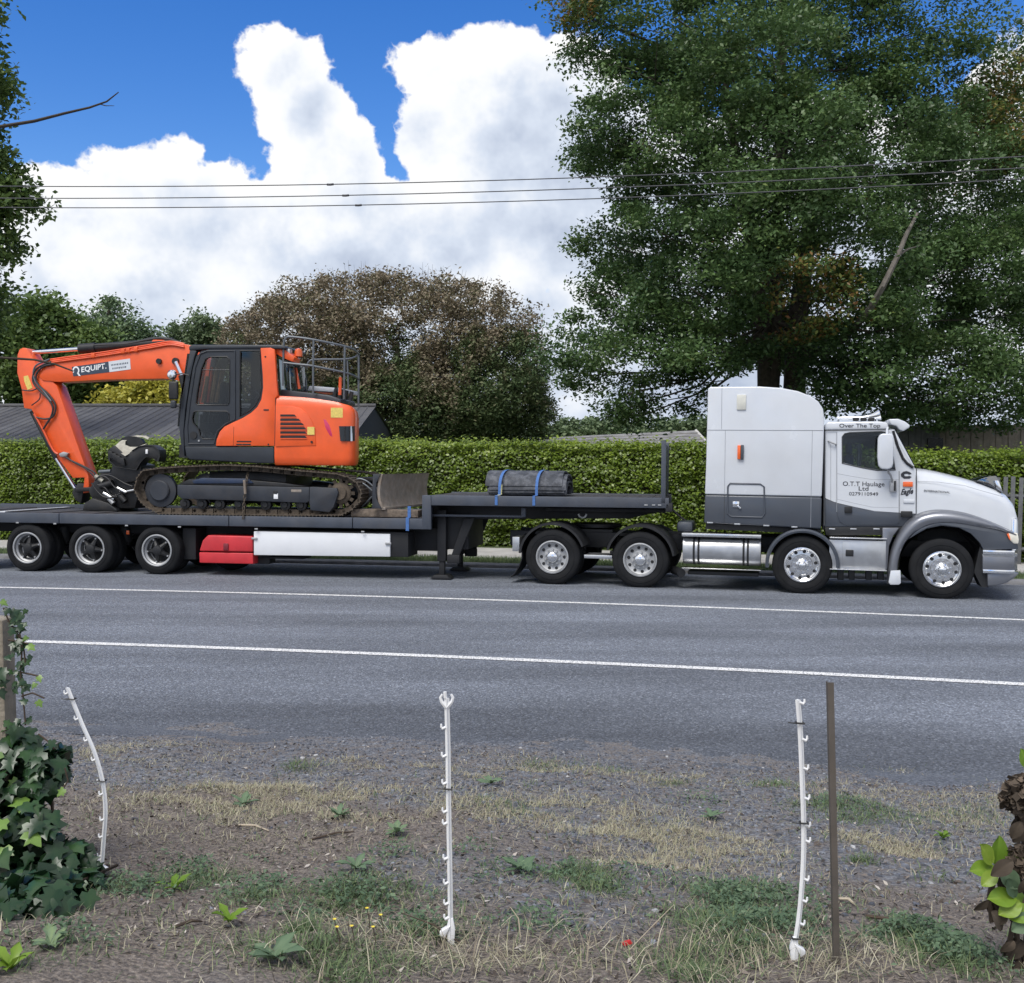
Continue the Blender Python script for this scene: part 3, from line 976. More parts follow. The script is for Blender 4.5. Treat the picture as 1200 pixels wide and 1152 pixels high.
    ro = MB().prism(P(roof, CY - .02), CY - .02, CF + .02).build('roof', 'white_paint', t, .03, 3)
    seam([(967, 504.5), (1041, 503.6)], CY - .02, .014)
    # visor: thin curved hood
    vis = [(1041, 491.3), (1052, 491), (1060, 494), (1066, 498.5), (1065.5, 501), (1058, 505.5), (1054, 504), (1050, 499), (1044, 498)]
    MB().prism(P(vis, CY), CY - .06, CF + .06).build('sun_visor', 'white_paint', t, .02, 3)
    ap = [(1044, 503.5), (1048, 503), (1071.5, 546.5), (1070, 549)]
    for y in (CY - .005, CF - .075):
        MB().prism(P(ap, CY), y, y + .08).build('windscreen_pillar', 'white_paint', t, .01)
    sc = [(1048.5, 503.5), (1050.5, 503), (1072.5, 545), (1070.8, 546)]
    MB().prism(P(sc, CY), CY + .08, CF - .08).build('windscreen', 'cab_glass', t)
    ws = [T(u, v, CY - .01) for u, v in ((1046.5, 505), (1052, 523), (1058, 537), (1063, 543), (1070, 548))]
    MB().ring_tube([(x, CY - .012, z) for x, z in ws], .022, 8).build('window_seal', 'black_plastic', t)
    # cab interior: dash, steering wheel, seats
    p = T(1045, 556, .6)
    MB().box(p[0], p[0] + .35, .3, 2.1, p[1] - .5, p[1] + .12).build('dashboard', 'cab_interior', t, .05)
    for y in (.45, 1.45):
        px, pz = T(998, 541, y + .2)
        s = MB(); s.box(px - .12, px + .02, y, y + .5, pz - .55, pz + .12); s.box(px - .1, px + .45, y, y + .5, pz - .65, pz - .5)
        s.build('seat', 'seat_blue', t, .05, 3)
        s = MB(); s.box(px - .1, px + .0, y + .12, y + .38, pz + .13, pz + .32); s.build('headrest', 'seat_blue', t, .04, 3)
    p = T(1006, 536, .5)
    MB().ring_tube([(p[0], .5, p[1] - .3), (p[0] + .02, .5, p[1] + .1), (p[0] + .0, .52, p[1] + .22)], .035, 8).build('grab_rail', 'brushed_alloy', t)
    MB().box(xb + .03, xb + 1.6, CY + .05, CF - .05, zb, zb + .08).build('cab_floor', 'cab_interior', t)
    # roof horns and marker lights
    p, q = T(981, 490, .7), T(1031, 488, .7)
    h = MB(); z0 = p[1]
    h.ring_tube([(p[0], .7, z0), (p[0] + .45, .7, z0 + .01), (q[0] - .12, .7, z0 + .03), (q[0], .7, z0 + .06)], [.025, .03, .05, .10], 16)
    h.ring_tube([(p[0] + .1, 1.0, z0), (q[0] - .12, 1.0, z0 + .03), (q[0] - .0, 1.0, z0 + .06)], [.025, .045, .09], 16)
    h.cyl((p[0] + .02, .7, z0 - .12), (p[0] + .02, .7, z0 + .08), .02, n=8); h.cyl((q[0] - .06, .7, z0 - .12), (q[0] - .06, .7, z0), .03, n=8)
    h.build('air_horn', 'chrome', t)
    for u in (1003, 1012, 1021):
        p = T(u, 491.5, .5)
        MB().box(p[0] - .05, p[0] + .05, .45, .55, p[1] - .03, p[1] + .03).build('roof_lamp', 'black_plastic', t, .015)
    # mirror
    MY = -.18
    mir = [(1029, 514), (1031, 509.5), (1035, 508), (1044, 508), (1047, 510), (1047.5, 520), (1047, 543), (1045, 548.5), (1040, 550.3), (1033, 549.6), (1029.5, 546), (1028.3, 535)]
    mo = MB().prism(P(mir, MY), MY, MY + .16).build('mirror', 'white_paint', t, .045, 4)
    pts = [T(*q, MY) for q in ((1041.5, 550), (1042, 554), (1045, 557), (1047, 563), (1046.5, 568))]
    MB().ring_tube([(x, MY + .08 + i * .05, z) for i, (x, z) in enumerate(pts)], .018, 8).build('mirror_arm', 'dull_silver', t)
    pts = [T(*q, MY) for q in ((1040, 509), (1040.5, 504), (1042, 501))]
    MB().ring_tube([(x, MY + .08 + i * .1, z) for i, (x, z) in enumerate(pts)], .02, 8).build('mirror_arm', 'white_paint', t)
    a, b = T(1042.5, 562, CY), T(1050.5, 576.5, CY)
    MB().box(a[0], b[0], CY - .10, CY - .012, b[1], a[1]).build('mirror_bracket', 'dull_silver', t, .02)
    MB().box(a[0] + .06, a[0] + .09, CY - .115, CY - .1, b[1] + .02, a[1] - .02).build('mirror_bracket', 'black_plastic', t, .004)
    # grab handle on back pillar
    p = T(975, 519, CY)
    MB().ring_tube([(p[0] - .06, CY, p[1] + .03), (p[0] - .05, CY - .05, p[1] + .02), (p[0] + .05, CY - .05, p[1] - .02), (p[0] + .06, CY, p[1] - .03)], .014, 6).build('grab_handle', 'dull_silver', t)
    # ---- bonnet, lofted
    top = [(1072, 548.3), (1085, 549.5), (1098, 552), (1115, 556), (1132, 560.5), (1150, 566), (1166, 572), (1178, 578.5), (1186, 588), (1190, 602), (1190.5, 622)]
    hw = [1.02, 1.02, 1.015, 1.0, .985, .965, .94, .915, .88, .84, .80]
    secs = []
    for (u, v), h_ in zip(top, hw):
        yc = 1.2
        x, zt_ = T(u, v, yc - h_ * .75)
        zb_ = T(u, 612 + (u - 1072) * .12, .3)[1]
        row = []
        for q in np.linspace(0, math.pi, 25):
            c, s = math.cos(q), math.sin(q)
            e = .34
            row.append((x, yc - h_ * math.copysign(abs(c) ** e, c), zb_ + (max(zt_, zb_ + .02) - zb_) * abs(s) ** e))
        secs.append(row)
    bo = MB().grid(secs)
    n = len(secs[0]); bo.f.append(tuple((len(secs) - 1) * n + i for i in range(n)))
    bo.build('bonnet', 'white_paint', t, angle=50)
    seam([(1074, 548.5), (1073.5, 602)], .17, .016)
    seam([(1075, 564), (1100, 565), (1130, 569), (1150, 575), (1175, 582)], .195, .008, m='seam_grey')
    # cowl piece between cab and bonnet
    # ---- wing
    outer = [(1039, 684), (1040, 662), (1045, 640), (1054, 622), (1067, 607), (1083, 599.3), (1103, 597), (1130, 600.5), (1160, 610.5), (1190, 624)]
    inner = [(1052, 684), (1052, 662), (1057, 643), (1066, 629), (1080, 618), (1098, 612.5), (1120, 612.5), (1145, 616.5), (1170, 621), (1191, 628)]
    rows = []
    for s, y in ((0, .36), (0, .14), (.22, .02), (.5, -.03), (.78, -.03), (1, -.01), (1.0, .1)):
        rows.append([(lambda q: (q[0], y, q[1]))(T(o[0] + (i[0] - o[0]) * s, o[1] + (i[1] - o[1]) * s, max(y, 0))) for o, i in zip(outer, inner)])
    # smooth by subdividing along the arch
    def sub(r):
        out = []
        for i in range(len(r) - 1):
            p0, p1, p2, p3 = [Vector(r[max(0, min(len(r) - 1, j))]) for j in (i - 1, i, i + 1, i + 2)]
            for k_ in range(4):
                s = k_ / 4
                out.append(.5 * ((2 * p1) + (-p0 + p2) * s + (2 * p0 - 5 * p1 + 4 * p2 - p3) * s * s + (-p0 + 3 * p1 - 3 * p2 + p3) * s ** 3))
        out.append(Vector(r[-1])); return out
    MB().grid([sub(r) for r in rows]).build('front_wing', 'silver_grey_paint', t, angle=60)
    # mirrored wing on the far side
    MB().grid([[Vector((p.x, 2.4 - p.y, p.z)) for p in sub(r)] for r in rows]).build('front_wing', 'silver_grey_paint', t, angle=60)
    dp = [(1063, 633), (1072, 623.5), (1080, 617.5), (1098, 612), (1120, 612), (1145, 616), (1170, 620.5), (1191, 627.5), (1193.5, 643.5), (1152.5, 644.5), (1148, 636), (1138, 625.5), (1124, 618.5), (1104, 616), (1086, 619.5), (1073, 627)]
    for y in (.0, 2.3):
        MB().prism(P(dp, .0), y, y + .1).build('wing_panel', 'grey_paint', t, .012)
    # arch liner and front panel
    ax, _ = T(1104, 667, 0)
    MB().grid([[(px, y, pz) for px, pz in arc(ax, WR, WR + .16, -12, 192, 30)] for y in (.06, .75)]).build('wheel_arch_liner', 'black_plastic', t)
    MB().grid([[(px, y, pz) for px, pz in arc(ax, WR, WR + .16, -12, 192, 30)] for y in (1.65, 2.34)]).build('wheel_arch_liner', 'black_plastic', t)
    pn = T(1188, 625, .4)
    MB().box(pn[0] - .06, pn[0] + .02, .25, 2.15, .55, pn[1] + .25).build('grille', 'chrome', t, .02)
    e0 = T(1075, 640, .7)
    MB().box(e0[0], pn[0] - .15, .8, 1.65, .45, pn[1] + .3).build('engine', 'black_plastic', t, .03)
    # headlamp
    hl = [(1180, 625), (1186, 624), (1192.5, 624.5), (1194, 632), (1193.5, 637.5), (1188, 637.5), (1182.5, 632)]
    for y in (-.02, 2.3):
        MB().prism(P(hl, 0), y, y + .12).build('headlamp', 'headlamp_lens', t, .02, 3)
    hs = [(1179.5, 625.5), (1182, 625), (1184, 633), (1182.3, 632)]
    MB().prism(P(hs, 0), -.03, .0).build('turn_signal', 'amber_lens', t, .004)
    # bumper
    for (v0, v1, m_, out_) in ((645.5, 649.3, 'chrome', .03), (650, 652.6, 'dull_silver', .0), (653.2, 668, 'silver_grey_paint', .02), (668.4, 671.5, 'chrome', .03)):
        a = [(1151.5, v0), (1195.5, v0), (1196, v1), (1155, v1)]
        q = P(a, 0)
        xb0, xb1 = q[0][0], q[1][0]
        z0, z1 = q[3][1], q[1][1]
        pl = [(xb0, 0 - out_), (xb1 - .22, -out_ - .01), (xb1 - .08, .03 - out_), (xb1, .2), (xb1 + .08, .7), (xb1 + .1, 1.2), (xb1 + .08, 1.7), (xb1, 2.2), (xb1 - .08, 2.37 + out_), (xb1 - .22, 2.41 + out_), (xb0, 2.4 + out_), (xb0, 2.3), (xb1 - .3, 2.2), (xb1 - .3, .2), (xb0, .1)]
        m = MB(); m.prism([(x, y) for x, y in pl], z0, z1)
        m.v = [(x, z, y) for x, y, z in m.v]
        m.build('bumper', m_, t, .006)
    val = [(1157, 671.8), (1195, 671.5), (1188, 678), (1180, 683), (1170, 686), (1157.5, 687)]
    MB().prism(P(val, 0), 0.0, 2.4).build('bumper_valance', 'silver_grey_paint', t, .02)
    lin = [(1148, 640), (1152, 646), (1156, 670), (1158, 688), (1150, 688), (1141, 670)]
    MB().prism(P(lin, .1), .06, .5).build('splash_panel', 'black_plastic', t)
    # bonnet stone shield
    bd = [(1144, 563.5), (1152, 560), (1160, 558), (1167.5, 557.6), (1171, 565), (1175, 577.5), (1171, 577), (1163, 571)]
    MB().prism(P(bd, .45), .45, 1.95).build('stone_shield', 'tinted_visor', t, .006)
    MB().prism(P([(1165.5, 563), (1170, 563), (1175.5, 577.5), (1168, 573)], .42), .40, .45).build('shield_bracket', 'chrome', t, .006)
    # ---- steps and tool locker
    a, b = T(972, 632, .04), T(1038, 669, .04)
    MB().box(a[0], b[0], .04, .55, b[1], a[1]).build('side_locker', 'brushed_alloy', t, .012)
    for v0, v1 in ((629, 632.5), (666, 669.5)):
        p, q = T(972, v0, .0), T(1039.5, v1, .0)
        MB().box(p[0], q[0], -.04, .56, q[1], p[1]).build('cab_step', 'polished_alloy', t, .01)
    dr = [(987.5, 634), (1032.5, 634), (1033, 664), (987.5, 664)]
    MB().prism(P(dr, .03), .022, .04).build('locker_door', 'brushed_alloy', t, .006)
    p = T(995, 648.5, .02)
    MB().box(p[0] - .055, p[0] + .07, .0, .022, p[1] - .05, p[1] + .06).build('locker_latch', 'black_plastic', t, .01)
    for u in (985, 998, 1018, 1032):
        p = T(u, 671, .2)
        MB().box(p[0] - .05, p[0] + .05, .15, .35, p[1] - .12, p[1] + .05).build('step_bracket', 'black_plastic', t, .01)
    br = [(1034, 618.5), (1054, 618.5), (1047, 628), (1042, 640), (1040, 668), (1035, 668)]
    MB().prism(P(br, .06), .06, .3).build('step_fairing', 'silver_grey_paint', t, .02)
    fp = [(1043.5, 668.5), (1055, 668), (1055.5, 683), (1053, 685), (1043, 685), (1041, 682)]
    MB().prism(P(fp, 0), -.045, -.02).build('wing_flap', 'white_paint', t, .01)
    # ---- lettering and badges
    p = T(1007.5, 499.4, CY - .03)
    text_part('Over The Top', 'lettering', 'lettering_black', t, p[0], p[1], CY - .026, .085, .65, bold=.01)
    DY = CY - .018
    p = T(1012, 567.3, DY); text_part('O.T.T Haulage', 'lettering', 'lettering_black', t, p[0], p[1] - .008, DY, .098, .66, bold=.006)
    p = T(1012, 572.5, DY); text_part('Ltd', 'lettering', 'lettering_black', t, p[0], p[1], DY, .07, .155, bold=.006)
    p = T(1012, 578.8, DY); text_part('0279110949', 'lettering', 'lettering_black', t, p[0], p[1], DY, .058, .46, bold=.004)
    p = T(1098, 576, .18); text_part('INTERNATIONAL', 'lettering', 'lettering_black', t, p[0], p[1], .175, .034, .40, bold=.02, rise=-.06)
    p = T(1062.5, 591, .15)
    p = T(1063, 577, DY); text_part('Eagle', 'badge_script', 'lettering_black', t, p[0], p[1], CY - .006, .125, .195, slant=.35, bold=.03, rise=.12)
    # maker's C-shaped roundel
    p = T(1062, 556.6, CY)
    cb = MB(); cb.panel([(p[0] + x, p[1] + z) for x, z in [(.05, .05), (.085, .02), (.045, .005), (.02, .02), (-.02, .018), (-.035, 0), (-.02, -.02), (.02, -.022), (.045, -.012), (.085, -.03), (.05, -.06), (-.03, -.062), (-.08, -.025), (-.085, .015), (-.05, .052), (0, .065)]], [], CY - .006, CY - .001)
    cb.build('engine_badge', 'lettering_black', t, smooth=False)
    a, b = T(1058, 564.5, CY), T(1069.5, 570.5, CY)
    MB().box(a[0], b[0], CY - .03, CY - .001, b[1], a[1]).build('turn_signal', 'amber_lens', t, .008)
    p = T(1065, 587.5, CY)
    MB().box(p[0] - .085, p[0] + .085, CY - .02, CY - .001, p[1] - .03, p[1] + .03).build('cowl_vent', 'white_paint', t, .015)
    p = T(1063, 602.5, CY)
    MB().box(p[0] - .10, p[0] + .08, CY - .05, CY - .001, p[1] - .05, p[1] + .05).build('bonnet_catch', 'black_plastic', t, .012)
    return t


tractor()
# ================================================================== the low loader trailer
mat('trailer_paint', (0.055, 0.066, 0.088), .5, var=.15, scale=3, dirt=.3, dirtcol=(.13, .12, .11))
mat('trailer_dark', (0.012, 0.013, 0.016), .65, var=.2, scale=4, dirt=.2, dirtcol=(.035, .032, .03))
mat('deck_timber', (0.04, 0.041, 0.046), .85, var=.3, scale=9, dirt=.5, dirtcol=(.12, .10, .085))
mat('red_plastic', (0.56, 0.03, 0.04), .45, var=.12, scale=4, dirt=.2, dirtcol=(.25, .05, .05))
mat('white_panel', (0.74, 0.76, 0.79), .4, var=.03, scale=3, dirt=.12, dirtcol=(.5, .48, .45))
mat('strap_blue', (0.06, 0.15, 0.38), .8, var=.2, scale=40)
mat('strap_label', (0.7, 0.66, 0.35), .8, var=.2, scale=60)
mat('old_timber', (0.17, 0.135, 0.105), .9, var=.4, scale=14, bump=.5, bscale=30, dirt=.5, dirtcol=(.06, .045, .035))
mat('rubber_mat', (0.04, 0.045, 0.055), .7, var=.3, scale=12, bump=.3, bscale=40, dirt=.75, dirtcol=(.2, .21, .235))
PR = lambda pts, ly=0.0: [R(u, v, ly) for u, v in pts]


def trailer():
    t = thing('low_loader_trailer', 'dark grey step-deck trailer with three axles carrying the orange excavator', 'trailer', M_TRAILER)
    zr = R(200, 603.5, 0)[1]                   # top of the side rail
    zb = zr - R(200, 603.5, 0)[1] + R(200, 615.6, 0)[1]
    x0 = R(-90, 600, 0)[0]; x1 = R(505, 615, 0)[0]; xs = R(494.5, 600, 0)[0]
    zd = zr + .015
    # lower deck: side rails with joints, transverse planks
    joints = [x0, R(69, 604, 0)[0], R(268, 610, 0)[0], R(413, 614, 0)[0], x1]
    for a, b in zip(joints[:-1], joints[1:]):
        MB().box(a + .006, b - .006, 0, .09, zb, zr).build('side_rail', 'trailer_paint', t, .012)
    for a, b in ((x0, R(268, 610, 0)[0]), (R(268, 610, 0)[0] + .01, x1)):
        MB().box(a, b, 2.36, 2.45, zb, zr + .07).build('side_rail', 'trailer_paint', t, .012)
    n = 34
    for i in range(n):
        a = x0 + (xs - x0) * i / n; b = x0 + (xs - x0) * (i + 1) / n
        MB().box(a + .004, b - .004, .092, 2.358, zr - .05, zr - .008 + .006 * ((i * 7) % 3)).build('deck_plank', 'deck_timber', t)
    for y in (.7, 1.65):
        MB().box(x0, x1, y, y + .14, zb - .22, zr - .052).build('main_beam', 'trailer_dark', t, .01)
    c = MB()
    for i in range(18):
        a = x0 + .3 + (x1 - x0 - .5) * i / 17
        c.box(a, a + .08, .09, 2.36, zb + .01, zr - .052)
    c.build('cross_members', 'trailer_dark', t)
    # loading ramp edges at the rear (pale strip)
    p = R(6, 596, .1)
    m = MB(); m.prism([(p[0] - .12, zr - .0), (p[0] + .0, zr - .0), (p[0] + .02, zr + .02), (p[0] - .10, zr + .02)], .09, 2.3)
    m.build('deck_edge_strip', 'white_panel', t)
    # gooseneck
    zt = R(640, 582, 0)[1]; zt2 = R(640, 594, 0)[1]
    xg = R(784, 586, 0)[0]
    MB().prism([(xs, zb - .0), (x1, zb - .0), (x1, zt2), (x1, zt), (xs, zt)], -.004, .10).build('gooseneck_post', 'trailer_paint', t, .012)
    MB().prism([(xs, zb - .0), (x1, zb - .0), (x1, zt2), (x1, zt), (xs, zt)], 2.35, 2.454).build('gooseneck_post', 'trailer_paint', t, .012)
    MB().box(xs, xs + .06, .1, 2.35, zr - .05, zt - .02).build('step_plate', 'trailer_paint', t)
    for y0, y1 in ((0, .09), (2.36, 2.45)):
        MB().box(x1 + .002, xg, y0, y1, zt2, zt).build('neck_rail', 'trailer_paint', t, .012)
    k = 16
    for i in range(k):
        a = xs + .07 + (xg - xs - .1) * i / k; b = xs + .07 + (xg - xs - .1) * (i + 1) / k
        MB().box(a + .004, b - .004, .1, 2.35, zt - .05, zt - .012).build('deck_plank', 'deck_timber', t)
    for y in (.7, 1.65):
        p0 = R(515, 605, .7); p1 = R(770, 601, .7)
        MB().prism([(x1 - .3, zb - .2), (x1 + .4, zt2 - .28), (xg - .7, zt2 - .22), (xg - .1, zt2 - .06), (xg - .1, zt - .06), (x1 - .3, zt - .06)], y, y + .14).build('neck_beam', 'trailer_dark', t, .01)
    a, b = R(506, 602.5, .25), R(614, 606.5, .25)
    MB().box(a[0], b[0], .2, .3, b[1], a[1]).build('hose_rail', 'trailer_paint', t, .006)
    a, b = R(611, 595, .2), R(616, 606, .2)
    MB().box(a[0], b[0], .18, .3, b[1], a[1]).build('rail_bracket', 'trailer_paint', t, .006)
    a, b = R(640, 594.5, .5), R(780, 603, .5)
    MB().box(a[0], b[0], .45, 2.0, b[1] + .03, a[1]).build('coupler_plate', 'trailer_dark', t, .02)
    p = R(683, 604, .5)
    MB().ring_tube([(p[0] + .07 * math.cos(q), .44, p[1] + .03 + .07 * math.sin(q)) for q in np.linspace(math.pi, 2 * math.pi, 9)], .018, 8).build('tow_hook', 'dull_silver', t)
    # headboard
    hx = R(775.5, 550, 0)[0]; hz = R(775.5, 516, 0)[1]
    hb = MB(); hb.box(hx, hx + .05, .02, 2.43, zt - .02, hz - .05); hb.build('headboard', 'trailer_paint', t, .01)
    for y in (.0, 2.40):
        MB().box(hx - .01, hx + .07, y, y + .05, zt - .1, hz).build('headboard_post', 'trailer_paint', t, .006)
    bo = MB()
    for i in range(9):
        bo.box(hx - .012, hx + .0, .25 + i * .24, .28 + i * .24, hz - .14, hz - .10)
    bo.build('headboard_bolts', 'trailer_dark', t)
    p, q = R(780, 590, .0), R(788, 600, 0)
    MB().box(p[0], q[0], .0, .5, q[1], p[1]).build('front_corner', 'trailer_dark', t, .01)
    for i in range(3):
        xa = R([757, 766, 773][i], 592, -.01)
        MB().box(xa[0] - .03, xa[0] + .03, -.012, .0, xa[1] - .01, xa[1] + .01).build('marker_lamp', 'dull_silver', t, .003)
    # landing legs
    for y, u in ((.35, 518), (1.9, 518)):
        a = R(u - 5.5, 608, .35)[0]
        l = MB(); l.box(a, a + .16, y, y + .16, .34, zt2 - .1); l.box(a + .03, a + .13, y + .03, y + .13, .08, .4); l.build('landing_leg', 'trailer_dark', t, .008)
        f = MB(); f.prism([(a - .12, .02), (a + .28, .02), (a + .2, .09), (a - .04, .09)], y - .08, y + .24); f.build('landing_foot', 'trailer_dark', t, .01)
        s = MB(); q0 = R(553, 607, .4); s.prism([(q0[0] - .14, q0[1]), (q0[0] + .05, q0[1]), (a + .36, .34), (a + .22, .34)], y + .04, y + .1); s.build('leg_brace', 'trailer_dark', t, .006)
        c = MB(); c.box(a + .18, a + .42, y, y + .12, .3, .46); c.build('leg_gearbox', 'trailer_dark', t, .02)
    MB().box(R(513, 620, .4)[0], R(548, 620, .4)[0], .5, 1.9, .55, 1.2).build('leg_crossbox', 'trailer_dark', t, .02)
    # under-deck frame and tool boxes
    a, b = R(457.5, 625, .1), R(478, 655, .1)
    MB().box(R(300, 625, .1)[0], b[0], .12, .8, b[1] + .03, a[1] + .02).build('locker_frame', 'trailer_dark', t, .01)
    ab, bb = R(480, 625, .6), R(520, 646, .6)
    MB().box(ab[0], bb[0], .6, 1.8, bb[1], ab[1] + .1).build('neck_box', 'trailer_dark', t, .01)
    pts = [(297.3, 622.5), (457, 625.8), (457, 652.5), (297.3, 650.5)]
    MB().prism(PR(pts, .06), .06, .12).build('side_locker', 'white_panel', t, .012, label='white locker under the trailer deck')
    for u, v in ((455.5, 637), (298.5, 631)):
        p = R(u, v, .05)
        MB().box(p[0] - .06, p[0] + .05, .03, .06, p[1] - .02, p[1] + .02).build('locker_latch', 'dull_silver', t, .006)
    pts = [(238, 633), (244, 627), (296.5, 628.5), (296.5, 646.8), (234, 645.8)]
    lid = MB().prism(PR(pts, .08), .06, .6).build('tool_box_lid', 'red_plastic', t, .025, 3, label='red lid of the plastic tool box under the deck')
    pts = [(233.5, 647.3), (296.5, 648.2), (296.8, 661), (234, 659.5)]
    MB().prism(PR(pts, .08), .07, .6).build('tool_box', 'red_plastic', t, .015, 3, label='red plastic tool box under the deck')
    p = R(265, 640.5, .06)
    MB().box(p[0] - .05, p[0] + .05, .035, .07, p[1] - .07, p[1] + .06).build('tool_box_latch', mat('red_dark', (.2, .02, .03), .5), lid, .012)
    a, b = R(212.5, 619, .2), R(228, 656, .2)
    MB().box(a[0], b[0], .25, .9, b[1], a[1]).build('mud_flap', 'trailer_dark', t, .01)
    a, b = R(298, 651, .3), R(310, 661, .3)
    MB().box(a[0], b[0] + .1, .3, .6, b[1], a[1]).build('locker_bracket', 'trailer_dark', t, .01)
    a, b = R(298, 652, .3), R(356, 655.5, .3)
    MB().box(a[0], b[0], .3, .7, b[1], a[1]).build('locker_bracket', 'trailer_dark', t, .01)
    # spare wheel tucked under
    put_wheel(t, 'spare', .46, .25, 'trailer', (R(270, 655, 1.0)[0], 1.0, .47))
    # wheels
    TR_, TW = 0.462, .26
    for i, (u, v) in enumerate(((31, 642), (104.5, 644), (183, 646))):
        x = R(u, v, 0)[0]
        for y, fl in ((0, 0), (TW + .06, 0), (2.42, 1), (2.42 - TW - .06, 1)):
            put_wheel(t, 'trailer', TR_, TW, 'trailer', (x, y + .02, TR_ - .004), bool(fl), .4 * i + .2)
        MB().cyl((x, .2, TR_), (x, 2.2, TR_), .075, n=12).build('axle', 'trailer_dark', t)
        MB().box(x - .55, x + .45, .66, .76, TR_ + .03, TR_ + .12).build('trailing_arm', 'trailer_dark', t, .02)
        MB().cyl((x + .35, .72, TR_ + .1), (x + .35, .72, zb - .1), .13, n=16).build('air_bag', 'trailer_dark', t)
    # one more axle's tyre just behind the frame's edge
    x = R(-43, 640, 0)[0]
    put_wheel(t, 'trailer', TR_, TW, 'trailer', (x, .02, TR_ - .004), False, .2)
    p = R(150, 624, .4)
    MB().box(p[0] - .03, p[0] + .03, .38, .42, p[1] - .04, p[1] + .04).build('reflector', 'amber_lens', t, .006)
    for u in (20, 64, 148, 210, 300, 425):
        p = R(u, 611.8 + u * .026, -.01)
        MB().box(p[0] - .03, p[0] + .03, -.008, .01, p[1] - .018, p[1] + .008).build('deck_marker_lamp', 'dull_silver', t, .003)
    return t, zr, zt


TRAILER, Z_DECK, Z_NECK = trailer()


def loads():
    # bundle of rubber track mats bent over the neck deck, with two blue straps
    a = R(578, 582, .7); b = R(664, 582, .7)
    xa, xb = a[0], b[0]
    z0 = Z_NECK
    m = thing('rubber_mat_bundle', 'stack of arched black rubber mats strapped to the raised trailer neck', 'rubber mats', M_TRAILER)
    yc, hwid, hgt = 1.0, .60, .45
    for i in range(5):
        hw_ = hwid - .055 * i; hg = hgt - .062 * i
        a0 = R_((17, 10, 5, 2, 0)[i])
        rows = []
        for dr in (0, -.038):
            r = []
            for q in np.linspace(a0, math.pi - a0, 21):
                c, s = math.cos(q), math.sin(q)
                r.append((yc - (hw_ + dr) * math.copysign(abs(c) ** .7, c) * (1 + .082 * i), z0 + max(0, (hg + dr) * s ** .8) + .004))
            rows.append(r)
        prof = rows[0] + rows[1][::-1]
        k = MB()
        sh = (-.05, .02, -.01, .03, .0)[i]
        k.prism([(y, z) for y, z in prof], xa + sh - .05, xb + sh)
        k.v = [(y, x, z) for x, y, z in k.v]
        k.build('rubber_mat', 'rubber_mat', m, .006)
    def strap(px, label, w=.05):
        x = px
        rows = []
        for dx in (0, w):
            r = [(x + dx, -.012, Z_NECK - .16), (x + dx, -.012, Z_NECK + .01)]
            for q in np.linspace(.0, math.pi, 15):
                c, s = math.cos(q), math.sin(q)
                r.append((x + dx + .10 * (1 - c) / 2, yc - (hwid + .10) * math.copysign(abs(c) ** .7, c), Z_NECK + .012 + (hgt + .008) * s ** .7))
            r.append((x + dx + .1, 2.46, Z_NECK - .1))
            rows.append(r)
        rows = rows + [[(p[0], p[1] + .004, p[2] - .004) for p in rows[1]], [(p[0], p[1] + .004, p[2] - .004) for p in rows[0]]]
        rows.append(rows[0])
        s = thing('ratchet_strap', label, 'strap', M_TRAILER, 'blue straps over the rubber mats')
        MB().grid(rows).build('webbing', 'strap_blue', s, smooth=False)
        return s
    s1 = strap(R(580, 590, 0)[0], 'blue ratchet strap with yellow label nearest the excavator blade')
    x = R(580, 590, 0)[0]
    rows = [[(x + dx, -.018, Z_NECK + .0), (x + dx, yc - hwid - .02 + .02, Z_NECK + .02), (x + dx + .01, yc - hwid * .95 - .02, Z_NECK + .2)] for dx in (-.004, .054)]
    MB().grid(rows).build('strap_label', 'strap_label', s1, smooth=False)
    strap(R(624, 590, 0)[0], 'plain blue ratchet strap over the middle of the rubber mats')
    # timber dunnage under the blade
    tb = MB(); p = PR([(413.5, 596), (495, 597), (495, 611.2), (413.5, 610)], .25)
    tb.prism([(p[0][0], p[0][1]), (p[1][0] - .05, p[0][1] - .01), (p[1][0] - .05, Z_DECK + .012), (p[0][0], Z_DECK + .012)], .12, .42)
    o = tb.build('timber_block', 'old_timber', None, .012); o.matrix_world = M_TRAILER
    tag(o, 'weathered timber beam lying on the deck under the excavator blade', 'timber')
    # blue tail of a strap hanging over the rail beside the timber
    p = R(478.5, 597, .05); q = R(477, 622, 0)
    s = MB(); s.box(p[0] - .03, p[0] + .03, -.016, -.006, q[1], Z_DECK + .005); s.box(p[0] - .03, p[0] + .03, -.016, .118, Z_DECK + .005, Z_DECK + .016); s.box(p[0] - .03, p[0] + .03, .108, .118, Z_DECK + .016, Z_DECK + .22)
    o = s.build('webbing_strap', 'strap_blue', None); o.matrix_world = M_TRAILER
    tag(o, 'short blue webbing strap hanging over the trailer rail beside the timber', 'strap')


loads()
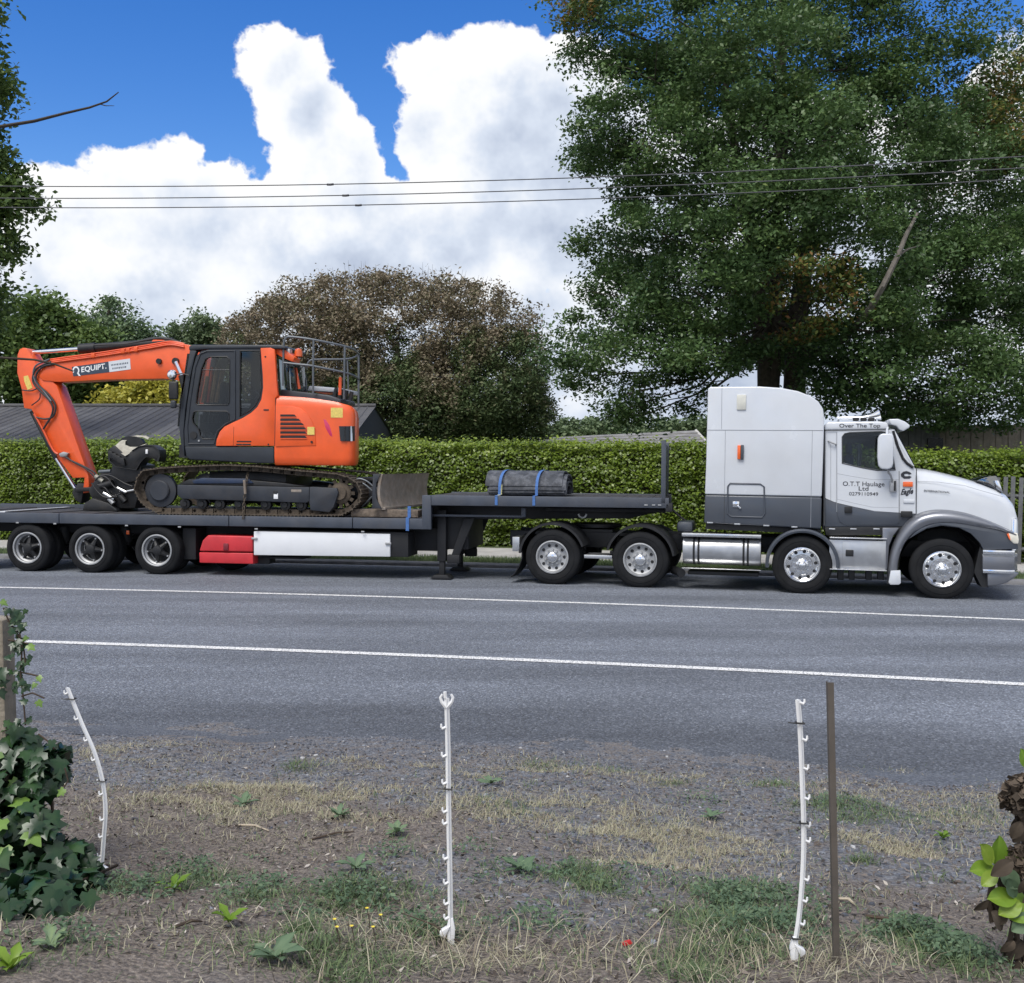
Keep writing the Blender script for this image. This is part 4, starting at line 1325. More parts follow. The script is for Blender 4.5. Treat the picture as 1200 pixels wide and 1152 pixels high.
# ================================================================== the excavator
mat('orange_paint', (0.80, 0.105, 0.018), .38, var=.07, scale=3.5, coat=.3, dirt=.30, dirtcol=(.42, .085, .03))
mat('cab_grey', (0.021, 0.026, 0.034), .45, var=.15, scale=4, coat=.1, dirt=.15, dirtcol=(.05, .048, .045))
mat('machine_black', (0.010, 0.011, 0.013), .5, var=.3, scale=7, dirt=.3, dirtcol=(.07, .06, .05))
mat('track_steel', (0.10, 0.08, 0.06), .8, metal=.3, var=.35, scale=11, bump=.3, bscale=50, dirt=.7, dirtcol=(.15, .115, .085))
mat('track_frame_paint', (0.026, 0.031, 0.041), .55, var=.2, scale=5, dirt=.4, dirtcol=(.065, .056, .05))
mat('worn_steel', (0.27, 0.235, 0.20), .65, metal=.1, var=.25, scale=8, dirt=.85, dirtcol=(.21, .155, .11))
mat('bucket_grey', (0.36, 0.35, 0.30), .6, metal=.3, var=.2, scale=9, dirt=.5, dirtcol=(.15, .12, .09))
mat('label_yellow', (0.72, 0.55, 0.14), .6, var=.15, scale=30)
mat('decal_navy', (0.035, 0.055, 0.085), .5, var=.05)
mat('decal_pale', (0.62, 0.66, 0.70), .5, var=.04)
mat('decal_white', (0.82, 0.83, 0.84), .5, var=.02)
mat('rail_grey', (0.12, 0.135, 0.15), .45, metal=.3, var=.1, scale=6)
mat('hose_black', (0.022, 0.022, 0.024), .6)
mat('hose_orange', (0.72, 0.09, 0.02), .45, dirt=.3, dirtcol=(.1, .04, .03))
mat('reflector_red', (0.55, 0.03, 0.10), .3, coat=.4)
mat('seat_dark', (0.02, 0.021, 0.024), .8)
mat('lever_tan', (0.42, 0.25, 0.12), .6, var=.3, scale=12)
mat('blade_blue', (0.02, 0.035, 0.075), .4, dirt=.3, dirtcol=(.05, .05, .05))
glass_mat('dark_glass', (0.6, 0.64, 0.66), .045)


def excavator():
    t = thing('excavator', 'orange tracked excavator with folded boom and dark grey cab loaded on the trailer', 'excavator', M_TRAILER)
    # ---------------- undercarriage, both tracks
    loop = [(166, 551.5), (185, 548.8), (210, 547), (240, 545.6), (267, 545), (300, 546.5), (330, 549.5), (350, 551.5), (375, 553.5), (395, 555.5), (409, 560), (418, 566.5), (423, 576.5), (421, 588), (412, 597), (399, 602.6)]
    loop_b = [(333, 0), (260, 0), (186, 0)]
    loop_l = [(171, 594.5), (163, 587), (158.5, 578), (157.2, 570), (160, 559.5)]
    pts = [R(u, v, 0) for u, v in loop]
    zb = Z_DECK + .02
    pts[-1] = (pts[-1][0], zb + .02)
    pts += [(R(u, 600, 0)[0], zb) for u, _ in loop_b] + [R(u, v, 0) for u, v in loop_l]
    # even shoe spacing
    P2 = [Vector((x, 0, z)) for x, z in pts]
    P2.append(P2[0])
    seg = [(P2[i + 1] - P2[i]).length for i in range(len(P2) - 1)]
    tot = sum(seg)
    n = 46
    pitch = tot / n

    def along(s):
        s %= tot
        for i, l in enumerate(seg):
            if s <= l: return P2[i].lerp(P2[i + 1], s / l), (P2[i + 1] - P2[i]).normalized()
            s -= l
        return P2[-1], (P2[0] - P2[-2]).normalized()
    # a shoe: plate with three grousers, built about the origin, length along x, width along y, outside +z
    sh = MB()
    prof = [(-pitch * .49, 0), (-pitch * .49, -.012), (pitch * .49, -.012), (pitch * .49, 0), (pitch * .36, .004), (pitch * .33, .022), (pitch * .27, .022), (pitch * .23, .003),
            (pitch * .04, .003), (pitch * .02, .022), (-pitch * .04, .022), (-pitch * .08, .003), (-pitch * .28, .003), (-pitch * .31, .022), (-pitch * .38, .022), (-pitch * .42, .003)]
    sh.prism(prof, -.24, .24)
    shoe = sh.mesh('track_shoe', smooth=False); shoe.materials.append(MATS['track_steel'])
    lk = MB()
    for y in (-.075, .045):
        lk.box(-pitch * .46, pitch * .46, y, y + .03, -.10, -.013)
    lk.cyl((pitch * .3, -.075, -.06), (pitch * .3, .075, -.06), .03, n=8)
    linkm = lk.mesh('track_link', smooth=False); linkm.materials.append(MATS['track_steel'])
    for side, yc in ((0, .26), (1, 2.19)):
        for i in range(n):
            p, d = along((i + .5) * pitch)
            # path runs clockwise seen from the near side, so outside is to the left of d... measured from the loop's middle
            nrm = Vector((-d.z, 0, d.x))
            mid = Vector(((P2[0].x + P2[10].x) / 2, 0, zb + .35))
            if nrm.dot(p - mid) < 0: nrm = -nrm
            ex = Vector((0, 1, 0)).cross(nrm)
            m = Matrix(((ex.x, 0, nrm.x, p.x), (0, 1, 0, yc), (ex.z, 0, nrm.z, p.z), (0, 0, 0, 1)))
            o = bpy.data.objects.new('track_shoe', shoe); COL.objects.link(o); o.parent = t; o.matrix_local = m
            if side == 0:
                o2 = bpy.data.objects.new('track_link', linkm); COL.objects.link(o2); o2.parent = o
        # idler, sprocket, rollers
        ix, iz = R(186, 575, .1)
        y0 = yc - .16
        w = MB(); w.lathe([(.001, 0), (.18, 0), (.20, .02), (.20, .05), (.26, .06), (.315, .07), (.315, .16), (.26, .17), (.001, .17)], (ix, y0, iz - .0), 32)
        w.build('idler_wheel', 'track_frame_paint', t, angle=40)
        sx, sz = R(398, 578, .1)
        w = MB(); w.lathe([(.001, -.02), (.12, -.02), (.14, .02), (.17, .03), (.2, .05), (.2, .12), (.001, .12)], (sx, y0, sz), 28)
        for j in range(12):
            q = 2 * math.pi * j / 12
            w.box(-.03, .03, .06, .10, .18, .27)
            o_ = len(w.v) - 8
            mt = Matrix.Translation((sx, y0, sz)) @ Matrix.Rotation(q, 4, 'Y')
            for a in range(o_, len(w.v)): w.v[a] = tuple(mt @ Vector(w.v[a]))
        w.build('drive_sprocket', 'track_steel', t)
        for u in (215, 235, 256, 279, 310, 333, 352):
            rx, rz = R(u, 588, .1)
            MB().lathe([(.001, 0), (.05, 0), (.06, .02), (.10, .03), (.10, .09), (.075, .1), (.075, .2), (.001, .2)], (rx, y0 + .02, zb + .19), 18).build('track_roller', 'machine_black', t, angle=40)
        fr = [(207, 568), (362, 571), (362, 587.5), (358, 589.3), (212, 584.5), (207, 580)]
        MB().prism(PR(fr, .04), yc - .2, yc + .16).build('track_frame', 'track_frame_paint', t, .012)
        fr = [(363, 570.5), (395, 572), (396.5, 578), (391, 594), (386, 600.5), (364, 598), (362.5, 589)]
        MB().prism(PR(fr, .04), yc - .23, yc + .1).build('sprocket_guard', 'track_frame_paint', t, .015)
        fr = [(207, 567.6), (220, 561.5), (290, 562.5), (330, 566), (362, 570.6)]
        MB().prism(PR(fr, .06), yc - .14, yc + .2).build('track_cover', 'machine_black', t, .015)
        fr = [(224, 563.5), (236, 560), (290, 561), (296, 566.5), (226, 566.8)]
        if side == 0:
            MB().prism(PR(fr, .06), yc - .17, yc - .12).build('frame_gusset', 'blade_blue', t, .012)
            a = R(290.5, 579, .04)
            for u, v, du, dv, m_ in ((322.5, 577.3, 2.6, 2.4, 'machine_black'), (323, 581.5, 2.5, 3.2, 'decal_white'), (347, 575.3, 6, 1.6, 'worn_steel')):
                p, q = R(u - du, v - dv, .05), R(u + du, v + dv, .05)
                MB().box(p[0], q[0], yc - .204, yc - .19, q[1], p[1]).build('frame_mark', m_, t, .003)
    # middle frame
    a, b = R(250, 552, .7), R(340, 590, .7)
    MB().box(a[0], b[0], .5, 1.95, b[1], a[1]).build('centre_frame', 'machine_black', t, .03)
    c = MB(); c.lathe([(.55, 0), (.55, .26), (.001, .26)], (0, 0, 0), 32)
    c.xf(Matrix.Translation(((a[0] + b[0]) / 2, 1.22, a[1] - .12)) @ Matrix.Rotation(R_(90), 4, 'X'))
    c.build('slew_ring', 'machine_black', t)
    # ---------------- chain tying the track
    # ---------------- upper structure
    NY = .10
    skirt = [(216, 522.8), (321.4, 523.3), (321.4, 543.5), (300, 543), (222, 538.8), (218, 535)]
    MB().prism(PR(skirt, NY), NY - .005, 2.36).build('lower_skirt', 'cab_grey', t, .025, 3)
    # counterweight and engine cover, plan outline with rounded tail
    plan = [(321.6, .07), (360, .06), (393, .068), (406, .095), (413, .16), (417.3, .30), (419.5, .6), (420.5, 1.15), (419, 1.6), (413, 1.95), (402, 2.2), (385, 2.36), (321.6, 2.38)]
    tops = [(321, 463.4), (347, 464.6), (370, 466.6), (394, 470.4), (412.5, 475), (424, 481.5)]
    cw = []
    zlo = R(350, 545.2, .07)[1]
    for u, y in plan:
        x = R(u, 510, y)[0]
        v = np.interp(u, [q[0] for q in tops], [q[1] for q in tops])
        cw.append((x, y, R(u, v, min(y, .5))[1]))
    # the far half mirrors the near half
    near = cw[:8]
    full = cw[:-1] + [(near[0][0], 2.38, near[0][2])]
    zs = [0, .03, .12, .5, .85, .95, 1.0]
    ins = [.05, .015, 0, 0, 0.0, .02, .07]
    cx, cy = near[0][0] - .2, 1.22
    rows = []
    for s, i_ in zip(zs, ins):
        row = []
        for x, y, z in full:
            d = Vector((x - cx, y - cy)); d2 = d * (1 - i_ / d.length)
            row.append((max(near[0][0], cx + d2.x) if abs(x - near[0][0]) < 1e-4 else cx + d2.x, cy + d2.y, zlo + (z - zlo) * s))
        rows.append(row)
    def sub2(r):
        out = []
        for i in range(len(r) - 1):
            p0, p1, p2, p3 = [Vector(r[max(0, min(len(r) - 1, j))]) for j in (i - 1, i, i + 1, i + 2)]
            for k_ in range(4):
                s = k_ / 4
                out.append(.5 * ((2 * p1) + (-p0 + p2) * s + (2 * p0 - 5 * p1 + 4 * p2 - p3) * s * s + (-p0 + 3 * p1 - 3 * p2 + p3) * s ** 3))
        out.append(Vector(r[-1])); return out
    rows = [sub2(r) for r in rows]
    m = MB(); m.grid(rows); k = len(rows[0])
    m.f.append(tuple((len(rows) - 1) * k + i for i in range(k))); m.f.append(tuple(range(k)))
    m.build('counterweight', 'orange_paint', t, angle=40)
    # vent door with slots
    vd = [(323.3, 475.6), (342, 475.8), (352, 478.5), (360, 485), (366, 494), (369.8, 506), (370.3, 522.2), (323.2, 523.2)]
    MB().prism(PR(vd, .06), .048, .07).build('vent_door', 'orange_paint', t, .006)
    for i, (v, ur) in enumerate(((487, 347.5), (492, 352.5), (497, 356.5), (502, 359.5), (507, 360), (512, 360))):
        MB().prism(PR([(328.7, v - 1.3), (ur - 2.5, v - 1.3), (ur, v + 1.3), (328.7, v + 1.3)], .05), .040, .05).build('vent_slot', 'machine_black', t)
        MB().prism(PR([(328.7, v + 1.5), (ur, v + 1.5), (ur, v + 2.5), (328.7, v + 2.5)], .05), .032, .05).build('louvre', 'orange_paint', t, .002)
    p = R(365.5, 518, .05); MB().cyl((p[0], .03, p[1]), (p[0], .06, p[1]), .022, n=10).build('door_lock', 'machine_black', t)
    for u0, v0, u1, v1, y in ((389, 478, 402.5, 489.5, .12), (360.3, 500.3, 368.5, 509.5, .04)):
        p, q = R(u0, v0, y), R(u1, v1, y)
        if y > .1:
            # follows the curve of the tail
            rows_ = [[(R(u, v, y)[0], yy, R(u, v, y)[1]) for u, yy in ((389, .058), (396, .062), (402.5, .078))] for v in (478, 489.5)]
            MB().grid(rows_).build('warning_label', 'label_yellow', t)
        else:
            MB().box(p[0], q[0], y - .006, y + .01, q[1], p[1]).build('warning_label', 'label_yellow', t)
    rf = [(378.5, 490.5), (382.5, 491.5), (386.5, 498), (389.5, 508), (390, 512.3), (386.5, 510.5), (381.5, 502)]
    MB().prism(PR(rf, .08), .062, .12).build('side_reflector', 'reflector_red', t, .01)
    rr = [[(R(u, v, y + .0)[0], y - .035, R(u, v, y)[1]) for u, y in ((398.5 + (1.6 if v > 500 else 0), .07), (405, .092), (411, .135), (416, .235), (419.3, .52))] for v in (499.5, 517)]
    MB().grid(rr).build('rear_grille', 'dark_glass', t)
    MB().grid([[(x - .012, y + .006, z) for x, y, z in r] for r in rr]).build('rear_grille', 'cab_grey', t)
    for i in range(1, 4):
        b0, b1 = Vector(rr[0][i]), Vector(rr[1][i]); MB().cyl(b0 + Vector((.0, -.006, 0)), b1 + Vector((.0, -.006, 0)), .012, n=6).build('grille_bar', 'machine_black', t)
    # orange side panel with pillar sweeping up behind the cab
    op = [(305.3, 407.8), (317, 407.5), (322, 409.5), (323.5, 435), (325, 458), (326, 463.5), (323.3, 466), (322, 522.6), (253, 522.6), (254, 515), (257.5, 506), (263, 500), (272, 495.5), (284, 490), (294, 484), (301.5, 477), (306.3, 468), (308.3, 455), (308, 440)]
    MB().panel(PR(op, NY - .02), [], NY - .03, NY + .05).build('side_panel', 'orange_paint', t, .012, smooth=True)
    def seam(pts, ly, w=.009, m_='machine_black'):
        q = [R(u, v, ly) for u, v in pts]
        MB().ring_tube([(x, ly, z) for x, z in q], w / 2, 6).build('panel_seam', m_, t)
    seam([(322.8, 466), (322, 522.5)], NY - .03, .012)
    seam([(274, 500), (273.5, 522)], NY - .031, .006)
    for u, v in ((311, 418), (314.6, 520.8)):
        p = R(u, v, NY - .03); MB().cyl((p[0], NY - .036, p[1]), (p[0], NY, p[1]), .017, n=8).build('bolt', 'machine_black', t)
    p = R(312, 480.5, NY - .03)
    MB().box(p[0] - .05, p[0] + .05, NY - .04, NY - .028, p[1] - .01, p[1] + .015).build('step_pad', 'machine_black', t, .004)
    # small maker's decal: two rows of strokes
    for u0, u1, v in ((277.5, 294.5, 517.6), (277, 283.5, 521), (284, 294, 521)):
        p, q = R(u0, v - .9, NY - .03), R(u1, v + .7, NY - .03)
        MB().box(p[0], q[0], NY - .033, NY - .029, q[1], p[1]).build('model_decal', 'machine_black', t)
    # ---------------- cab: near side with door, openings and glass
    out = [(216.5, 522.5), (216, 505), (220, 470), (226, 432), (230, 418), (236, 411.5), (246, 409), (305, 408), (308, 440), (308.3, 455), (306, 468), (301, 477), (293.5, 484), (283.5, 490), (271.5, 495.3), (262.5, 499.8), (257, 506), (253.6, 515), (252.7, 522.5)]
    dw = [(241, 420.5), (246, 418.2), (266, 418), (269.2, 421), (269, 471.5), (267, 474.5), (232, 474.5), (229.5, 472.5), (231, 460), (236, 432)]
    lw = [(227, 483), (230, 481.8), (266, 482), (268.8, 485), (268.3, 495.5), (262, 499), (256.5, 505.5), (253.8, 512), (252, 514.5), (238, 514.5), (234.5, 511), (232.5, 503), (226, 495.5), (225, 490)]
    rw = [(281.5, 411), (304.5, 411), (306, 440), (306.5, 454), (304.3, 466), (299.5, 475), (292, 481.8), (281, 488)]
    CY, CFY = NY, 1.12
    MB().panel(PR(out, CY), [PR(dw, CY), PR(lw, CY), PR(rw, CY)], CY, CY + .05).build('cab_side', 'cab_grey', t, smooth=False)
    MB().panel(PR(out, CY), [PR(dw, CY), PR(rw, CY)], CFY - .05, CFY).build('cab_side', 'cab_grey', t, smooth=False)
    for w_, nm in ((dw, 'door_window'), (lw, 'door_window'), (rw, 'side_window')):
        MB().panel(PR(w_, CY), [], CY + .02, CY + .026).build(nm, 'dark_glass', t, smooth=False)
    # door frame raised, window rubbers
    df = [(235, 414.5), (243, 411.5), (275.5, 411.2), (275.5, 491.5), (265, 496.5), (255, 505), (251, 520), (221, 520), (219.5, 500), (223, 470), (229, 430)]
    q = [R(u, v, CY) for u, v in df + [df[0]]]
    MB().ring_tube([(x, CY - .002, z) for x, z in q], .016, 8).build('door_frame', 'cab_grey', t)
    for w_ in (dw, lw, rw):
        q = [R(u, v, CY) for u, v in w_ + [w_[0]]]
        MB().ring_tube([(x, CY - .002, z) for x, z in q], .011, 6).build('window_seal', 'machine_black', t)
    seam([(236, 433.5), (269, 433.5)], CY + .016, .016, 'cab_grey')
    p = R(227, 515, CY); MB().cyl((p[0], CY - .02, p[1] + .08), (p[0], CY + .01, p[1] + .08), .07, n=16).build('door_latch', 'machine_black', t)
    p = R(233.5, 516.5, CY); MB().cyl((p[0], CY - .02, p[1]), (p[0], CY + .01, p[1]), .018, n=10).build('door_bolt', 'dull_silver', t)
    roof = [(222, 410.8), (221.5, 406), (226, 404), (330, 404.3), (335, 406.5), (335, 409), (305, 408.6), (247, 409)]
    MB().prism(PR(roof, CY), CY - .02, CFY + .02).build('cab_roof', 'cab_grey', t, .02)
    frn = [(222.5, 410), (230.5, 411), (228, 419), (223.5, 440), (217.5, 478), (215.3, 505), (216.2, 535), (211.8, 519), (209.8, 500), (212.5, 470), (217, 445)]
    for y in (CY - .01, CFY - .1):
        MB().prism(PR(frn, CY), y, y + .11).build('front_pillar', 'cab_grey', t, .015)
    MB().prism(PR([(213, 470), (217.5, 445), (222, 415), (224, 415), (219, 445), (214.5, 470), (212, 500), (210.5, 500)], .3), CY + .11, CFY - .1).build('windscreen', 'dark_glass', t)
    MB().prism(PR([(214, 521), (214, 536), (240, 538), (240, 521)], .3), CY + .06, CFY).build('cab_floor', 'machine_black', t)
    # inside: seat, lever stacks, console
    p = R(262, 470, .6)
    s = MB(); s.box(p[0] + .02, p[0] + .16, .35, .85, p[1] - .55, p[1] + .35); s.box(p[0] - .4, p[0] + .1, .35, .85, p[1] - .6, p[1] - .42)
    s.build('seat', 'seat_dark', t, .06, 3)
    for i, (u0, v0, u1, v1, m_) in enumerate(((234, 466, 238, 440, 'hose_orange'), (238, 472, 243, 441, 'lever_tan'), (243, 472, 248, 430, 'hose_orange'), (247, 472, 253, 430, 'lever_tan'), (252, 472, 259, 432, 'lever_tan'), (264, 474, 268, 448, 'lever_tan'))):
        a_, b_ = R(u0, v0, .8), R(u1, v1, .8)
        MB().ring_tube([(a_[0], .78 + .02 * i, a_[1]), (b_[0], .8 + .02 * i, b_[1])], .045 if m_ == 'lever_tan' else .03, 8).build('hydraulic_pipe', m_, t)
    for i in range(5):
        a_ = R(236 + i * 4, 510, .5); b_ = R(236 + i * 5, 486, .5)
        MB().ring_tube([(a_[0], .45 + i * .04, a_[1]), (b_[0], .5, b_[1])], .025, 6).build('control_lever', 'machine_black', t)
    hs = [R(u, v, .5) for u, v in ((283, 455), (290, 462), (297, 456), (303, 462), (298, 468), (288, 466), (285, 472))]
    MB().ring_tube([(x, .5, z) for x, z in hs], .012, 6).build('cab_cable', 'rail_grey', t)
    MB().box(R(270, 500, .5)[0], R(305, 500, .5)[0], .4, .9, R(270, 515, .5)[1], R(270, 488, .5)[1]).build('console', 'seat_dark', t, .05)
    # mirror and work lamp ahead of the cab
    p0, p1 = R(198, 447, -.05), R(208.5, 468, -.05)
    MB().box(p0[0], p1[0], -.08, .0, p1[1], p0[1]).build('mirror', 'machine_black', t, .03, 3)
    p0, p1 = R(199.5, 469, -.05), R(206, 478.5, -.05)
    MB().box(p0[0], p1[0], -.07, .01, p1[1], p0[1]).build('mirror', 'cab_grey', t, .03, 3)
    pts = [(220, 440), (213, 437.5), (206, 438.5), (203, 442), (203, 449)]
    MB().ring_tube([(R(u, v, 0)[0], .06 - .02 * i, R(u, v, 0)[1]) for i, (u, v) in enumerate(pts)], .013, 6).build('mirror_arm', 'machine_black', t)
    p = R(200.5, 439, -.02)
    l = MB(); l.lathe([(.001, -.05), (.06, -.045), (.085, -.02), (.095, .03), (.06, .06), (.001, .07)], (p[0], 0, p[1]), 20); l.build('round_mirror', 'chrome', t)
    # ---------------- machine deck behind the cab
    MB().prism(PR([(324, 417), (345, 424), (348, 463), (327, 463)], .35), .35, 1.0).build('cab_rear_window', 'dark_glass', t, .01)
    MB().prism(PR([(329, 456), (385, 463), (400, 468), (400, 474), (329, 467)], .3), .28, 1.15).build('engine_hood', 'cab_grey', t, .03)
    MB().prism(PR([(362, 452), (401, 455), (401, 460), (360, 458)], .9), .9, 1.9).build('hood_panel', mat('pale_grey', (.42, .44, .48), .5), t, .02)
    MB().prism(PR([(323, 408.5), (335, 410.5), (346, 419), (344, 424.5), (332, 419.5), (323, 414)], .2), .16, .5).build('roof_bracket', 'orange_paint', t, .015)
    b = R(347.5, 411, .3)
    w = MB(); w.lathe([(.075, 0), (.075, .09), (.055, .14), (.001, .16)], (0, 0, 0), 16); w.xf(Matrix.Translation((b[0], .4, b[1] - .1)) @ Matrix.Rotation(R_(90), 4, 'X')); w.build('beacon', 'amber_lens', t)
    p = R(336, 412, .25)
    MB().box(p[0] - .05, p[0] + .08, .2, .34, p[1] - .07, p[1] + .05).build('work_lamp', 'dull_silver', t, .02)
    for (u0, v0, u1, v1) in ((346, 431, 350.5, 456), (399, 442, 398.3, 463)):
        a_, b_ = R(u0, v0, .45), R(u1, v1, .45)
        MB().ring_tube([(a_[0], .45, a_[1]), (b_[0], .45, b_[1])], .032, 8).build('guide_post', 'orange_paint', t)
    # guard rail round the tail
    def rail(pts, r=.021, nm='guard_rail', m_='rail_grey'):
        q = [Vector((R(u, v, y)[0], y, R(u, v, y)[1])) for u, v, y in pts]
        MB().ring_tube(sub2([tuple(a) for a in q]), r, 8).build(nm, m_, t)
    rail([(331.5, 452, .15), (332, 425, .15), (332.5, 403, .15), (335, 396.5, .15), (341, 394.7, .15), (367, 398, .18), (403, 405.5, .4), (415, 410, .7), (420.5, 415, 1.2)])
    rail([(420.5, 415, 1.2), (416, 418.5, 1.9), (404, 421, 2.1), (370, 421.5, 2.25), (362, 424, 2.25), (359, 432, 2.25)])
    rail([(332, 425, .15), (350, 427, .15), (367, 429, .18), (403, 436.5, .4), (415, 440.5, .7), (420.5, 444, 1.2)])
    rail([(367.5, 398, .18), (367, 430, .18), (367, 462, .2)])
    rail([(404, 405.6, .4), (403.5, 436, .4), (403, 468, .42)])
    rail([(420.3, 415, 1.2), (420.3, 444, 1.2), (420, 477, 1.2)])
    rail([(346, 430, .9), (352, 431.5, .9), (357, 440, .9), (359, 450, .9), (359, 462, .9)], .016)
    rail([(407, 421, 2.1), (408, 450, 2.1), (408, 462, 2.1)], .018)
    for i in range(4):
        p = R(392 + i * 6, 462 + i * 1.5, .6)
        MB().cyl((p[0], .6, p[1] - .05), (p[0] + .04, .6, p[1] + .12), .05, .035, 10).build('filler_cap', 'machine_black', t)
    # ---------------- boom
    BY0, BY1 = 1.16, 1.56
    boom = [(45.5, 441), (47, 435), (53, 427), (62, 421.3), (90, 418.8), (120, 415), (150, 410.5), (178, 405), (196, 401.5), (208, 401), (222, 404.5), (236, 414), (250, 435), (252, 470), (232, 475), (217, 449), (204, 444.5), (190, 443.8), (120, 445), (90, 446.8), (67, 447.6), (50, 446)]
    MB().prism(PR(boom, BY0), BY0, BY1).build('boom', 'orange_paint', t, .012)
    # hard lines along the top of the boom
    for off, y in ((0, 1.17), (-2.2, 1.2), (1.8, 1.15)):
        pts = [(57, 424 + off), (75, 421.3 + off), (100, 418 + off), (125, 414.5 + off), (150, 410.5 + off), (178, 406 + off), (200, 402.5 + off), (216, 405 + off)]
        MB().ring_tube(sub2([(R(u, v, y)[0], y - .012, R(u, v, y)[1]) for u, v in pts]), .018, 6).build('hydraulic_pipe', 'hose_orange', t)
    for u, v in ((110, 416.5), (145, 411.5), (151, 410.5), (160, 409.5)):
        p = R(u, v, BY0); MB().box(p[0] - .04, p[0] + .04, BY0 - .045, BY0, p[1] - .05, p[1] + .05).build('pipe_clamp', 'orange_paint', t, .01)
    # boom pins and cylinder end
    for u, v, r_ in ((187, 423.5, .055), (206.5, 423.5, .07)):
        p = R(u, v, BY0); MB().cyl((p[0], BY0 - .05, p[1]), (p[0], BY1 + .05, p[1]), r_, n=16).build('pivot_pin', 'machine_black', t)
    a_, b_ = R(206, 424, BY0 - .1), R(213, 440, BY0 - .1); c_ = R(228, 500, BY0 - .1)
    MB().cyl((a_[0], BY0 - .1, a_[1]), (b_[0], BY0 - .1, b_[1]), .038, n=12).build('cylinder_rod', 'chrome', t)
    MB().cyl((b_[0], BY0 - .1, b_[1]), (c_[0], BY0 - .1, c_[1]), .07, n=14).build('boom_cylinder', 'machine_black', t)
    # arm cylinder above the boom
    a_, m_, b_ = R(32, 413.5, 1.36), R(97, 408.8, 1.36), R(203, 400.5, 1.36)
    MB().cyl((a_[0], 1.36, a_[1]), (m_[0], 1.36, m_[1]), .045, n=14).build('cylinder_rod', 'chrome', t)
    cy = MB(); cy.cyl((m_[0] - .03, 1.36, m_[1]), (b_[0], 1.36, b_[1]), .085, n=16); cy.cyl((m_[0] - .06, 1.36, m_[1]), (m_[0] + .3, 1.36, m_[1] + .02), .105, n=16); cy.build('arm_cylinder', 'machine_black', t)
    pts = [(108, 405), (125, 404), (145, 403.5), (160, 401), (175, 398), (188, 396.5), (200, 398), (212, 402)]
    MB().ring_tube(sub2([(R(u, v, 1.3)[0], 1.3, R(u, v, 1.3)[1]) for u, v in pts]), .028, 8).build('hydraulic_hose', 'hose_black', t)
    pts = [(150, 405), (165, 399.5), (180, 396.3), (195, 399)]
    MB().ring_tube(sub2([(R(u, v, 1.4)[0], 1.4, R(u, v, 1.4)[1]) for u, v in pts]), .022, 8).build('hydraulic_hose', 'hose_black', t)
    MB().prism(PR([(172, 406.5), (180, 398), (206, 399), (210, 402.5)], 1.3), 1.28, 1.44).build('cylinder_bracket', 'orange_paint', t, .01)
    # decals on the boom
    DY = BY0 - .006
    def deck(pts, nm, m_):
        MB().panel(PR(pts, BY0), [], DY, DY + .004).build(nm, m_, t, smooth=False)
    deck([(84.3, 430), (127, 423.8), (128.2, 436.2), (86, 441)], 'decal', 'decal_navy')
    deck([(127.2, 423.8), (152.5, 420.2), (153.3, 432.8), (128.4, 436.1)], 'decal', 'decal_pale')
    p = R(110.3, 431.6, BY0)
    text_part('EQUIPT.', 'lettering', 'decal_white', t, p[0], p[1], DY - .003, .13, .55, bold=.02, rise=.13)
    # mark before the word: open ring with a tail
    p = R(89.3, 434.8, BY0)
    ring = [(p[0] + .075 * math.cos(q), DY - .003, p[1] + .01 + .085 * math.sin(q)) for q in np.linspace(R_(-40), R_(215), 18)]
    rg = MB(); rows_ = [ring, [(p[0] + (x - p[0]) * .62, y, p[1] + .01 + (z - p[1] - .01) * .62) for x, y, z in ring]]
    rg.grid(rows_); rg.add([(p[0] + .02, DY - .003, p[1] - .035), (p[0] + .055, DY - .003, p[1] - .03), (p[0] + .105, DY - .003, p[1] - .105), (p[0] + .06, DY - .003, p[1] - .10)], [(0, 1, 2, 3)])
    rg.build('decal_mark', 'decal_white', t, smooth=False)
    # two lines of fine print on the pale half (too small to read in the photograph)
    for v_, u0, u1 in ((426.6, 130.5, 150), (430.9, 132, 149)):
        uu = u0
        random.seed(int(v_))
        while uu < u1:
            w_ = random.uniform(.8, 1.9)
            q0 = R(uu, v_ - (uu - 140) * .13, BY0)
            MB().box(q0[0], q0[0] + w_ * .012, DY - .003, DY, q0[1] - .016, q0[1] + .016).build('fine_print', 'decal_navy', t)
            uu += w_ + .45
    # ---------------- stick (dipper)
    st = [(20.3, 416), (22.8, 409.3), (27, 407.3), (31.5, 408.5), (35.5, 414.5), (45, 431.5), (58, 444), (66.5, 452), (103.5, 557.5), (104.5, 577), (97, 578), (98.8, 559.5), (85.4, 560.3), (63.4, 531), (51, 504.5), (36.7, 479.5), (28, 478.3), (25.2, 456), (20, 437)]
    SY0, SY1 = 1.18, 1.54
    MB().prism(PR(st, SY0), SY0, SY1).build('stick', 'orange_paint', t, .012)
    # bucket cylinder behind the stick
    a_, m_, b_ = R(38, 482, 1.36), R(66, 537, 1.36), R(91, 577, 1.36)
    MB().cyl((a_[0], 1.36, a_[1]), (m_[0], 1.36, m_[1]), .06, n=14).build('bucket_cylinder', 'machine_black', t)
    MB().cyl((m_[0], 1.36, m_[1]), (b_[0], 1.36, b_[1]), .038, n=12).build('cylinder_rod', 'chrome', t)
    p = R(30.5, 444, SY0)
    MB().prism(PR([(27.8, 441), (33, 440), (38.2, 454.5), (32.5, 457), (28.6, 447)], SY0), SY0 - .006, SY0).build('warning_label', 'label_yellow', t)
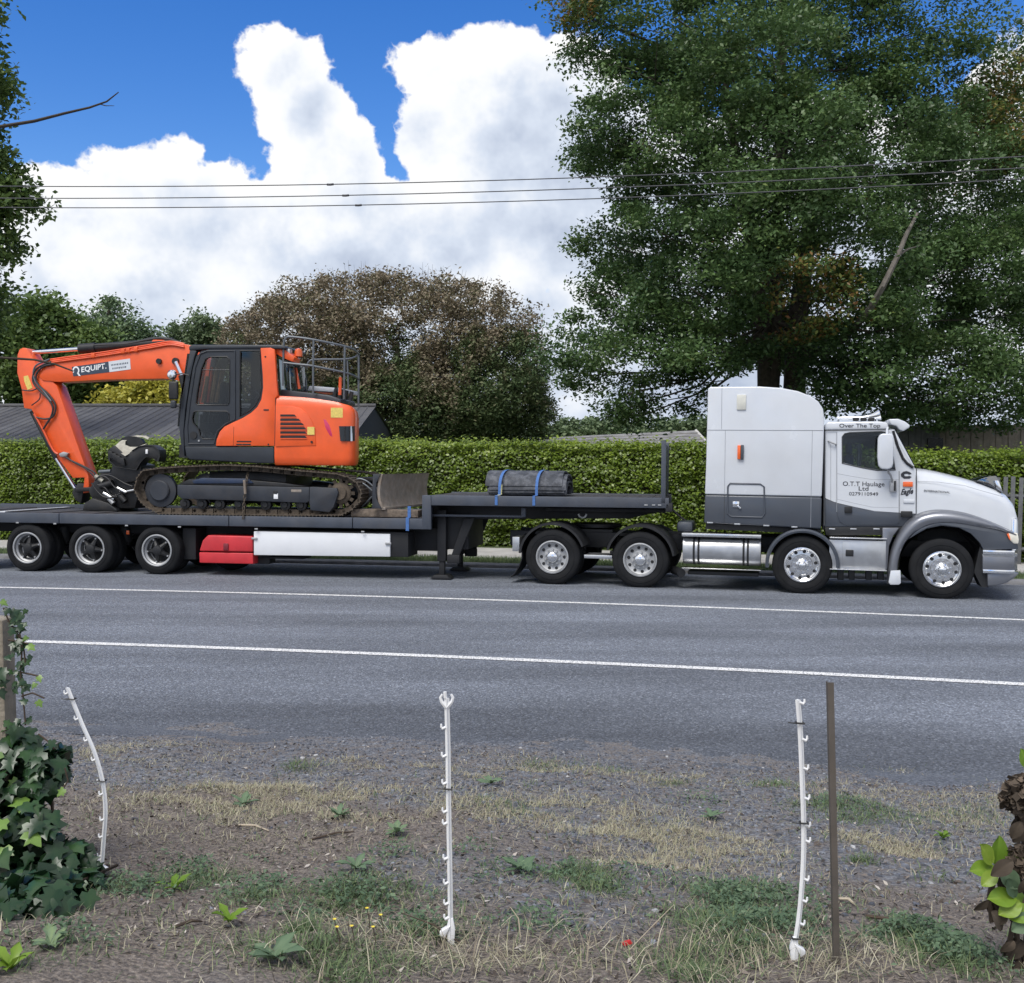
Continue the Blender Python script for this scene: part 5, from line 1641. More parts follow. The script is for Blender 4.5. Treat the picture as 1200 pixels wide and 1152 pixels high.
    # hoses draped from boom to stick
    for pts, r_, m_ in (([(60, 424), (50, 428), (42, 433), (38.5, 442), (40, 450), (48, 459), (57, 468), (62, 478), (60, 488), (55, 496), (50, 504)], .02, 'hose_black'),
                        ([(63, 427), (52, 429), (44, 436), (42, 444), (46, 452), (56, 461), (64, 472), (65, 481), (61, 489), (52, 491), (42, 489)], .02, 'hose_black'),
                        ([(58, 421), (46, 426), (41, 430), (39, 437), (41, 446), (50, 457), (60, 470)], .018, 'rail_grey'),
                        ([(26, 457), (36, 458), (44, 455)], .014, 'hose_black'), ([(37, 475), (46, 468), (47, 461)], .012, 'hose_black'),
                        ([(40, 485), (50, 503), (62, 527), (68, 532)], .022, 'hose_orange'), ([(38, 484), (45, 499), (56, 519), (66, 534)], .016, 'hose_black'),
                        ([(70, 531), (82, 539), (95, 545), (108, 552), (112, 556)], .018, 'hose_black'), ([(73, 530), (85, 541), (100, 549), (111, 559)], .014, 'hose_black')):
        MB().ring_tube(sub2([(R(u, v, SY0 - .05)[0], SY0 - .05, R(u, v, SY0 - .05)[1]) for u, v in pts]), r_, 6).build('hydraulic_hose', m_, t)
    MB().prism(PR([(71, 532), (76, 529.5), (82, 531), (80, 535), (73, 535.5)], SY0), SY0 - .07, SY0 - .0).build('hose_bracket', 'dull_silver', t, .01)
    # ---------------- linkage, tilting hitch and bucket
    lk = [(86, 572), (100, 571), (128, 570), (130, 574), (100, 576), (88, 577)]
    for y in (1.12, 1.56):
        MB().prism(PR(lk, 1.12), y, y + .05).build('bucket_link', 'machine_black', t, .01)
    MB().prism(PR([(91, 566), (99, 567), (95, 590), (88, 586), (84, 577)], 1.2), 1.2, 1.5).build('bucket_link', 'machine_black', t, .015)
    hit = [(103, 575), (112, 560), (120, 553), (140, 556), (158, 560), (162, 580), (158, 596), (140, 596), (132, 590), (118, 588), (108, 586)]
    MB().prism(PR(hit, 1.05), 1.05, 1.7).build('tilting_hitch', 'machine_black', t, .03)
    MB().prism(PR([(96, 598.5), (98, 590), (108, 583.5), (126, 589), (136, 596), (138, 600)], .95), .95, 1.8).build('hitch_frame', 'machine_black', t, .03)
    for (u0, v0, u1, v1, r_, m_) in ((112, 558, 121, 564, .05, 'bucket_grey'), (122, 578, 134, 585, .045, 'chrome'), (138, 572, 148, 577, .04, 'chrome'), (148, 576, 158, 574, .03, 'chrome'), (116, 553, 130, 552, .035, 'rail_grey'), (128, 584, 133, 590, .05, 'dull_silver'), (140, 580, 147, 588, .06, 'machine_black'), (118, 570, 132, 566, .07, 'machine_black')):
        a_, b_ = R(u0, v0, .98), R(u1, v1, .98)
        MB().cyl((a_[0], .98, a_[1]), (b_[0], .98, b_[1]), r_, n=12).build('tilt_cylinder', m_, t)
    for pts in ([(112, 563), (118, 558), (126, 560), (134, 570), (140, 574)], [(115, 568), (124, 572), (130, 580), (138, 582)], [(108, 566), (114, 575), (122, 582), (132, 583), (142, 578)], [(120, 556), (132, 558), (146, 566), (156, 570)]):
        MB().ring_tube(sub2([(R(u, v, .95)[0], .93, R(u, v, .95)[1]) for u, v in pts]), .016, 6).build('hydraulic_hose', 'hose_black', t)
    # bucket: curled shell turned on its back, opening up and towards the road
    def B(u, v, y): x, z = R(u, v, y); return Vector((x, y, z))
    rim_u = [(131, 526), (140, 516), (152, 511.5), (166, 511)]
    shell = []
    for (u0, v0, u1, v1) in ((128, 525, 133, 516), (129, 524, 143, 511.5), (146, 534, 160, 512), (152, 533, 166, 511), (158, 525, 172, 521), (167, 521.5, 180, 519.5), (176, 520.5, 187, 523), (184, 524, 189, 531), (187.5, 533, 188, 540)):
        pass
    side = [(127, 530), (128.5, 525), (134, 522), (147.5, 534.3), (155, 527.5), (163, 522.5), (171, 521), (180, 521.5), (187, 527), (188, 535), (186, 541), (181, 537), (172, 535), (166, 541), (160, 551), (146, 549), (135, 547), (127.5, 540)]
    for y in (.86, 1.08):
        MB().prism(PR(side, .86), y, y + .04).build('bucket_side', 'machine_black', t, .012)
    o1 = [R(u, v, .86) for u, v in ((155, 527.8), (163, 522.8), (171, 521.3), (180, 521.8), (187, 527.2), (188, 535), (186, 541), (181, 537), (172, 535), (166, 541), (160, 551), (146, 549), (135, 547), (127.5, 540), (127, 530))]
    rows_ = [[(x, .84, z) for x, z in o1], [(x, 1.12, z) for x, z in o1]]
    cp = Vector((R(158, 538, .86)[0], 0, R(158, 538, .86)[1]))
    rows_ += [[(cp.x + (x - cp.x) * .93, y, cp.z + (z - cp.z) * .93) for x, y, z in r] for r in rows_[::-1]]
    rows_.append(rows_[0])
    MB().grid(rows_).build('bucket_shell', 'machine_black', t, angle=40)
    MB().prism(PR([(131, 543), (150, 541), (165, 545), (163, 563), (146, 566), (128, 560)], .9), .92, 1.5).build('bucket_bracket', 'machine_black', t, .02)
    MB().prism(PR([(152, 548), (172, 549), (176, 556), (160, 562)], .9), .94, 1.4).build('bucket_bracket', 'machine_black', t, .02)
    # worn crescent of the bucket mouth, leaning back from the near cutting edge
    cres = [(128.5, 525), (133, 517), (140, 511.5), (150, 509.6), (160, 510), (166, 512.5), (165, 514.5), (158, 511.8), (150, 511.6), (143, 513), (139.5, 517), (141, 521), (148, 523.5), (156, 523.5), (162, 521), (167, 519.3), (160, 524), (154, 529), (147.5, 534.5)]
    g = MB().panel(PR(cres, .84), [], .0, .03)
    zlo_ = R(147, 534.5, .84)[1]
    g.v = [(x, .81 + y + max(0, z - zlo_) * .9, z) for x, y, z in g.v]
    g.build('cutting_edge', 'bucket_grey', t, smooth=False)
    ins = [(139.5, 517), (143, 513), (150, 511.2), (158, 511.4), (165, 514), (168, 519), (160, 524.5), (150, 530), (140, 524)]
    MB().prism(PR(ins, 1.1), 1.1, 1.2).build('bucket_floor', 'machine_black', t)
    for i in range(4):
        p = R(130 + i * 4.6, 531 + i * 2.6, .84)
        MB().prism([(p[0] - .05, p[1] + .05), (p[0] + .04, p[1] + .03), (p[0] + .07, p[1] - .12), (p[0] - .02, p[1] - .1)], .80, .86).build('bucket_tooth', 'machine_black', t, .01)
    p = R(172, 529, .85); MB().box(p[0] - .02, p[0] + .03, .83, .865, p[1] - .05, p[1] + .04).build('bucket_mark', 'decal_white', t, .01)
    # ---------------- dozer blade
    # blade across the track's rear: face curves, near end shows its side plate
    bx, bz0 = R(437, 596, .06); bz1 = R(437, 555.5, .06)[1]
    h = bz1 - bz0
    prof = [(.13, 0), (.09, .05 * h), (.055, .25 * h), (.04, .5 * h), (.055, .75 * h), (.085, .97 * h), (.10, h)]
    far = 2.46
    slew = .11
    rows_ = []
    for dx in (0, -.05):
        rows_.append([(bx + .10 + x + dx, .03, bz0 + z) for x, z in prof]); rows_.append([(bx + .10 + x + dx + slew * far, far, bz0 + z) for x, z in prof])
    g = MB(); r0, r1, r2, r3 = rows_
    g.grid([r0, r1, r3, r2, r0]); g.build('blade', 'worn_steel', t, angle=60)
    pl = [(bx, bz0 + .01), (bx + .36, bz0), (bx + .25, bz0 + .1), (bx + .16, bz0 + .3 * h), (bx + .13, bz0 + .5 * h), (bx + .16, bz0 + .75 * h), (bx + .32, bz0 + h), (bx + .03, bz0 + h)]
    pl = [(bx + (x - bx) * .5, z) for x, z in pl]
    for y in (.0, far):
        MB().prism([(x + slew * y, z) for x, z in pl], y, y + .03).build('blade_end_plate', 'track_frame_paint', t, .006)
    ce = MB(); ce.box(bx + .16, bx + .24, .03, far, bz0 - .02, bz0 + .03)
    ce.v = [(x + slew * y, y, z) for x, y, z in ce.v]
    ce.build('blade_cutting_edge', 'worn_steel', t, .006)
    a_ = R(392, 578, .8); 
    for y in (.62, 1.7):
        MB().prism([(a_[0], a_[1] - .15), (a_[0], a_[1] + .12), (bx + .05, bz0 + .6 * h), (bx + .05, bz0 + .25 * h)], y, y + .13).build('blade_arm', 'track_frame_paint', t, .015)
    for y in (.9, 1.5):
        MB().cyl((a_[0] + .1, y, a_[1] + .25), (bx + .05, y, bz0 + .8 * h), .055, n=12).build('blade_cylinder', 'machine_black', t)
    for pts in ([(409, 566), (420, 561), (430, 564), (437, 570)], [(413, 570), (424, 566), (436, 575)], [(424, 594), (430, 588), (436, 582)]):
        MB().ring_tube(sub2([(R(u, v, .3)[0], .3, R(u, v, .3)[1]) for u, v in pts]), .016, 6).build('hydraulic_hose', 'rail_grey', t)
    return t


excavator()


def tie_chain():
    """load chain from the rail up over the track frame"""
    path = [Vector((R(u, v, y)[0], y, R(u, v, y)[1])) for u, v, y in ((291, 553, .25), (289.5, 562, .06), (288.5, 570, .02), (287, 583, .015), (286, 596, .0), (285.5, 606, -.02), (285, 616, -.02))]
    t = thing('tie_down_chain', 'rusty load chain over the near track tying the excavator down', 'chain', M_TRAILER)
    L = 0
    pts = []
    for i in range(len(path) - 1):
        n = max(2, int((path[i + 1] - path[i]).length / .055))
        for j in range(n): pts.append(path[i].lerp(path[i + 1], j / n))
    lm = MB()
    a = np.linspace(0, 2 * math.pi, 13)
    lm.ring_tube([(.022 * math.cos(q), 0, .04 * math.sin(q)) for q in a], .009, 6, cap=False)
    me = lm.mesh('chain_link'); me.materials.append(MATS['track_steel'])
    for i in range(len(pts) - 1):
        d = (pts[i + 1] - pts[i]).normalized()
        q = d.to_track_quat('Z', 'Y').to_matrix().to_4x4()
        o = bpy.data.objects.new('chain_link', me); COL.objects.link(o); o.parent = t
        o.matrix_local = Matrix.Translation(pts[i] + Vector((0, -.015, 0))) @ q @ Matrix.Rotation(R_(90) * (i % 2) + .3, 4, 'Z')
    b = path[2]
    MB().cyl(b + Vector((-.02, -.04, .12)), b + Vector((0, -.04, -.14)), .025, n=10).build('load_binder', 'worn_steel', t)


tie_chain()
# ================================================================== planting and buildings behind
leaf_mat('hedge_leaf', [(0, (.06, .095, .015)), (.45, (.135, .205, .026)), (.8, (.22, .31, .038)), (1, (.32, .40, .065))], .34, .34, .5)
leaf_mat('oak_leaf', [(0, (.05, .095, .035)), (.5, (.095, .165, .055)), (.82, (.155, .235, .075)), (.93, (.19, .22, .05)), (1, (.27, .13, .05))], .42, .3)
leaf_mat('dry_leaf', [(0, (.06, .10, .035)), (.28, (.10, .135, .05)), (.5, (.18, .16, .095)), (.8, (.26, .21, .145)), (1, (.36, .295, .21))], .7, .2)
leaf_mat('tree_leaf', [(0, (.06, .11, .035)), (.5, (.13, .20, .055)), (.85, (.21, .29, .075)), (1, (.30, .36, .09))], .5, .3)
leaf_mat('conifer_leaf', [(0, (.085, .14, .075)), (.6, (.17, .245, .125)), (1, (.26, .33, .17))], .6, .2)
leaf_mat('gold_leaf', [(0, (.25, .27, .04)), (.5, (.52, .48, .08)), (1, (.70, .62, .12))], .5, .3)
leaf_mat('grey_leaf', [(0, (.08, .125, .06)), (.6, (.16, .22, .11)), (1, (.26, .32, .16))], .6, .25)
mat('bark', (0.085, 0.07, 0.055), .9, var=.35, scale=9, bump=.8, bscale=22, dirt=.4, dirtcol=(.05, .06, .035))
mat('pale_bark', (0.15, 0.135, 0.115), .9, var=.3, scale=8, bump=.6, bscale=25)
mat('twig_brown', (0.045, 0.036, 0.026), .95, var=.3, scale=12)


def unit(n):
    d = rng.normal(size=(n, 3)); return d / np.linalg.norm(d, axis=1)[:, None]


def crown_points(lobes, n_leaf, clump=.45, per=70, inner=.45, flat=.7, ball=False):
    """leaf positions in clumps spread through a set of ellipsoids"""
    vol = np.array([(l[1][0] * l[1][1] * l[1][2]) ** (2 / 3) for l in lobes]); vol = vol / vol.sum()
    nc = max(4, int(n_leaf / per))
    pos, cs, hs = [], [], []
    for l, f in zip(lobes, vol):
        k = max(2, int(round(nc * f)))
        d = unit(k); r = (inner + (1 - inner) * rng.random(k) ** .6)
        r *= 1 + rng.normal(size=k) * .045
        c = np.array(l[0]) + d * r[:, None] * np.array(l[1])
        cs.append(c)
    c = np.concatenate(cs)
    sz = clump * (0.6 + .8 * rng.random(len(c)))
    idx = np.repeat(np.arange(len(c)), per)
    off = rng.normal(size=(len(idx), 3)) * .5 if not ball else unit(len(idx)) * (rng.random((len(idx), 1)) ** .5) * (.82 + .3 * rng.random((len(idx), 1)))
    off[:, 2] *= flat
    p = c[idx] + off * sz[idx][:, None]
    tc = rng.random(len(c))
    return p, c, tc[idx]


def limbs(mb, base, top, lobes, r0, per_lobe=4, cent=None):
    base, top = Vector(base), Vector(top)
    n = 7
    ax = []
    for i in range(n + 1):
        s = i / n
        ax.append(base.lerp(top, s) + Vector((math.sin(s * 5) * .08, math.cos(s * 4) * .08, 0)) * (1 if i else 0))
    mb.ring_tube(ax, [r0 * (1.25 if i == 0 else 1 - .75 * i / n) for i in range(n + 1)], 10)
    for (c, rad) in lobes:
        c = Vector(c)
        s = min(.95, max(.33, (c.z - base.z - rad[2] * .5) / (top.z - base.z)))
        st = base.lerp(top, s)
        rr = min(.045, r0 * (1 - .75 * s) * .5)
        mid = st.lerp(c, .5) + Vector((0, 0, -.12 * (c - st).length))
        mb.ring_tube([st, mid, c], [rr, rr * .7, rr * .35], 7)
        for k in range(per_lobe):
            d = Vector(unit(1)[0]); e = c + Vector((d.x * rad[0], d.y * rad[1], d.z * rad[2])) * .85
            s0 = mid.lerp(c, random.random())
            mb.ring_tube([s0, s0.lerp(e, .5) + Vector((0, 0, .1)), e], [rr * .4, rr * .25, rr * .08], 5)


def tree(name, label, base, top, lobes, n_leaf, size, leafm, trunk_r=.3, bark='bark', clump=.45, per=70, tint=None, group=None, inner=.45, per_lobe=4, length=1.6, extra=None, flat=.7, ball=False):
    t = thing(name, label, 'tree', base, group)
    b = Vector(base)
    mb = MB(); limbs(mb, base, top, lobes, trunk_r, per_lobe)
    if extra: extra(mb)
    mb.v = [tuple(Vector(p) - b) for p in mb.v]
    mb.build('trunk', bark, t, angle=60)
    p, c, tc = crown_points(lobes, n_leaf, clump, per, inner, flat, ball)
    n = len(p)
    tn = np.clip(.25 + .35 * tc + rng.normal(size=n) * .16, 0, .9) if tint is None else tint(p, tc)
    sz = size * (.6 + .7 * rng.random(n))
    me = leaf_mesh('crown', p - np.array(base), sz, tn, leafm, length=length)
    link(me, 'crown', t)
    return t


# ---- hedge along the footpath
def hedge():
    t = thing('hedge', 'long clipped green hedge running behind the truck along the footpath', 'hedge', (0, 24.5, -.09))
    o = Vector((0, 24.5, -.09))
    X = np.arange(-19, 19.1, .5)
    f0, f1, ztop = 6.25, 7.4, 2.28
    rows = []
    for w, z in ((f0 + .30, -.1), (f0 + .28, ztop - .2), (f0 + .4, ztop - .06), (f1 - .3, ztop - .06), (f1 - .1, ztop - .2), (f1 - .1, -.1)):
        rows.append([(x - o.x, float(dline(x)) + w - o.y, z - o.z - (.16 * min(1, max(0, (x - 5) / 3)) if z > 1 else 0) + (hash_noise(x, w, .9, 3) - .5) * .12) for x in X])
    MB().grid(rows).build('dark_core', 'twig_brown', t)  # added dark core sheet: blocks gaps and stands for the shaded inside
    n = 190000
    x = rng.uniform(-19, 19, n)
    face = rng.random(n)
    w = np.empty(n); z = np.empty(n); nr = np.zeros((n, 3))
    fr = face < .72
    k = fr.sum()
    z[fr] = rng.uniform(-.1, ztop + .1, k)
    bul = (hash_noise(x[fr], z[fr] * 1.0, 1.3, 21) - .5) * .22 + (hash_noise(x[fr], z[fr], 3.2, 22) - .5) * .16
    w[fr] = f0 - .06 + bul + np.abs(rng.normal(size=k)) * .12 + np.clip((z[fr] - ztop + .12), 0, 1) * .5
    nr[fr] = (0, -1.0, .35)
    tp = (face >= .72) & (face < .93)
    k = tp.sum()
    w[tp] = rng.uniform(f0, f1, k)
    z[tp] = ztop + .06 + (hash_noise(x[tp], w[tp], 1.7, 23) - .5) * .16 + rng.normal(size=k) * .05
    # young shoots standing up along the top
    sh = rng.random(k) < .12; zz = z[tp]; zz[sh] += rng.random(sh.sum()) * .16; z[tp] = zz
    nr[tp] = (0, -.2, 1)
    bk = face >= .93
    k = bk.sum(); z[bk] = rng.uniform(.4, ztop, k); w[bk] = f1 + rng.normal(size=k) * .06; nr[bk] = (0, 1, .3)
    z = z - np.where(z > .3, .16 * np.clip((x - 5) / 3, 0, 1) * np.clip(z / 2, 0, 1), 0)
    y = dline(x) + w
    # the gap at the extreme right where the slatted fence stands in front stays the same hedge
    p = np.stack([x, y, z], -1) - np.array(o)
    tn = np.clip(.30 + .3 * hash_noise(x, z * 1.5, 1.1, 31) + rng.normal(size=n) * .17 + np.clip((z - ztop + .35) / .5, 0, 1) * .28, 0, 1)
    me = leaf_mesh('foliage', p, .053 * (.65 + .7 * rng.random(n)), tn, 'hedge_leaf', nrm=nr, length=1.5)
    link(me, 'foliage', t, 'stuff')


hedge()

# ---- tall pin oak behind the cab
def oak():
    D = 30.0
    A = lambda u, v, dd=0: tuple(at(u, v, D + dd))
    lob = []
    def L(u, v, ru, rv, dd=0, rd=2.2):
        s = (D + dd) / F_PX
        lob.append((A(u, v, dd), (ru * s * 1.07, rd, rv * s)))
    for a in ((920, 60, 150, 90), (790, 20, 110, 70, -1), (1060, 40, 120, 90), (930, -90, 170, 100), (760, 90, 70, 45, -2), (1110, 120, 110, 80, -1),
              (700, 155, 48, 34, -1, 1.4), (770, 165, 90, 50, -2), (880, 170, 110, 70, -3), (1000, 190, 120, 80, -3), (1150, 220, 100, 70, -2),
              (735, 215, 55, 36, 0, 1.5), (770, 270, 80, 42, -2), (880, 270, 100, 60, -3.5), (1010, 290, 110, 60, -3.5), (1140, 310, 90, 55, -2),
              (720, 290, 42, 26, 1, 1.3), (745, 345, 62, 36, -1), (820, 345, 80, 42, -3), (985, 365, 70, 40, -3.5), (1080, 375, 100, 50, -3), (1190, 390, 80, 50, -1),
              (700, 385, 50, 26, 0, 1.4), (735, 420, 80, 34, -1), (690, 440, 36, 20, 0, 1.2), (810, 415, 66, 28, -2.5), (1015, 432, 70, 36, -3), (1090, 440, 110, 45, -3), (1180, 460, 80, 42, -1.5),
              (735, 462, 30, 12, -1, 1.0), (742, 492, 24, 16, -1, .8), (735, 478, 14, 14, -1, .7), (812, 470, 26, 13, -1, .8), (1050, 470, 90, 22, -2.5), (1150, 482, 70, 18, -2.5, 1.4), (790, 440, 36, 14, 0, 1.0),
              (900, 100, 140, 120, 2.5), (1000, 330, 160, 90, 3), (830, 300, 120, 100, 3), (1120, 200, 130, 120, 3), (1240, 150, 90, 110), (1250, 330, 90, 90), (960, 410, 90, 36, 3.5), (890, 385, 110, 45, 3.5), (925, 150, 80, 55, -4.2, 1.6), (935, 235, 80, 46, -4.6, 1.6), (900, 325, 66, 40, -4.4, 1.5), (905, 60, 80, 60, -3.5, 1.6), (870, 400, 40, 22, -2, 1.0), (945, 395, 36, 20, -2.5, 1.0), (670, 15, 34, 24, -1, 1.2), (715, 60, 40, 26, -1, 1.3)):
        L(*a)
    base = at(896, 560, D); base.z = -.1
    top = at(925, -140, D)

    def extra(mb):
        # the second stem and the pale bare limb seen on the right
        b2 = at(931, 560, D + .3); b2.z = -.1
        q = [b2, at(931, 455, D + .2), at(934, 380, D), at(950, 250, D), at(985, 100, D)]
        mb.ring_tube(q, [.36, .31, .28, .2, .09], 10)
        q = [at(897, 470, D), at(896, 400, D), at(893, 370, D - .2), at(888, 330, D - .3), at(865, 200, D - .5), at(848, 80, D - .5)]
        mb.ring_tube(q, [.22, .21, .2, .18, .14, .06], 9)

    def tint(p, tc):
        n = len(p)
        t = .2 + .42 * tc + rng.normal(size=n) * .13
        # russet sprays: one low in the middle of the crown, some at the right edge and top left
        for (u, v, r, dd) in ((975, 335, 1.1, -6), (1190, 130, 1.4, -1), (668, 10, .8, -1)):
            c = np.array(A(u, v, dd)); d2 = ((p - c) ** 2)[:, [0, 2]].sum(1)
            hit = (d2 < r * r) & (rng.random(n) < .55)
            t[hit] = .9 + rng.random(hit.sum()) * .1
        return np.clip(t, 0, 1)
    tr_ = tree('oak_tree', 'tall dark green oak with wide layered crown behind the truck cab', tuple(base), tuple(top), lob, 380000, .068, 'oak_leaf', .27, clump=.80, per=300, tint=tint, inner=.5, per_lobe=5, extra=extra, length=1.8, flat=.5, ball=True)
    q = [at(985, 400, D - 1.0), at(1005, 380, D - 4), at(1021, 360, D - 5.2), at(1035, 335, D - 5.7), at(1052, 300, D - 5.8), at(1062, 275, D - 5.7), at(1075, 250, D - 5.4)]
    m = MB().ring_tube([p - base for p in q], [.09, .085, .08, .072, .06, .05, .03], 8)
    m.ring_tube([at(1052, 300, D - 5.8) - base, at(1064, 292, D - 5.6) - base, at(1078, 288, D - 5.2) - base], [.03, .024, .012], 6)
    m.build('limb', 'pale_bark', tr_)


oak()


# ---- domed tree with browned leaves behind the excavator
def dome():
    D = 42.0
    lob = []
    for (u, v, ru, rv, dd, rd) in ((430, 410, 150, 88, 0, 3.4), (500, 415, 140, 90, 0, 3.4), (352, 422, 92, 72, -1, 3), (560, 450, 88, 66, -1, 3), (520, 470, 118, 55, -2, 3), (318, 455, 58, 58, 0, 2.5), (600, 490, 50, 38, -1, 2), (450, 490, 140, 50, -2, 3)):
        s = (D + dd) / F_PX
        lob.append((tuple(at(u, v, D + dd)), (ru * s, rd, rv * s)))
    base = at(470, 560, D); base.z = -.1
    top = at(468, 400, D)
    zlo, zhi = at(0, 510, D).z, at(0, 310, D).z

    def tint(p, tc):
        n = len(p); h = (p[:, 2] - zlo) / (zhi - zlo)
        patch = hash_noise(p[:, 0], p[:, 2], .8, 41) * .6 + hash_noise(p[:, 0], p[:, 2], 2.2, 42) * .4
        brown = np.clip((h - .22 + (patch - .5) * 1.1 + (p[:, 1] - D) * -.02) * 3, 0, 1)
        brown = np.maximum(brown, np.clip((patch - .62) * 5, 0, .8))
        return np.clip(.14 + .52 * brown + .25 * (tc - .5) + rng.normal(size=n) * .12, 0, 1)
    t = tree('domed_tree', 'broad domed tree with browning leaves behind the excavator', tuple(base), tuple(top), lob, 200000, .07, 'dry_leaf', .35, clump=.40, per=60, tint=tint, inner=.80, per_lobe=6, length=2.0)
    # thin shoots bristling from the top
    sh = MB()
    b = Vector(base)
    for i in range(420):
        l = lob[random.randrange(5)]
        d = Vector(unit(1)[0]); d.z = abs(d.z) * .9 + .15; d.y = -abs(d.y) * .7 + .1; d.normalize()
        p = Vector(l[0]) + Vector((d.x * l[1][0], d.y * l[1][1], d.z * l[1][2])) * .95
        e = p + (d + Vector((0, 0, .6))).normalized() * random.uniform(.25, .65)
        sh.ring_tube([p - b, e - b], [.008, .003], 3, cap=False)
    sh.build('shoots', 'twig_brown', t, smooth=False)


dome()


# ---- trees on the left
def left_trees():
    def L(D, items):
        out = []
        for (u, v, ru, rv) in items:
            s = D / F_PX
            out.append((tuple(at(u, v, D)), (ru * s, max(1.0, ru * s * .8), rv * s)))
        return out
    def mk(name, label, D, u, vtop, items, n, size, lm, r, clump=.5, per=60, **kw):
        b = at(u, 560, D); b.z = -.1
        tree(name, label, tuple(b), tuple(at(u, vtop, D)), L(D, items), n, size, lm, r, clump=clump, per=per, **kw)
    mk('edge_tree', 'tall grey-green tree cut off by the left edge of the view', 27, -30, 60, [(-22, 100, 34, 55), (-12, 215, 34, 40), (8, 235, 32, 24), (-15, 285, 34, 34), (-28, 350, 44, 40), (-20, 180, 22, 34), (-45, 20, 36, 50)], 15000, .10, 'tree_leaf', .25, .42)
    mk('broadleaf_tree', 'dark green leafy tree left of the conifers behind the boom', 40, 45, 380, [(30, 400, 62, 55), (70, 430, 62, 44), (0, 430, 60, 60), (105, 430, 42, 34), (60, 380, 38, 26), (115, 405, 30, 20)], 22000, .13, 'tree_leaf', .28, .55)
    mk('conifer_tree', 'rounded grey-green conifer above the excavator boom', 52, 130, 360, [(130, 385, 34, 36), (105, 400, 28, 32), (155, 395, 26, 28), (175, 415, 22, 24), (125, 430, 55, 36), (170, 440, 40, 30)], 20000, .13, 'conifer_leaf', .3, .5)
    mk('slender_tree', 'thin pale tree showing between conifer and domed tree', 44, 238, 370, [(238, 385, 20, 20), (225, 405, 24, 18), (252, 400, 22, 22), (238, 425, 34, 18), (208, 395, 8, 14)], 7000, .11, 'grey_leaf', .14, .36)
    mk('golden_shrub', 'yellow leafed shrub glowing under the excavator boom', 38.5, 172, 452, [(172, 464, 28, 20), (190, 460, 24, 22), (150, 470, 26, 14), (205, 470, 24, 18), (135, 474, 16, 10)], 10000, .11, 'gold_leaf', .1, .4)
    mk('dark_shrub', 'dark evergreen shrub between shed roof and boom at left', 41, 110, 460, [(100, 465, 50, 26), (60, 470, 50, 26), (135, 478, 24, 14)], 8000, .12, 'tree_leaf', .12, .45)
    mk('far_tree', 'low spreading distant tree above the grey shingle roof', 62, 720, 492, [(690, 508, 60, 12), (640, 512, 34, 10), (760, 505, 50, 12), (800, 503, 40, 10), (715, 500, 30, 10), (830, 500, 40, 14), (665, 500, 20, 8)], 12000, .16, 'grey_leaf', .2, .5)


left_trees()

# ---- bare twig reaching in from the left, the fallen-leaf limb of the edge tree
def bare_branch():
    D = 9.0
    mb = MB()
    q = [at(u, v, D) for u, v in ((-60, 150), (0, 148.5), (40, 142), (75, 133), (105, 126), (125, 119), (139, 108))]
    mb.ring_tube(q, [.017, .015, .013, .011, .009, .007, .004], 6)
    q2 = [at(u, v, D) for u, v in ((117, 122), (124, 124), (134, 124))]
    mb.ring_tube(q2, [.005, .004, .002], 5)
    o = mb.build('bare_branch', 'twig_brown', None)
    tag(o, 'thin bare branch reaching across blue sky from the left edge', 'branch')
    mb = MB()
    q = [at(u, v, 7.0) for u, v in ((-50, 417), (0, 419), (40, 421.5), (65, 427), (86, 435))]
    mb.ring_tube(q, [.009, .009, .008, .007, .005], 6)
    o = mb.build('bare_twig', 'twig_brown', None)
    tag(o, 'thin dark twig crossing in front of the orange excavator arm', 'twig')


bare_branch()


# ---- shed with a long low roof
mat('roof_sheet_grey', (0.075, 0.075, 0.078), .75, metal=0, var=.25, scale=1.2, dirt=.55, dirtcol=(.17, .165, .16))
mat('roof_sheet_dark', (0.058, 0.058, 0.062), .75, metal=0, var=.25, scale=1.2, dirt=.45, dirtcol=(.14, .135, .13))
mat('roof_sheet_pale', (0.09, 0.09, 0.093), .75, metal=0, var=.25, scale=1.2, dirt=.55, dirtcol=(.09, .09, .095))
mat('shed_wall', (0.038, 0.043, 0.050), .8, var=.15, scale=3)


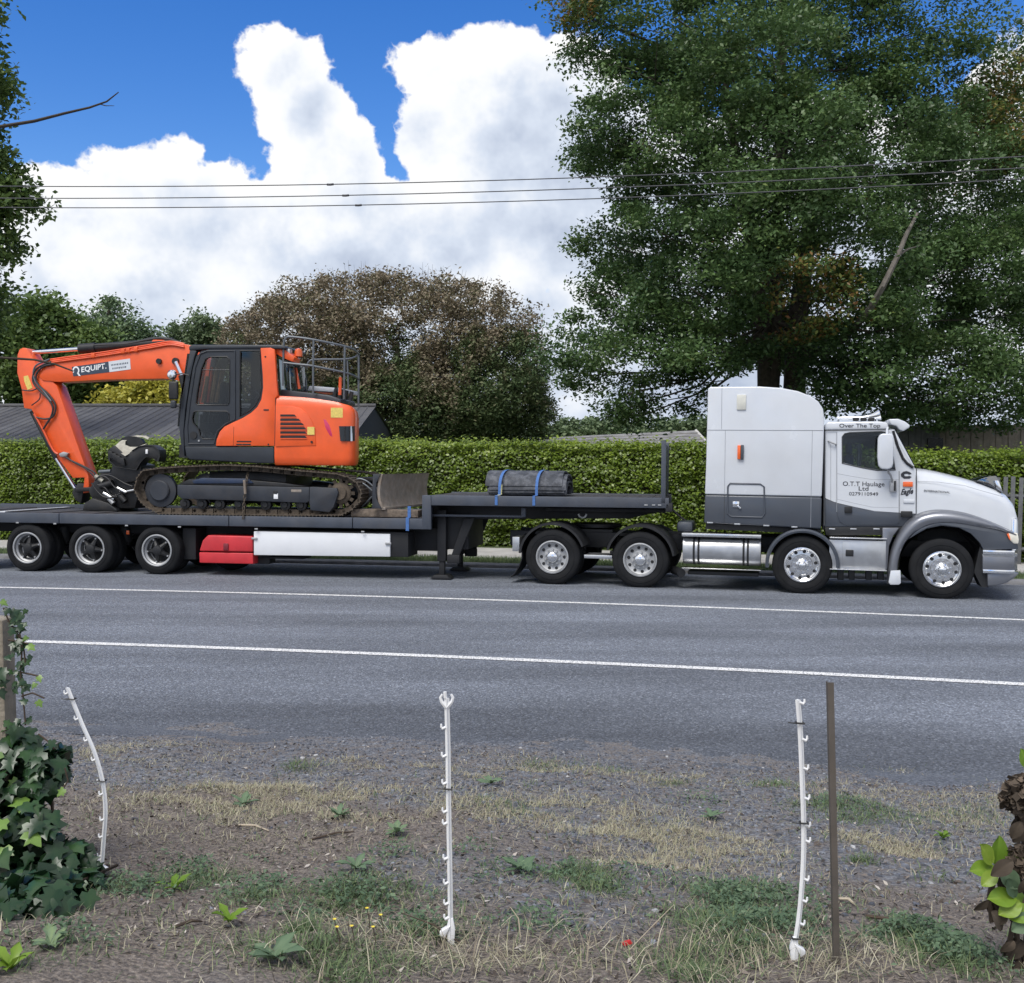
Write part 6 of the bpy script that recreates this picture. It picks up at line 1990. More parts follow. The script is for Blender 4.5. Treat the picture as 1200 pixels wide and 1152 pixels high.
def shed():
    t = thing('shed', 'long low shed with dark ribbed metal roof behind the hedge', 'shed', (-12, 28, -.1))
    o = Vector((-12, 28, -.1))
    ye, yr, yb = 28.0, 33.0, 38.0
    ze, zr = 2.48, 3.41
    xr = -4.2
    x = xr; i = 0
    random.seed(3)
    while x > -21:
        w = .5
        m = MB()
        a, b = x - w + .01, x
        rows = []
        prof = []
        for k in range(3):
            c = a + (b - a) * k / 2
            for dx, dz in ((-.035, 0), (-.012, .02), (.012, .02), (.035, 0)):
                cx = min(max(c + dx, a), b)
                prof.append((cx, dz))
        dz0 = random.uniform(0, .006)
        rows = [[(px - o.x, ye - .12 - o.y, ze - .02 + pz + dz0 - o.z) for px, pz in prof], [(px - o.x, yr - o.y, zr + pz + dz0 - o.z) for px, pz in prof]]
        m.grid(rows)
        m.build('roof_sheet', random.choice(('roof_sheet_dark', 'roof_sheet_grey', 'roof_sheet_pale')), t, smooth=False)
        x -= w
    MB().grid([[(-21 - o.x, yr - o.y, zr - o.z), (xr - o.x, yr - o.y, zr - o.z)], [(-21 - o.x, yb - o.y, ze - o.z), (xr - o.x, yb - o.y, ze - o.z)]]).build('roof_back', 'roof_sheet_grey', t)
    MB().ring_tube([(-21 - o.x, yr - o.y, zr + .04 - o.z), (xr - o.x, yr - o.y, zr + .04 - o.z)], .06, 8).build('ridge_cap', 'roof_sheet_grey', t)
    MB().box(-21 - o.x, xr - o.x, ye - .14 - o.y, ye - .04 - o.y, ze - .2 - o.z, ze - .06 - o.z).build('gutter', 'shed_wall', t)
    MB().box(-21 - o.x, xr - .1 - o.x, ye - o.y, ye + .1 - o.y, -.0, ze - .1 - o.z).build('wall', 'shed_wall', t)
    g = MB(); gp = [(ye, -.1), (yb, -.1), (yb, ze - .05), (yr, zr - .05), (ye, ze - .08)]
    g.prism([(y - o.y, z - o.z) for y, z in gp], xr - .12 - o.x, xr - .05 - o.x)
    g.v = [(y, x_, z) for x_, y, z in g.v]
    g.build('gable_wall', 'shed_wall', t)


shed()


# ---- house with grey shingle roof
mat('shingle_grey', (0.23, 0.225, 0.215), .9, var=.3, scale=3, bump=.5, bscale=12, dirt=.5, dirtcol=(.13, .125, .12))
mat('gable_cream', (0.55, 0.53, 0.48), .7, var=.1)


def house():
    D = 46.0
    a, b = at(600, 521, D), at(822, 504.5, D)
    t = thing('house', 'house with weathered grey shingle roof showing over the hedge', 'house', (b.x, D, -.1))
    o = Vector((b.x, D, -.1))
    x0, x1 = a.x - 3, b.x
    ye, yr = D - 3.5, D + 1.5
    zr0, zr1 = at(600, 519, D).z, b.z
    ze = 1.75
    n = 7
    for i in range(n):                      # courses of shingles, each lapping the one below
        s0, s1 = i / n, (i + 1) / n
        y0, y1 = ye + (yr - ye) * s0, ye + (yr - ye) * s1
        za = [(ze + (z - ze) * s0 + .03, ze + (z - ze) * s1) for z in (zr0, zr1)]
        rows = [[(x0 - o.x, y0 - o.y, za[0][0] - .03 - o.z), (x1 - o.x, y0 - o.y, za[1][0] - .03 - o.z)], [(x0 - o.x, y0 - o.y, za[0][0] - o.z), (x1 - o.x, y0 - o.y, za[1][0] - o.z)], [(x0 - o.x, y1 - o.y, za[0][1] - o.z), (x1 - o.x, y1 - o.y, za[1][1] - o.z)]]
        MB().grid(rows).build('shingle_course', 'shingle_grey', t, smooth=False)
    MB().grid([[(x0 - o.x, yr - o.y, zr0 - o.z), (x1 - o.x, yr - o.y, zr1 - o.z)], [(x0 - o.x, yr + 5 - o.y, ze - o.z), (x1 - o.x, yr + 5 - o.y, ze - o.z)]]).build('roof_back', 'shingle_grey', t)
    g = MB(); g.prism([(ye + .3 - o.y, 0), (yr + 4.7 - o.y, 0), (yr + 4.7 - o.y, ze - o.z), (yr - o.y, zr1 - .04 - o.z), (ye + .3 - o.y, ze + .02 - o.z)], x1 - .3 - o.x, x1 - .1 - o.x)
    g.v = [(y, x_, z) for x_, y, z in g.v]; g.build('gable_wall', 'gable_cream', t)
    bz = MB(); bz.ring_tube([(x1 + .03 - o.x, ye - o.y, ze - .05 - o.z), (x1 + .03 - o.x, yr - o.y, zr1 - .02 - o.z), (x1 + .03 - o.x, yr + 5 - o.y, ze - .05 - o.z)], .09, 4); bz.build('barge_board', 'gable_cream', t)
    MB().box(x0 + .2 - o.x, x1 - .3 - o.x, ye + .35 - o.y, ye + .5 - o.y, 0, ze - .05 - o.z).build('wall', 'gable_cream', t)


house()

# ---- board fence and outbuilding at right, behind the hedge
mat('fence_board', (0.26, 0.225, 0.19), .9, var=.25, scale=5, bump=.4, bscale=20, dirt=.4, dirtcol=(.11, .10, .09))
mat('fence_board_grey', (0.16, 0.16, 0.165), .9, var=.2, scale=5, bump=.4, bscale=20)
mat('dark_window', (0.012, 0.013, 0.016), .2)


def board_wall():
    D = 30.0
    t = thing('board_outbuilding', 'outbuilding clad in vertical boards, half grey half brown, behind the right hedge', 'outbuilding', (11.5, D, -.1))
    o = Vector((11.5, D, -.1))
    u = 1040
    zt = at(1100, 497, D).z
    x = at(1036, 500, D).x; xe = at(1290, 500, D).x
    i = 0
    while x < xe:
        g = x < at(1100, 500, D).x
        m = MB(); m.box(x + .004 - o.x, x + .17 - o.x, 0 + .012 * (i % 2), .05 + .012 * (i % 2), 0, zt - o.z - .02 * ((i * 5) % 3))
        m.build('board', 'fence_board_grey' if g else 'fence_board', t, smooth=False)
        x += .175; i += 1
    a, b = at(1086.5, 513.5, D), at(1104, 536, D)
    MB().box(a.x - o.x, b.x - o.x, -.05, -.01, b.z - o.z, a.z - o.z).build('window', 'dark_window', t)
    MB().box(at(1036, 0, D).x - o.x, xe - o.x, .06, 3.0, 0, zt - .1 - o.z).build('wall', 'shed_wall', t)


board_wall()

mat('paling_grey', (0.115, 0.12, 0.125), .9, var=.25, scale=6, bump=.4, bscale=25)


def picket_fence():
    t = thing('picket_fence', 'grey vertical timber paling fence at the right edge in front of hedge', 'fence', (10.5, float(dline(10.5)) + 5.6, -.09))
    o = Vector((10.5, float(dline(10.5)) + 5.6, -.09))
    x = at(1167, 600, float(dline(10.0)) + 5.6).x
    i = 0
    m = MB(); m.box(-.042, .042, -.012, .012, 0, 1.86)
    me = m.mesh('picket', .004); me.materials.append(MATS['paling_grey'])
    rp = []
    while x < 18:
        y = float(dline(x)) + 5.6
        p = bpy.data.objects.new('picket', me); COL.objects.link(p); p.parent = t
        p.location = (x - o.x, y - o.y, -.02 + .012 * ((i * 7) % 3)); p.rotation_euler = (0, random.uniform(-.01, .01), R_(-17))
        rp.append((x - o.x, y + .05 - o.y)); x += .145; i += 1
    for z in (.35, 1.45):
        MB().ring_tube([(a, b, z) for a, b in rp[::6]], .045, 4).build('fence_rail', 'paling_grey', t, smooth=False)
    for a, b in rp[::16]:
        MB().box(a - .05, a + .05, b + .03, b + .13, 0, 1.75).build('fence_post', 'paling_grey', t)


picket_fence()

# ---- overhead wires
mat('cable_black', (0.06, 0.062, 0.068), .6)


def wires():
    specs = [('upper', [(10, 218.5), (250, 217.5), (387, 216), (600, 211.5), (900, 199), (1190, 184)], 'highest of the three overhead wires crossing sky and oak', 387),
             ('middle', [(10, 232.5), (250, 231), (405, 229), (600, 224.5), (900, 212), (1190, 197.5)], 'middle one of the three overhead wires crossing sky and oak', 405),
             ('lower', [(0, 243.5), (250, 242), (420, 240.5), (600, 236.5), (900, 225), (1190, 210)], 'lowest of the three overhead wires crossing sky and oak', 420)]
    for j, (nm, pts, lab, um) in enumerate(specs):
        ly = 2.6 + .35 * j
        q = [(W(u, v, ly)[0], ly, W(u, v, ly)[1]) for u, v in pts]
        x = np.array([a[0] for a in q]); z = np.array([a[2] for a in q])
        c = np.polyfit(x, z, 2)
        xs = np.linspace(-26, 24, 41)
        t = thing('overhead_wire', lab, 'wire', M_WIRE, 'overhead wires')
        MB().ring_tube([(a, ly, float(np.polyval(c, a))) for a in xs], .011, 5).build('cable', 'cable_black', t)
        mx, mz = W(um, np.interp(um, [p[0] for p in pts], [p[1] for p in pts]), ly)
        mz = float(np.polyval(c, mx))
        MB().ring_tube([(mx - .07, ly, mz), (mx, ly, mz - .005), (mx + .07, ly, mz)], .024, 6).build('joint_sleeve', 'cable_black', t)


wires()
# ================================================================== the near verge
mat('white_plastic', (0.78, 0.79, 0.80), .45, var=.05, scale=8, dirt=.25, dirtcol=(.5, .48, .42))
mat('stake_metal', (0.13, 0.115, 0.10), .6, metal=.4, var=.2, scale=10, dirt=.5, dirtcol=(.16, .13, .10))
mat('post_timber', (0.24, 0.21, 0.165), .9, var=.3, scale=8, bump=.5, bscale=30, dirt=.4, dirtcol=(.12, .11, .08))
mat('cable_tie', (0.02, 0.02, 0.02), .5)
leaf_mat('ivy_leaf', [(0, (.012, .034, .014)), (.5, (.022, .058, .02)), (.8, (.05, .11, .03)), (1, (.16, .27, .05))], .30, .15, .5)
leaf_mat('weed_leaf', [(0, (.05, .085, .05)), (.5, (.10, .165, .09)), (.8, (.16, .23, .13)), (1, (.25, .34, .13))], .6, .2)
leaf_mat('straw', [(0, (.20, .17, .125)), (.4, (.34, .295, .215)), (.6, (.31, .31, .18)), (1, (.58, .53, .41))], .85, .15)
leaf_mat('grass_green', [(0, (.055, .09, .04)), (.5, (.11, .165, .075)), (1, (.19, .25, .11))], .7, .2)
leaf_mat('mulch', [(0, (.04, .032, .027)), (.5, (.12, .098, .083)), (.85, (.24, .205, .175)), (1, (.5, .46, .41))], .9, .0)
leaf_mat('gravel_stone', [(0, (.06, .066, .08)), (.6, (.15, .162, .19)), (.9, (.27, .285, .31)), (1, (.45, .45, .45))], .85, .0)
leaf_mat('bright_leaf', [(0, (.08, .16, .02)), (.5, (.17, .29, .03)), (1, (.30, .40, .06))], .4, .3)
leaf_mat('withered', [(0, (.03, .024, .018)), (.6, (.085, .066, .048)), (1, (.17, .13, .095))], .9, .1)
mat('red_scrap', (0.5, 0.02, 0.02), .5)
mat('stem_brown', (0.07, 0.05, 0.035), .9, var=.3, scale=20)


def ground_at(u, v):
    """where the view ray through a pixel meets the near verge"""
    r = ray(u, v)
    lo, hi = 1.0, 14.0
    for _ in range(40):
        m = (lo + hi) / 2
        t = m / r.y
        p = Vector((r.x * t, m, CAM_H + r.z * t))
        if p.z > float(verge_z(np.array(p.x), np.array(p.y))): lo = m
        else: hi = m
    t = hi / r.y
    p = Vector((r.x * t, hi, CAM_H + r.z * t)); p.z = float(verge_z(np.array(p.x), np.array(p.y)))
    return p


# ---- step-in plastic fence posts
def fence_post(label, foot, path, hooks, side, top='double', ties=(), width=.0165):
    b = ground_at(*foot)
    d = b.y
    t = thing('step_in_post', label, 'fence post', tuple(b), 'white plastic fence posts')
    q = [at(u, v, d) - b for u, v in path]
    q[0].z = min(q[0].z, -.04)
    pts = []
    k = len(q)
    for i in range(k - 1):
        p0, p1, p2, p3 = [q[max(0, min(k - 1, j))] for j in (i - 1, i, i + 1, i + 2)]
        for s in (0, .25, .5, .75):
            pts.append(.5 * ((2 * p1) + (-p0 + p2) * s + (2 * p0 - 5 * p1 + 4 * p2 - p3) * s * s + (-p0 + 3 * p1 - 3 * p2 + p3) * s ** 3))
    pts.append(q[-1])
    w = width / 2
    m = MB()
    # cross-shaped rib section: a flat web with a spine
    rows = []
    for p in pts:
        rows.append([(p.x - w, p.y, p.z), (p.x - w * .4, p.y - w * .35, p.z), (p.x, p.y - w, p.z), (p.x + w * .4, p.y - w * .35, p.z), (p.x + w, p.y, p.z), (p.x + w * .4, p.y + w * .35, p.z), (p.x, p.y + w, p.z), (p.x - w * .4, p.y + w * .35, p.z), (p.x - w, p.y, p.z)])
    m.grid(rows); m.f.append(tuple((len(rows) - 1) * 9 + i for i in range(8)))
    m.build('shaft', 'white_plastic', t, smooth=False)
    hk = MB()
    s = side
    hk.ring_tube([(s * w * .6, 0, 0), (s * (w + .008), 0, -.005), (s * (w + .012), 0, .002), (s * (w + .0115), 0, .010)], [.005, .0048, .004, .003], 6)
    hm = hk.mesh('wire_hook'); hm.materials.append(MATS['white_plastic'])
    zs = [p.z for p in pts]
    def on(v):
        z = (at(foot[0], v, d) - b).z
        for i in range(len(pts) - 1):
            if pts[i].z <= z <= pts[i + 1].z:
                return pts[i].lerp(pts[i + 1], (z - pts[i].z) / (pts[i + 1].z - pts[i].z + 1e-9))
        return pts[-1]
    for v in hooks:
        o = bpy.data.objects.new('wire_hook', hm); COL.objects.link(o); o.parent = t; o.location = on(v)
    e = pts[-1]
    if top == 'double':
        tp = MB()
        for sg in (-1, 1):
            tp.ring_tube([(e.x, e.y, e.z - .03), (e.x + sg * .016, e.y, e.z - .012), (e.x + sg * .02, e.y, e.z + .002), (e.x + sg * .014, e.y, e.z + .012)], [.008, .006, .005, .004], 6)
        tp.ring_tube([(e.x - .004, e.y, e.z), (e.x - .006, e.y, e.z + .02)], .006, 6)
        tp.build('top_hook', 'white_plastic', t)
    # treading foot: a triangular spade with a side step
    f = MB()
    z0 = .012
    f.prism([(-.014, z0 + .04), (-.006, z0 + .07), (.008, z0 + .075), (.015, z0 + .04), (.013, z0), (.006, -.06), (-.004, -.06), (-.009, z0)], -.006, .006)
    sx = -1 if top == 'double' else 1
    f.prism([(sx * .0, z0 + .052), (sx * .034, z0 + .032), (sx * .035, z0 + .022), (sx * .02, z0 + .01)], -.012, .012)
    f.build('foot', 'white_plastic', t, .002)
    for v in ties:
        p = on(v)
        tm = MB(); tm.ring_tube([(p.x - w - .004, p.y - w - .002, p.z + .002), (p.x + w + .004, p.y - w - .002, p.z), (p.x + w + .004, p.y + w, p.z), (p.x - w - .004, p.y + w, p.z), (p.x - w - .004, p.y - w - .002, p.z + .002)], .003, 5)
        tm.ring_tube([(p.x - w, p.y - w, p.z), (p.x - w - .03, p.y - w, p.z + .003)], .002, 4)
        tm.build('cable_tie', 'cable_tie', t)


fence_post('straight white plastic step-in post in the middle of the verge', (528, 1106), [(528, 1108), (527.5, 1040), (526, 960), (525, 880), (523.5, 818)],
           [852, 885, 917, 950, 964, 1005, 1034, 1058, 1075], -1, 'double', (924,))
fence_post('bowed white plastic step-in post leaning beside the ivy', (117, 1030), [(117, 1032), (121, 990), (123.5, 950), (120, 915), (110, 880), (96, 848), (79, 806)],
           [812, 842, 867, 890, 916, 930, 960, 980, 1003], -1, 'none', (819, 915, 1018), .0185)
fence_post('slightly kinked white plastic step-in post beside the metal stake', (930, 1128), [(929, 1130), (932, 1105), (937, 1070), (941, 1020), (942, 970), (940, 910), (938, 860), (935, 820)],
           [823, 866, 900, 935, 967, 985, 1030, 1055, 1082], 1, 'none', (847, 964, 1099))


def stake():
    b = ground_at(982, 1128); d = b.y
    q0, q1 = at(981.5, 1128, d) - b, at(972.5, 799, d) - b
    q0.z = -.1
    m = MB(); h = .0095
    a = (q1 - q0)
    rows = []
    for p in (q0, q1):
        rows.append([(p.x + dx, p.y + dy, p.z) for dx, dy in ((-h, -h), (h, -h), (h, -h + .003), (-h + .003, -h + .003), (-h + .003, h), (-h, h), (-h, -h))])
    m.grid(rows); m.f.append(tuple(7 + i for i in range(6)))
    o = m.build('metal_stake', 'stake_metal', None, smooth=False); o.location = b
    tag(o, 'brown rusted metal angle stake standing upright beside the right white post', 'stake')


stake()


# ---- timber post with ivy
def ivy():
    d = 4.3
    pb = ground_at(8, 1000); 
    base = at(-6, 1010, d); base.z = float(verge_z(np.array(base.x), np.array(base.y)))
    top = at(8, 724, d)
    p = MB(); r = .05
    zt = top.z - base.z
    p.prism([(-.085, -.2), (.032, -.2), (.034, zt - .004), (.028, zt), (-.08, zt + .004)], -.05, .05)
    o = p.build('timber_post', 'post_timber', None, .008); o.location = (top.x - .028, d, base.z)
    tag(o, 'grey timber fence post wrapped in ivy at the left edge', 'post')
    # leaf meshes
    def ivy_leaf(seed, tint):
        rr = random.Random(seed)
        out = [(0, -.35), (.22, -.5), (.5, -.32), (.38, -.08), (.62, .18), (.3, .22), (.12, .55), (0, .78), (-.12, .55), (-.3, .22), (-.62, .18), (-.38, -.08), (-.5, -.32), (-.22, -.5)]
        vs = [(0, 0, .03)] + [(x * rr.uniform(.85, 1.12), y * rr.uniform(.9, 1.1), -.12 * abs(x) - .10 * y * y + rr.uniform(-.03, .03)) for x, y in out]
        fs = [(0, i, i % 14 + 1) for i in range(1, 15)]
        me = bpy.data.meshes.new('leaf'); me.from_pydata(vs, [], fs); me.shade_smooth()
        a = me.color_attributes.new('tint', 'FLOAT_COLOR', 'POINT')
        c = np.ones((15, 4), dtype=np.float32); c[:, :3] = tint; c[0, :3] = min(1, tint + .12)
        a.data.foreach_set('color', c.ravel())
        me.materials.append(MATS['ivy_leaf']); return me
    leaves = [ivy_leaf(i, .18 + .07 * i) for i in range(7)] + [ivy_leaf(20, .88), ivy_leaf(21, .97)]
    t = thing('ivy_plant', 'dark glossy ivy mounded over the post in the lower left corner', 'ivy', tuple(base))
    rr = random.Random(5)
    lob = [(0, 1085, 3.4, 80, 34), (45, 1055, 3.6, 60, 36), (15, 905, 4.3, 45, 55), (30, 990, 4.1, 55, 60), (20, 1060, 3.9, 65, 50), (80, 1020, 4.1, 34, 34), (5, 950, 4.2, 60, 60), (-20, 870, 4.3, 60, 30), (58, 900, 4.3, 18, 30), (95, 1035, 4.05, 24, 24)]
    k = 0
    mass = []
    while k < 235:
        l = lob[rr.randrange(len(lob))]
        dr = Vector((rr.gauss(0, 1), -abs(rr.gauss(0, 1)), rr.gauss(0, 1))).normalized()
        s = l[2] / F_PX
        c = at(l[0], l[1], l[2])
        pos = c + Vector((dr.x * l[3] * s, dr.y * .16, dr.z * l[4] * s)) * rr.uniform(.8, 1.08)
        if pos.z < float(verge_z(np.array(pos.x), np.array(pos.y))) + .02: continue
        nrm = (dr * .8 + Vector((0, -.5, .75)) + Vector((rr.gauss(0, .3), rr.gauss(0, .3), rr.gauss(0, .3)))).normalized()
        me = leaves[rr.randrange(7)] if rr.random() < .93 else leaves[7 + rr.randrange(2)]
        o = bpy.data.objects.new('leaf', me); COL.objects.link(o); o.parent = t
        q = nrm.to_track_quat('Z', 'Y').to_matrix().to_4x4()
        sc = rr.uniform(.042, .082)
        o.matrix_local = Matrix.Translation(pos - base) @ q @ Matrix.Rotation(math.pi + rr.gauss(0, .7), 4, 'Z') @ Matrix.Scale(sc, 4)
        k += 1
    # climbing shoots round the post with smaller, paler leaves
    for u, v, s, b in ((8, 716, .030, 1), (4, 706, .03, 7), (22, 752, .03, 0), (36, 758, .035, 8), (30, 748, .022, 7), (2, 790, .05, 2), (22, 778, .03, 0), (26, 800, .03, 1), (46, 795, .028, 8), (40, 803, .025, 7), (46, 824, .03, 8), (28, 822, .03, 2), (35, 770, .022, 0), (60, 872, .038, 3), (72, 928, .036, 8), (66, 958, .03, 7), (84, 1040, .04, 8), (94, 1048, .035, 7), (62, 1058, .03, 7), (14, 740, .03, 3), (24, 734, .022, 1)):
        o = bpy.data.objects.new('leaf', leaves[b]); COL.objects.link(o); o.parent = t
        nrm = Vector((rr.gauss(.1, .3), -.8, .5 + rr.gauss(0, .2))).normalized()
        o.matrix_local = Matrix.Translation(at(u, v, 4.18) - base) @ nrm.to_track_quat('Z', 'Y').to_matrix().to_4x4() @ Matrix.Rotation(math.pi + rr.gauss(0, .6), 4, 'Z') @ Matrix.Scale(s, 4)
    for i in range(46):
        v = rr.uniform(715, 850); u = rr.choice((rr.uniform(17, 34), rr.uniform(-6, 16))) if v > 770 else rr.uniform(14, 30)
        o = bpy.data.objects.new('leaf', leaves[rr.randrange(7)]); COL.objects.link(o); o.parent = t
        nrm = Vector((rr.gauss(.1, .4), -.8, .5 + rr.gauss(0, .3))).normalized()
        o.matrix_local = Matrix.Translation(at(u, v, 4.2) - base) @ nrm.to_track_quat('Z', 'Y').to_matrix().to_4x4() @ Matrix.Rotation(math.pi + rr.gauss(0, .8), 4, 'Z') @ Matrix.Scale(rr.uniform(.02, .042), 4)
    for path in ([(22, 735), (26, 760), (24, 790), (27, 815), (30, 850)], [(10, 750), (24, 752), (38, 756)], [(25, 788), (36, 790), (47, 793)], [(25, 816), (38, 812), (52, 818)], [(30, 780), (28, 762), (20, 742), (10, 728), (4, 712)], [(45, 860), (58, 870), (64, 878)], [(70, 930), (80, 915), (76, 900)]):
        MB().ring_tube([at(u, v, 4.2) - base for u, v in path], .0035, 5).build('stem', 'stem_brown', t)
    for i in range(14):
        l = lob[rr.randrange(len(lob))]; c = at(l[0], l[1], l[2] + .05)
        MB().ring_tube([Vector((c.x * .98, 4.3, base.z)) - base, c - base], .007, 5).build('stem', 'stem_brown', t)
    # inner shadowed leaves filling the mound
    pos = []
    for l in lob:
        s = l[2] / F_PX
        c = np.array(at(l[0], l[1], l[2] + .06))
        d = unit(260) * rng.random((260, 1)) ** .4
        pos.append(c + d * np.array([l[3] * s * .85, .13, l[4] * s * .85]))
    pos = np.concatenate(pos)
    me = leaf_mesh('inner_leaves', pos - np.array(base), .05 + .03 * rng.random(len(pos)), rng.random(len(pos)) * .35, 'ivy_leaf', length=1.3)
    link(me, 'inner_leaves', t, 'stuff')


ivy()


# ---- broad-leaved dying plant at the right edge
def big_plant():
    b = ground_at(1180, 1150)
    d = b.y + .15
    base = at(1190, 1150, d); base.z = float(verge_z(np.array(base.x), np.array(base.y)))
    t = thing('hydrangea_bush', 'half withered hydrangea with lime green leaves at the right edge', 'shrub', tuple(base))
    rr = random.Random(9)
    def broad(seed, tint, matn, curl=.25):
        r2 = random.Random(seed)
        nL, nW = 9, 4
        vs, fs = [], []
        for i in range(nL + 1):
            s = i / nL
            w = .46 * math.sin(math.pi * min(1, s * .93 + .04)) ** .8
            for j in range(-nW, nW + 1):
                q = j / nW
                vs.append((q * w, s * 1.3, .10 * abs(q) - curl * s * s + .025 * math.sin(s * 22 + abs(q) * 6) * (1 - abs(abs(q) - .5)) + r2.uniform(-.008, .008)))
        n = 2 * nW + 1
        for i in range(nL):
            for j in range(n - 1): fs.append((i * n + j, i * n + j + 1, (i + 1) * n + j + 1, (i + 1) * n + j))
        me = bpy.data.meshes.new('leaf'); me.from_pydata(vs, [], fs); me.shade_smooth()
        a = me.color_attributes.new('tint', 'FLOAT_COLOR', 'POINT')
        c = np.ones((len(vs), 4), dtype=np.float32); c[:, :3] = np.clip(tint + np.array([.12 if abs(v[0]) < .02 else r2.uniform(-.06, .06) for v in vs]), 0, 1)[:, None]
        a.data.foreach_set('color', c.ravel()); me.materials.append(MATS[matn]); return me
    green = [broad(1, .55, 'bright_leaf'), broad(2, .35, 'bright_leaf', .4), broad(3, .75, 'bright_leaf', .15)]
    dark = [broad(4, .6, 'weed_leaf'), broad(5, .4, 'weed_leaf', .5)]
    dead = [broad(6, .5, 'withered', .9), broad(7, .7, 'withered', 1.2), broad(8, .3, 'withered', .6)]
    def put(u, v, me, sc, ang, tilt, dd=0.0):
        o = bpy.data.objects.new('leaf', me); COL.objects.link(o); o.parent = t
        p = at(u, v, d + dd) - base
        # ang: direction of the leaf's tip in the picture plane, degrees anticlockwise from right
        dv = Vector((math.cos(R_(ang)), -.25, math.sin(R_(ang)))).normalized()
        nv = Vector((rr.gauss(0, .2), -1, tilt)); nv = (nv - dv * nv.dot(dv)).normalized()
        sv = dv.cross(nv)
        m = Matrix(((sv.x, dv.x, nv.x, p.x), (sv.y, dv.y, nv.y, p.y), (sv.z, dv.z, nv.z, p.z), (0, 0, 0, 1)))
        o.matrix_local = m @ Matrix.Scale(sc * (.85 if me.materials[0].name != 'withered' else .7), 4)
    for a in ((1165, 1018, green[0], .075, 175, 1.0), (1162, 1012, green[2], .075, 120, .9), (1166, 1012, green[1], .08, 80, .8, .02), (1172, 1016, green[0], .075, 40, .8, .02), (1168, 1022, green[2], .06, 215, 1.2, -.03),
              (1190, 1052, green[0], .085, 172, 1.0, -.04), (1196, 1058, green[2], .075, 200, .9, -.05), (1203, 1058, green[1], .07, 150, .9), (1212, 1066, green[0], .08, 190, .8, -.05),
              (1172, 1018, dark[0], .075, -45, .3, -.04), (1180, 1030, dark[1], .06, -60, .2, -.05), (1212, 1072, dark[0], .08, 210, .5, -.06), (1205, 900, green[1], .06, 110, .5, .1)):
        put(*a)
    for i in range(60):
        u, v = rr.choice([(1195, 930), (1190, 1005), (1160, 1062), (1195, 1095), (1190, 1130), (1205, 960), (1200, 1040)])
        put(u + rr.gauss(0, 8), v + rr.gauss(0, 14), rr.choice(dead), rr.uniform(.045, .085), rr.uniform(-150, -30), rr.uniform(.1, .8), rr.gauss(.02, .04))
    # the papery dead flower head
    pos = np.array(at(1196, 932, d)) + unit(240) * np.array([.062, .06, .062]) * (.7 + .3 * rng.random((240, 1)))
    pos2 = np.array(at(1200, 1010, d)) + unit(160) * np.array([.05, .05, .05])
    pos = np.concatenate([pos, pos2])
    me = leaf_mesh('dead_flower_head', pos - np.array(base), .022 + .012 * rng.random(len(pos)), .35 + .6 * rng.random(len(pos)), 'withered', length=1.1)
    link(me, 'dead_flower_head', t, 'stuff')
    for path in ([(1195, 1160), (1192, 1100), (1186, 1050), (1170, 1020)], [(1200, 1160), (1204, 1080), (1200, 990), (1197, 940)], [(1185, 1155), (1182, 1110), (1192, 1060)], [(1165, 1025), (1160, 1050), (1162, 1080)]):
        q = [at(u, v, d + .02) - base for u, v in path]
        MB().ring_tube(q, [.011, .009, .008, .006][:len(q)], 7).build('stem', 'stem_brown', t)


big_plant()


# ---- ground litter, grass and weeds
def blades(n, cx, cy, spread, h, w, lean=.6, hvar=.5):
    """thin bent blades of grass: returns quads (2 per blade)"""
    x = cx + rng.normal(size=n) * spread; y = cy + rng.normal(size=n) * spread
    z = verge_z(x, y)
    a = rng.uniform(0, 2 * math.pi, n)
    hh = h * (1 - hvar + hvar * 2 * rng.random(n)); ln = np.minimum(lean * (.3 + rng.random(n)), 1.42)
    d = np.stack([np.cos(a), np.sin(a), 0 * a], -1); s = np.stack([-np.sin(a), np.cos(a), 0 * a], -1)
    b = np.stack([x, y, z - .005], -1)
    up = np.array([0, 0, 1.0])
    c = np.cos(ln)[:, None]; sn = np.sin(ln)[:, None]
    mid = b + (up * c + d * sn) * (hh * .55)[:, None]
    ln2 = np.minimum(ln * 1.7, 1.62)
    tip = mid + (up * np.cos(ln2)[:, None] + d * np.sin(ln2)[:, None]) * (hh * .5)[:, None]
    ww = (w * (.6 + .8 * rng.random(n)))[:, None] * .5
    q1 = np.stack([b - s * ww, b + s * ww, mid + s * ww * .8, mid - s * ww * .8], 1)
    q2 = np.stack([mid - s * ww * .8, mid + s * ww * .8, tip + s * ww * .12, tip - s * ww * .12], 1)
    return np.concatenate([q1, q2])


def patchy(q):
    """thin a patch so bare ground shows through"""
    k = len(q) // 2
    c = q[:k, 0]
    m = hash_noise(c[:, 0], c[:, 1], 4.5, 71) * .6 + hash_noise(c[:, 0], c[:, 1], 13, 72) * .4 > .46
    return np.concatenate([q[:k][m], q[k:][m]])


def on_pixels(n, u0, u1, v0, v1):
    u = rng.uniform(u0, u1, n); v = rng.uniform(v0, v1, n)
    return [ground_at(a, b) for a, b in zip(u, v)]


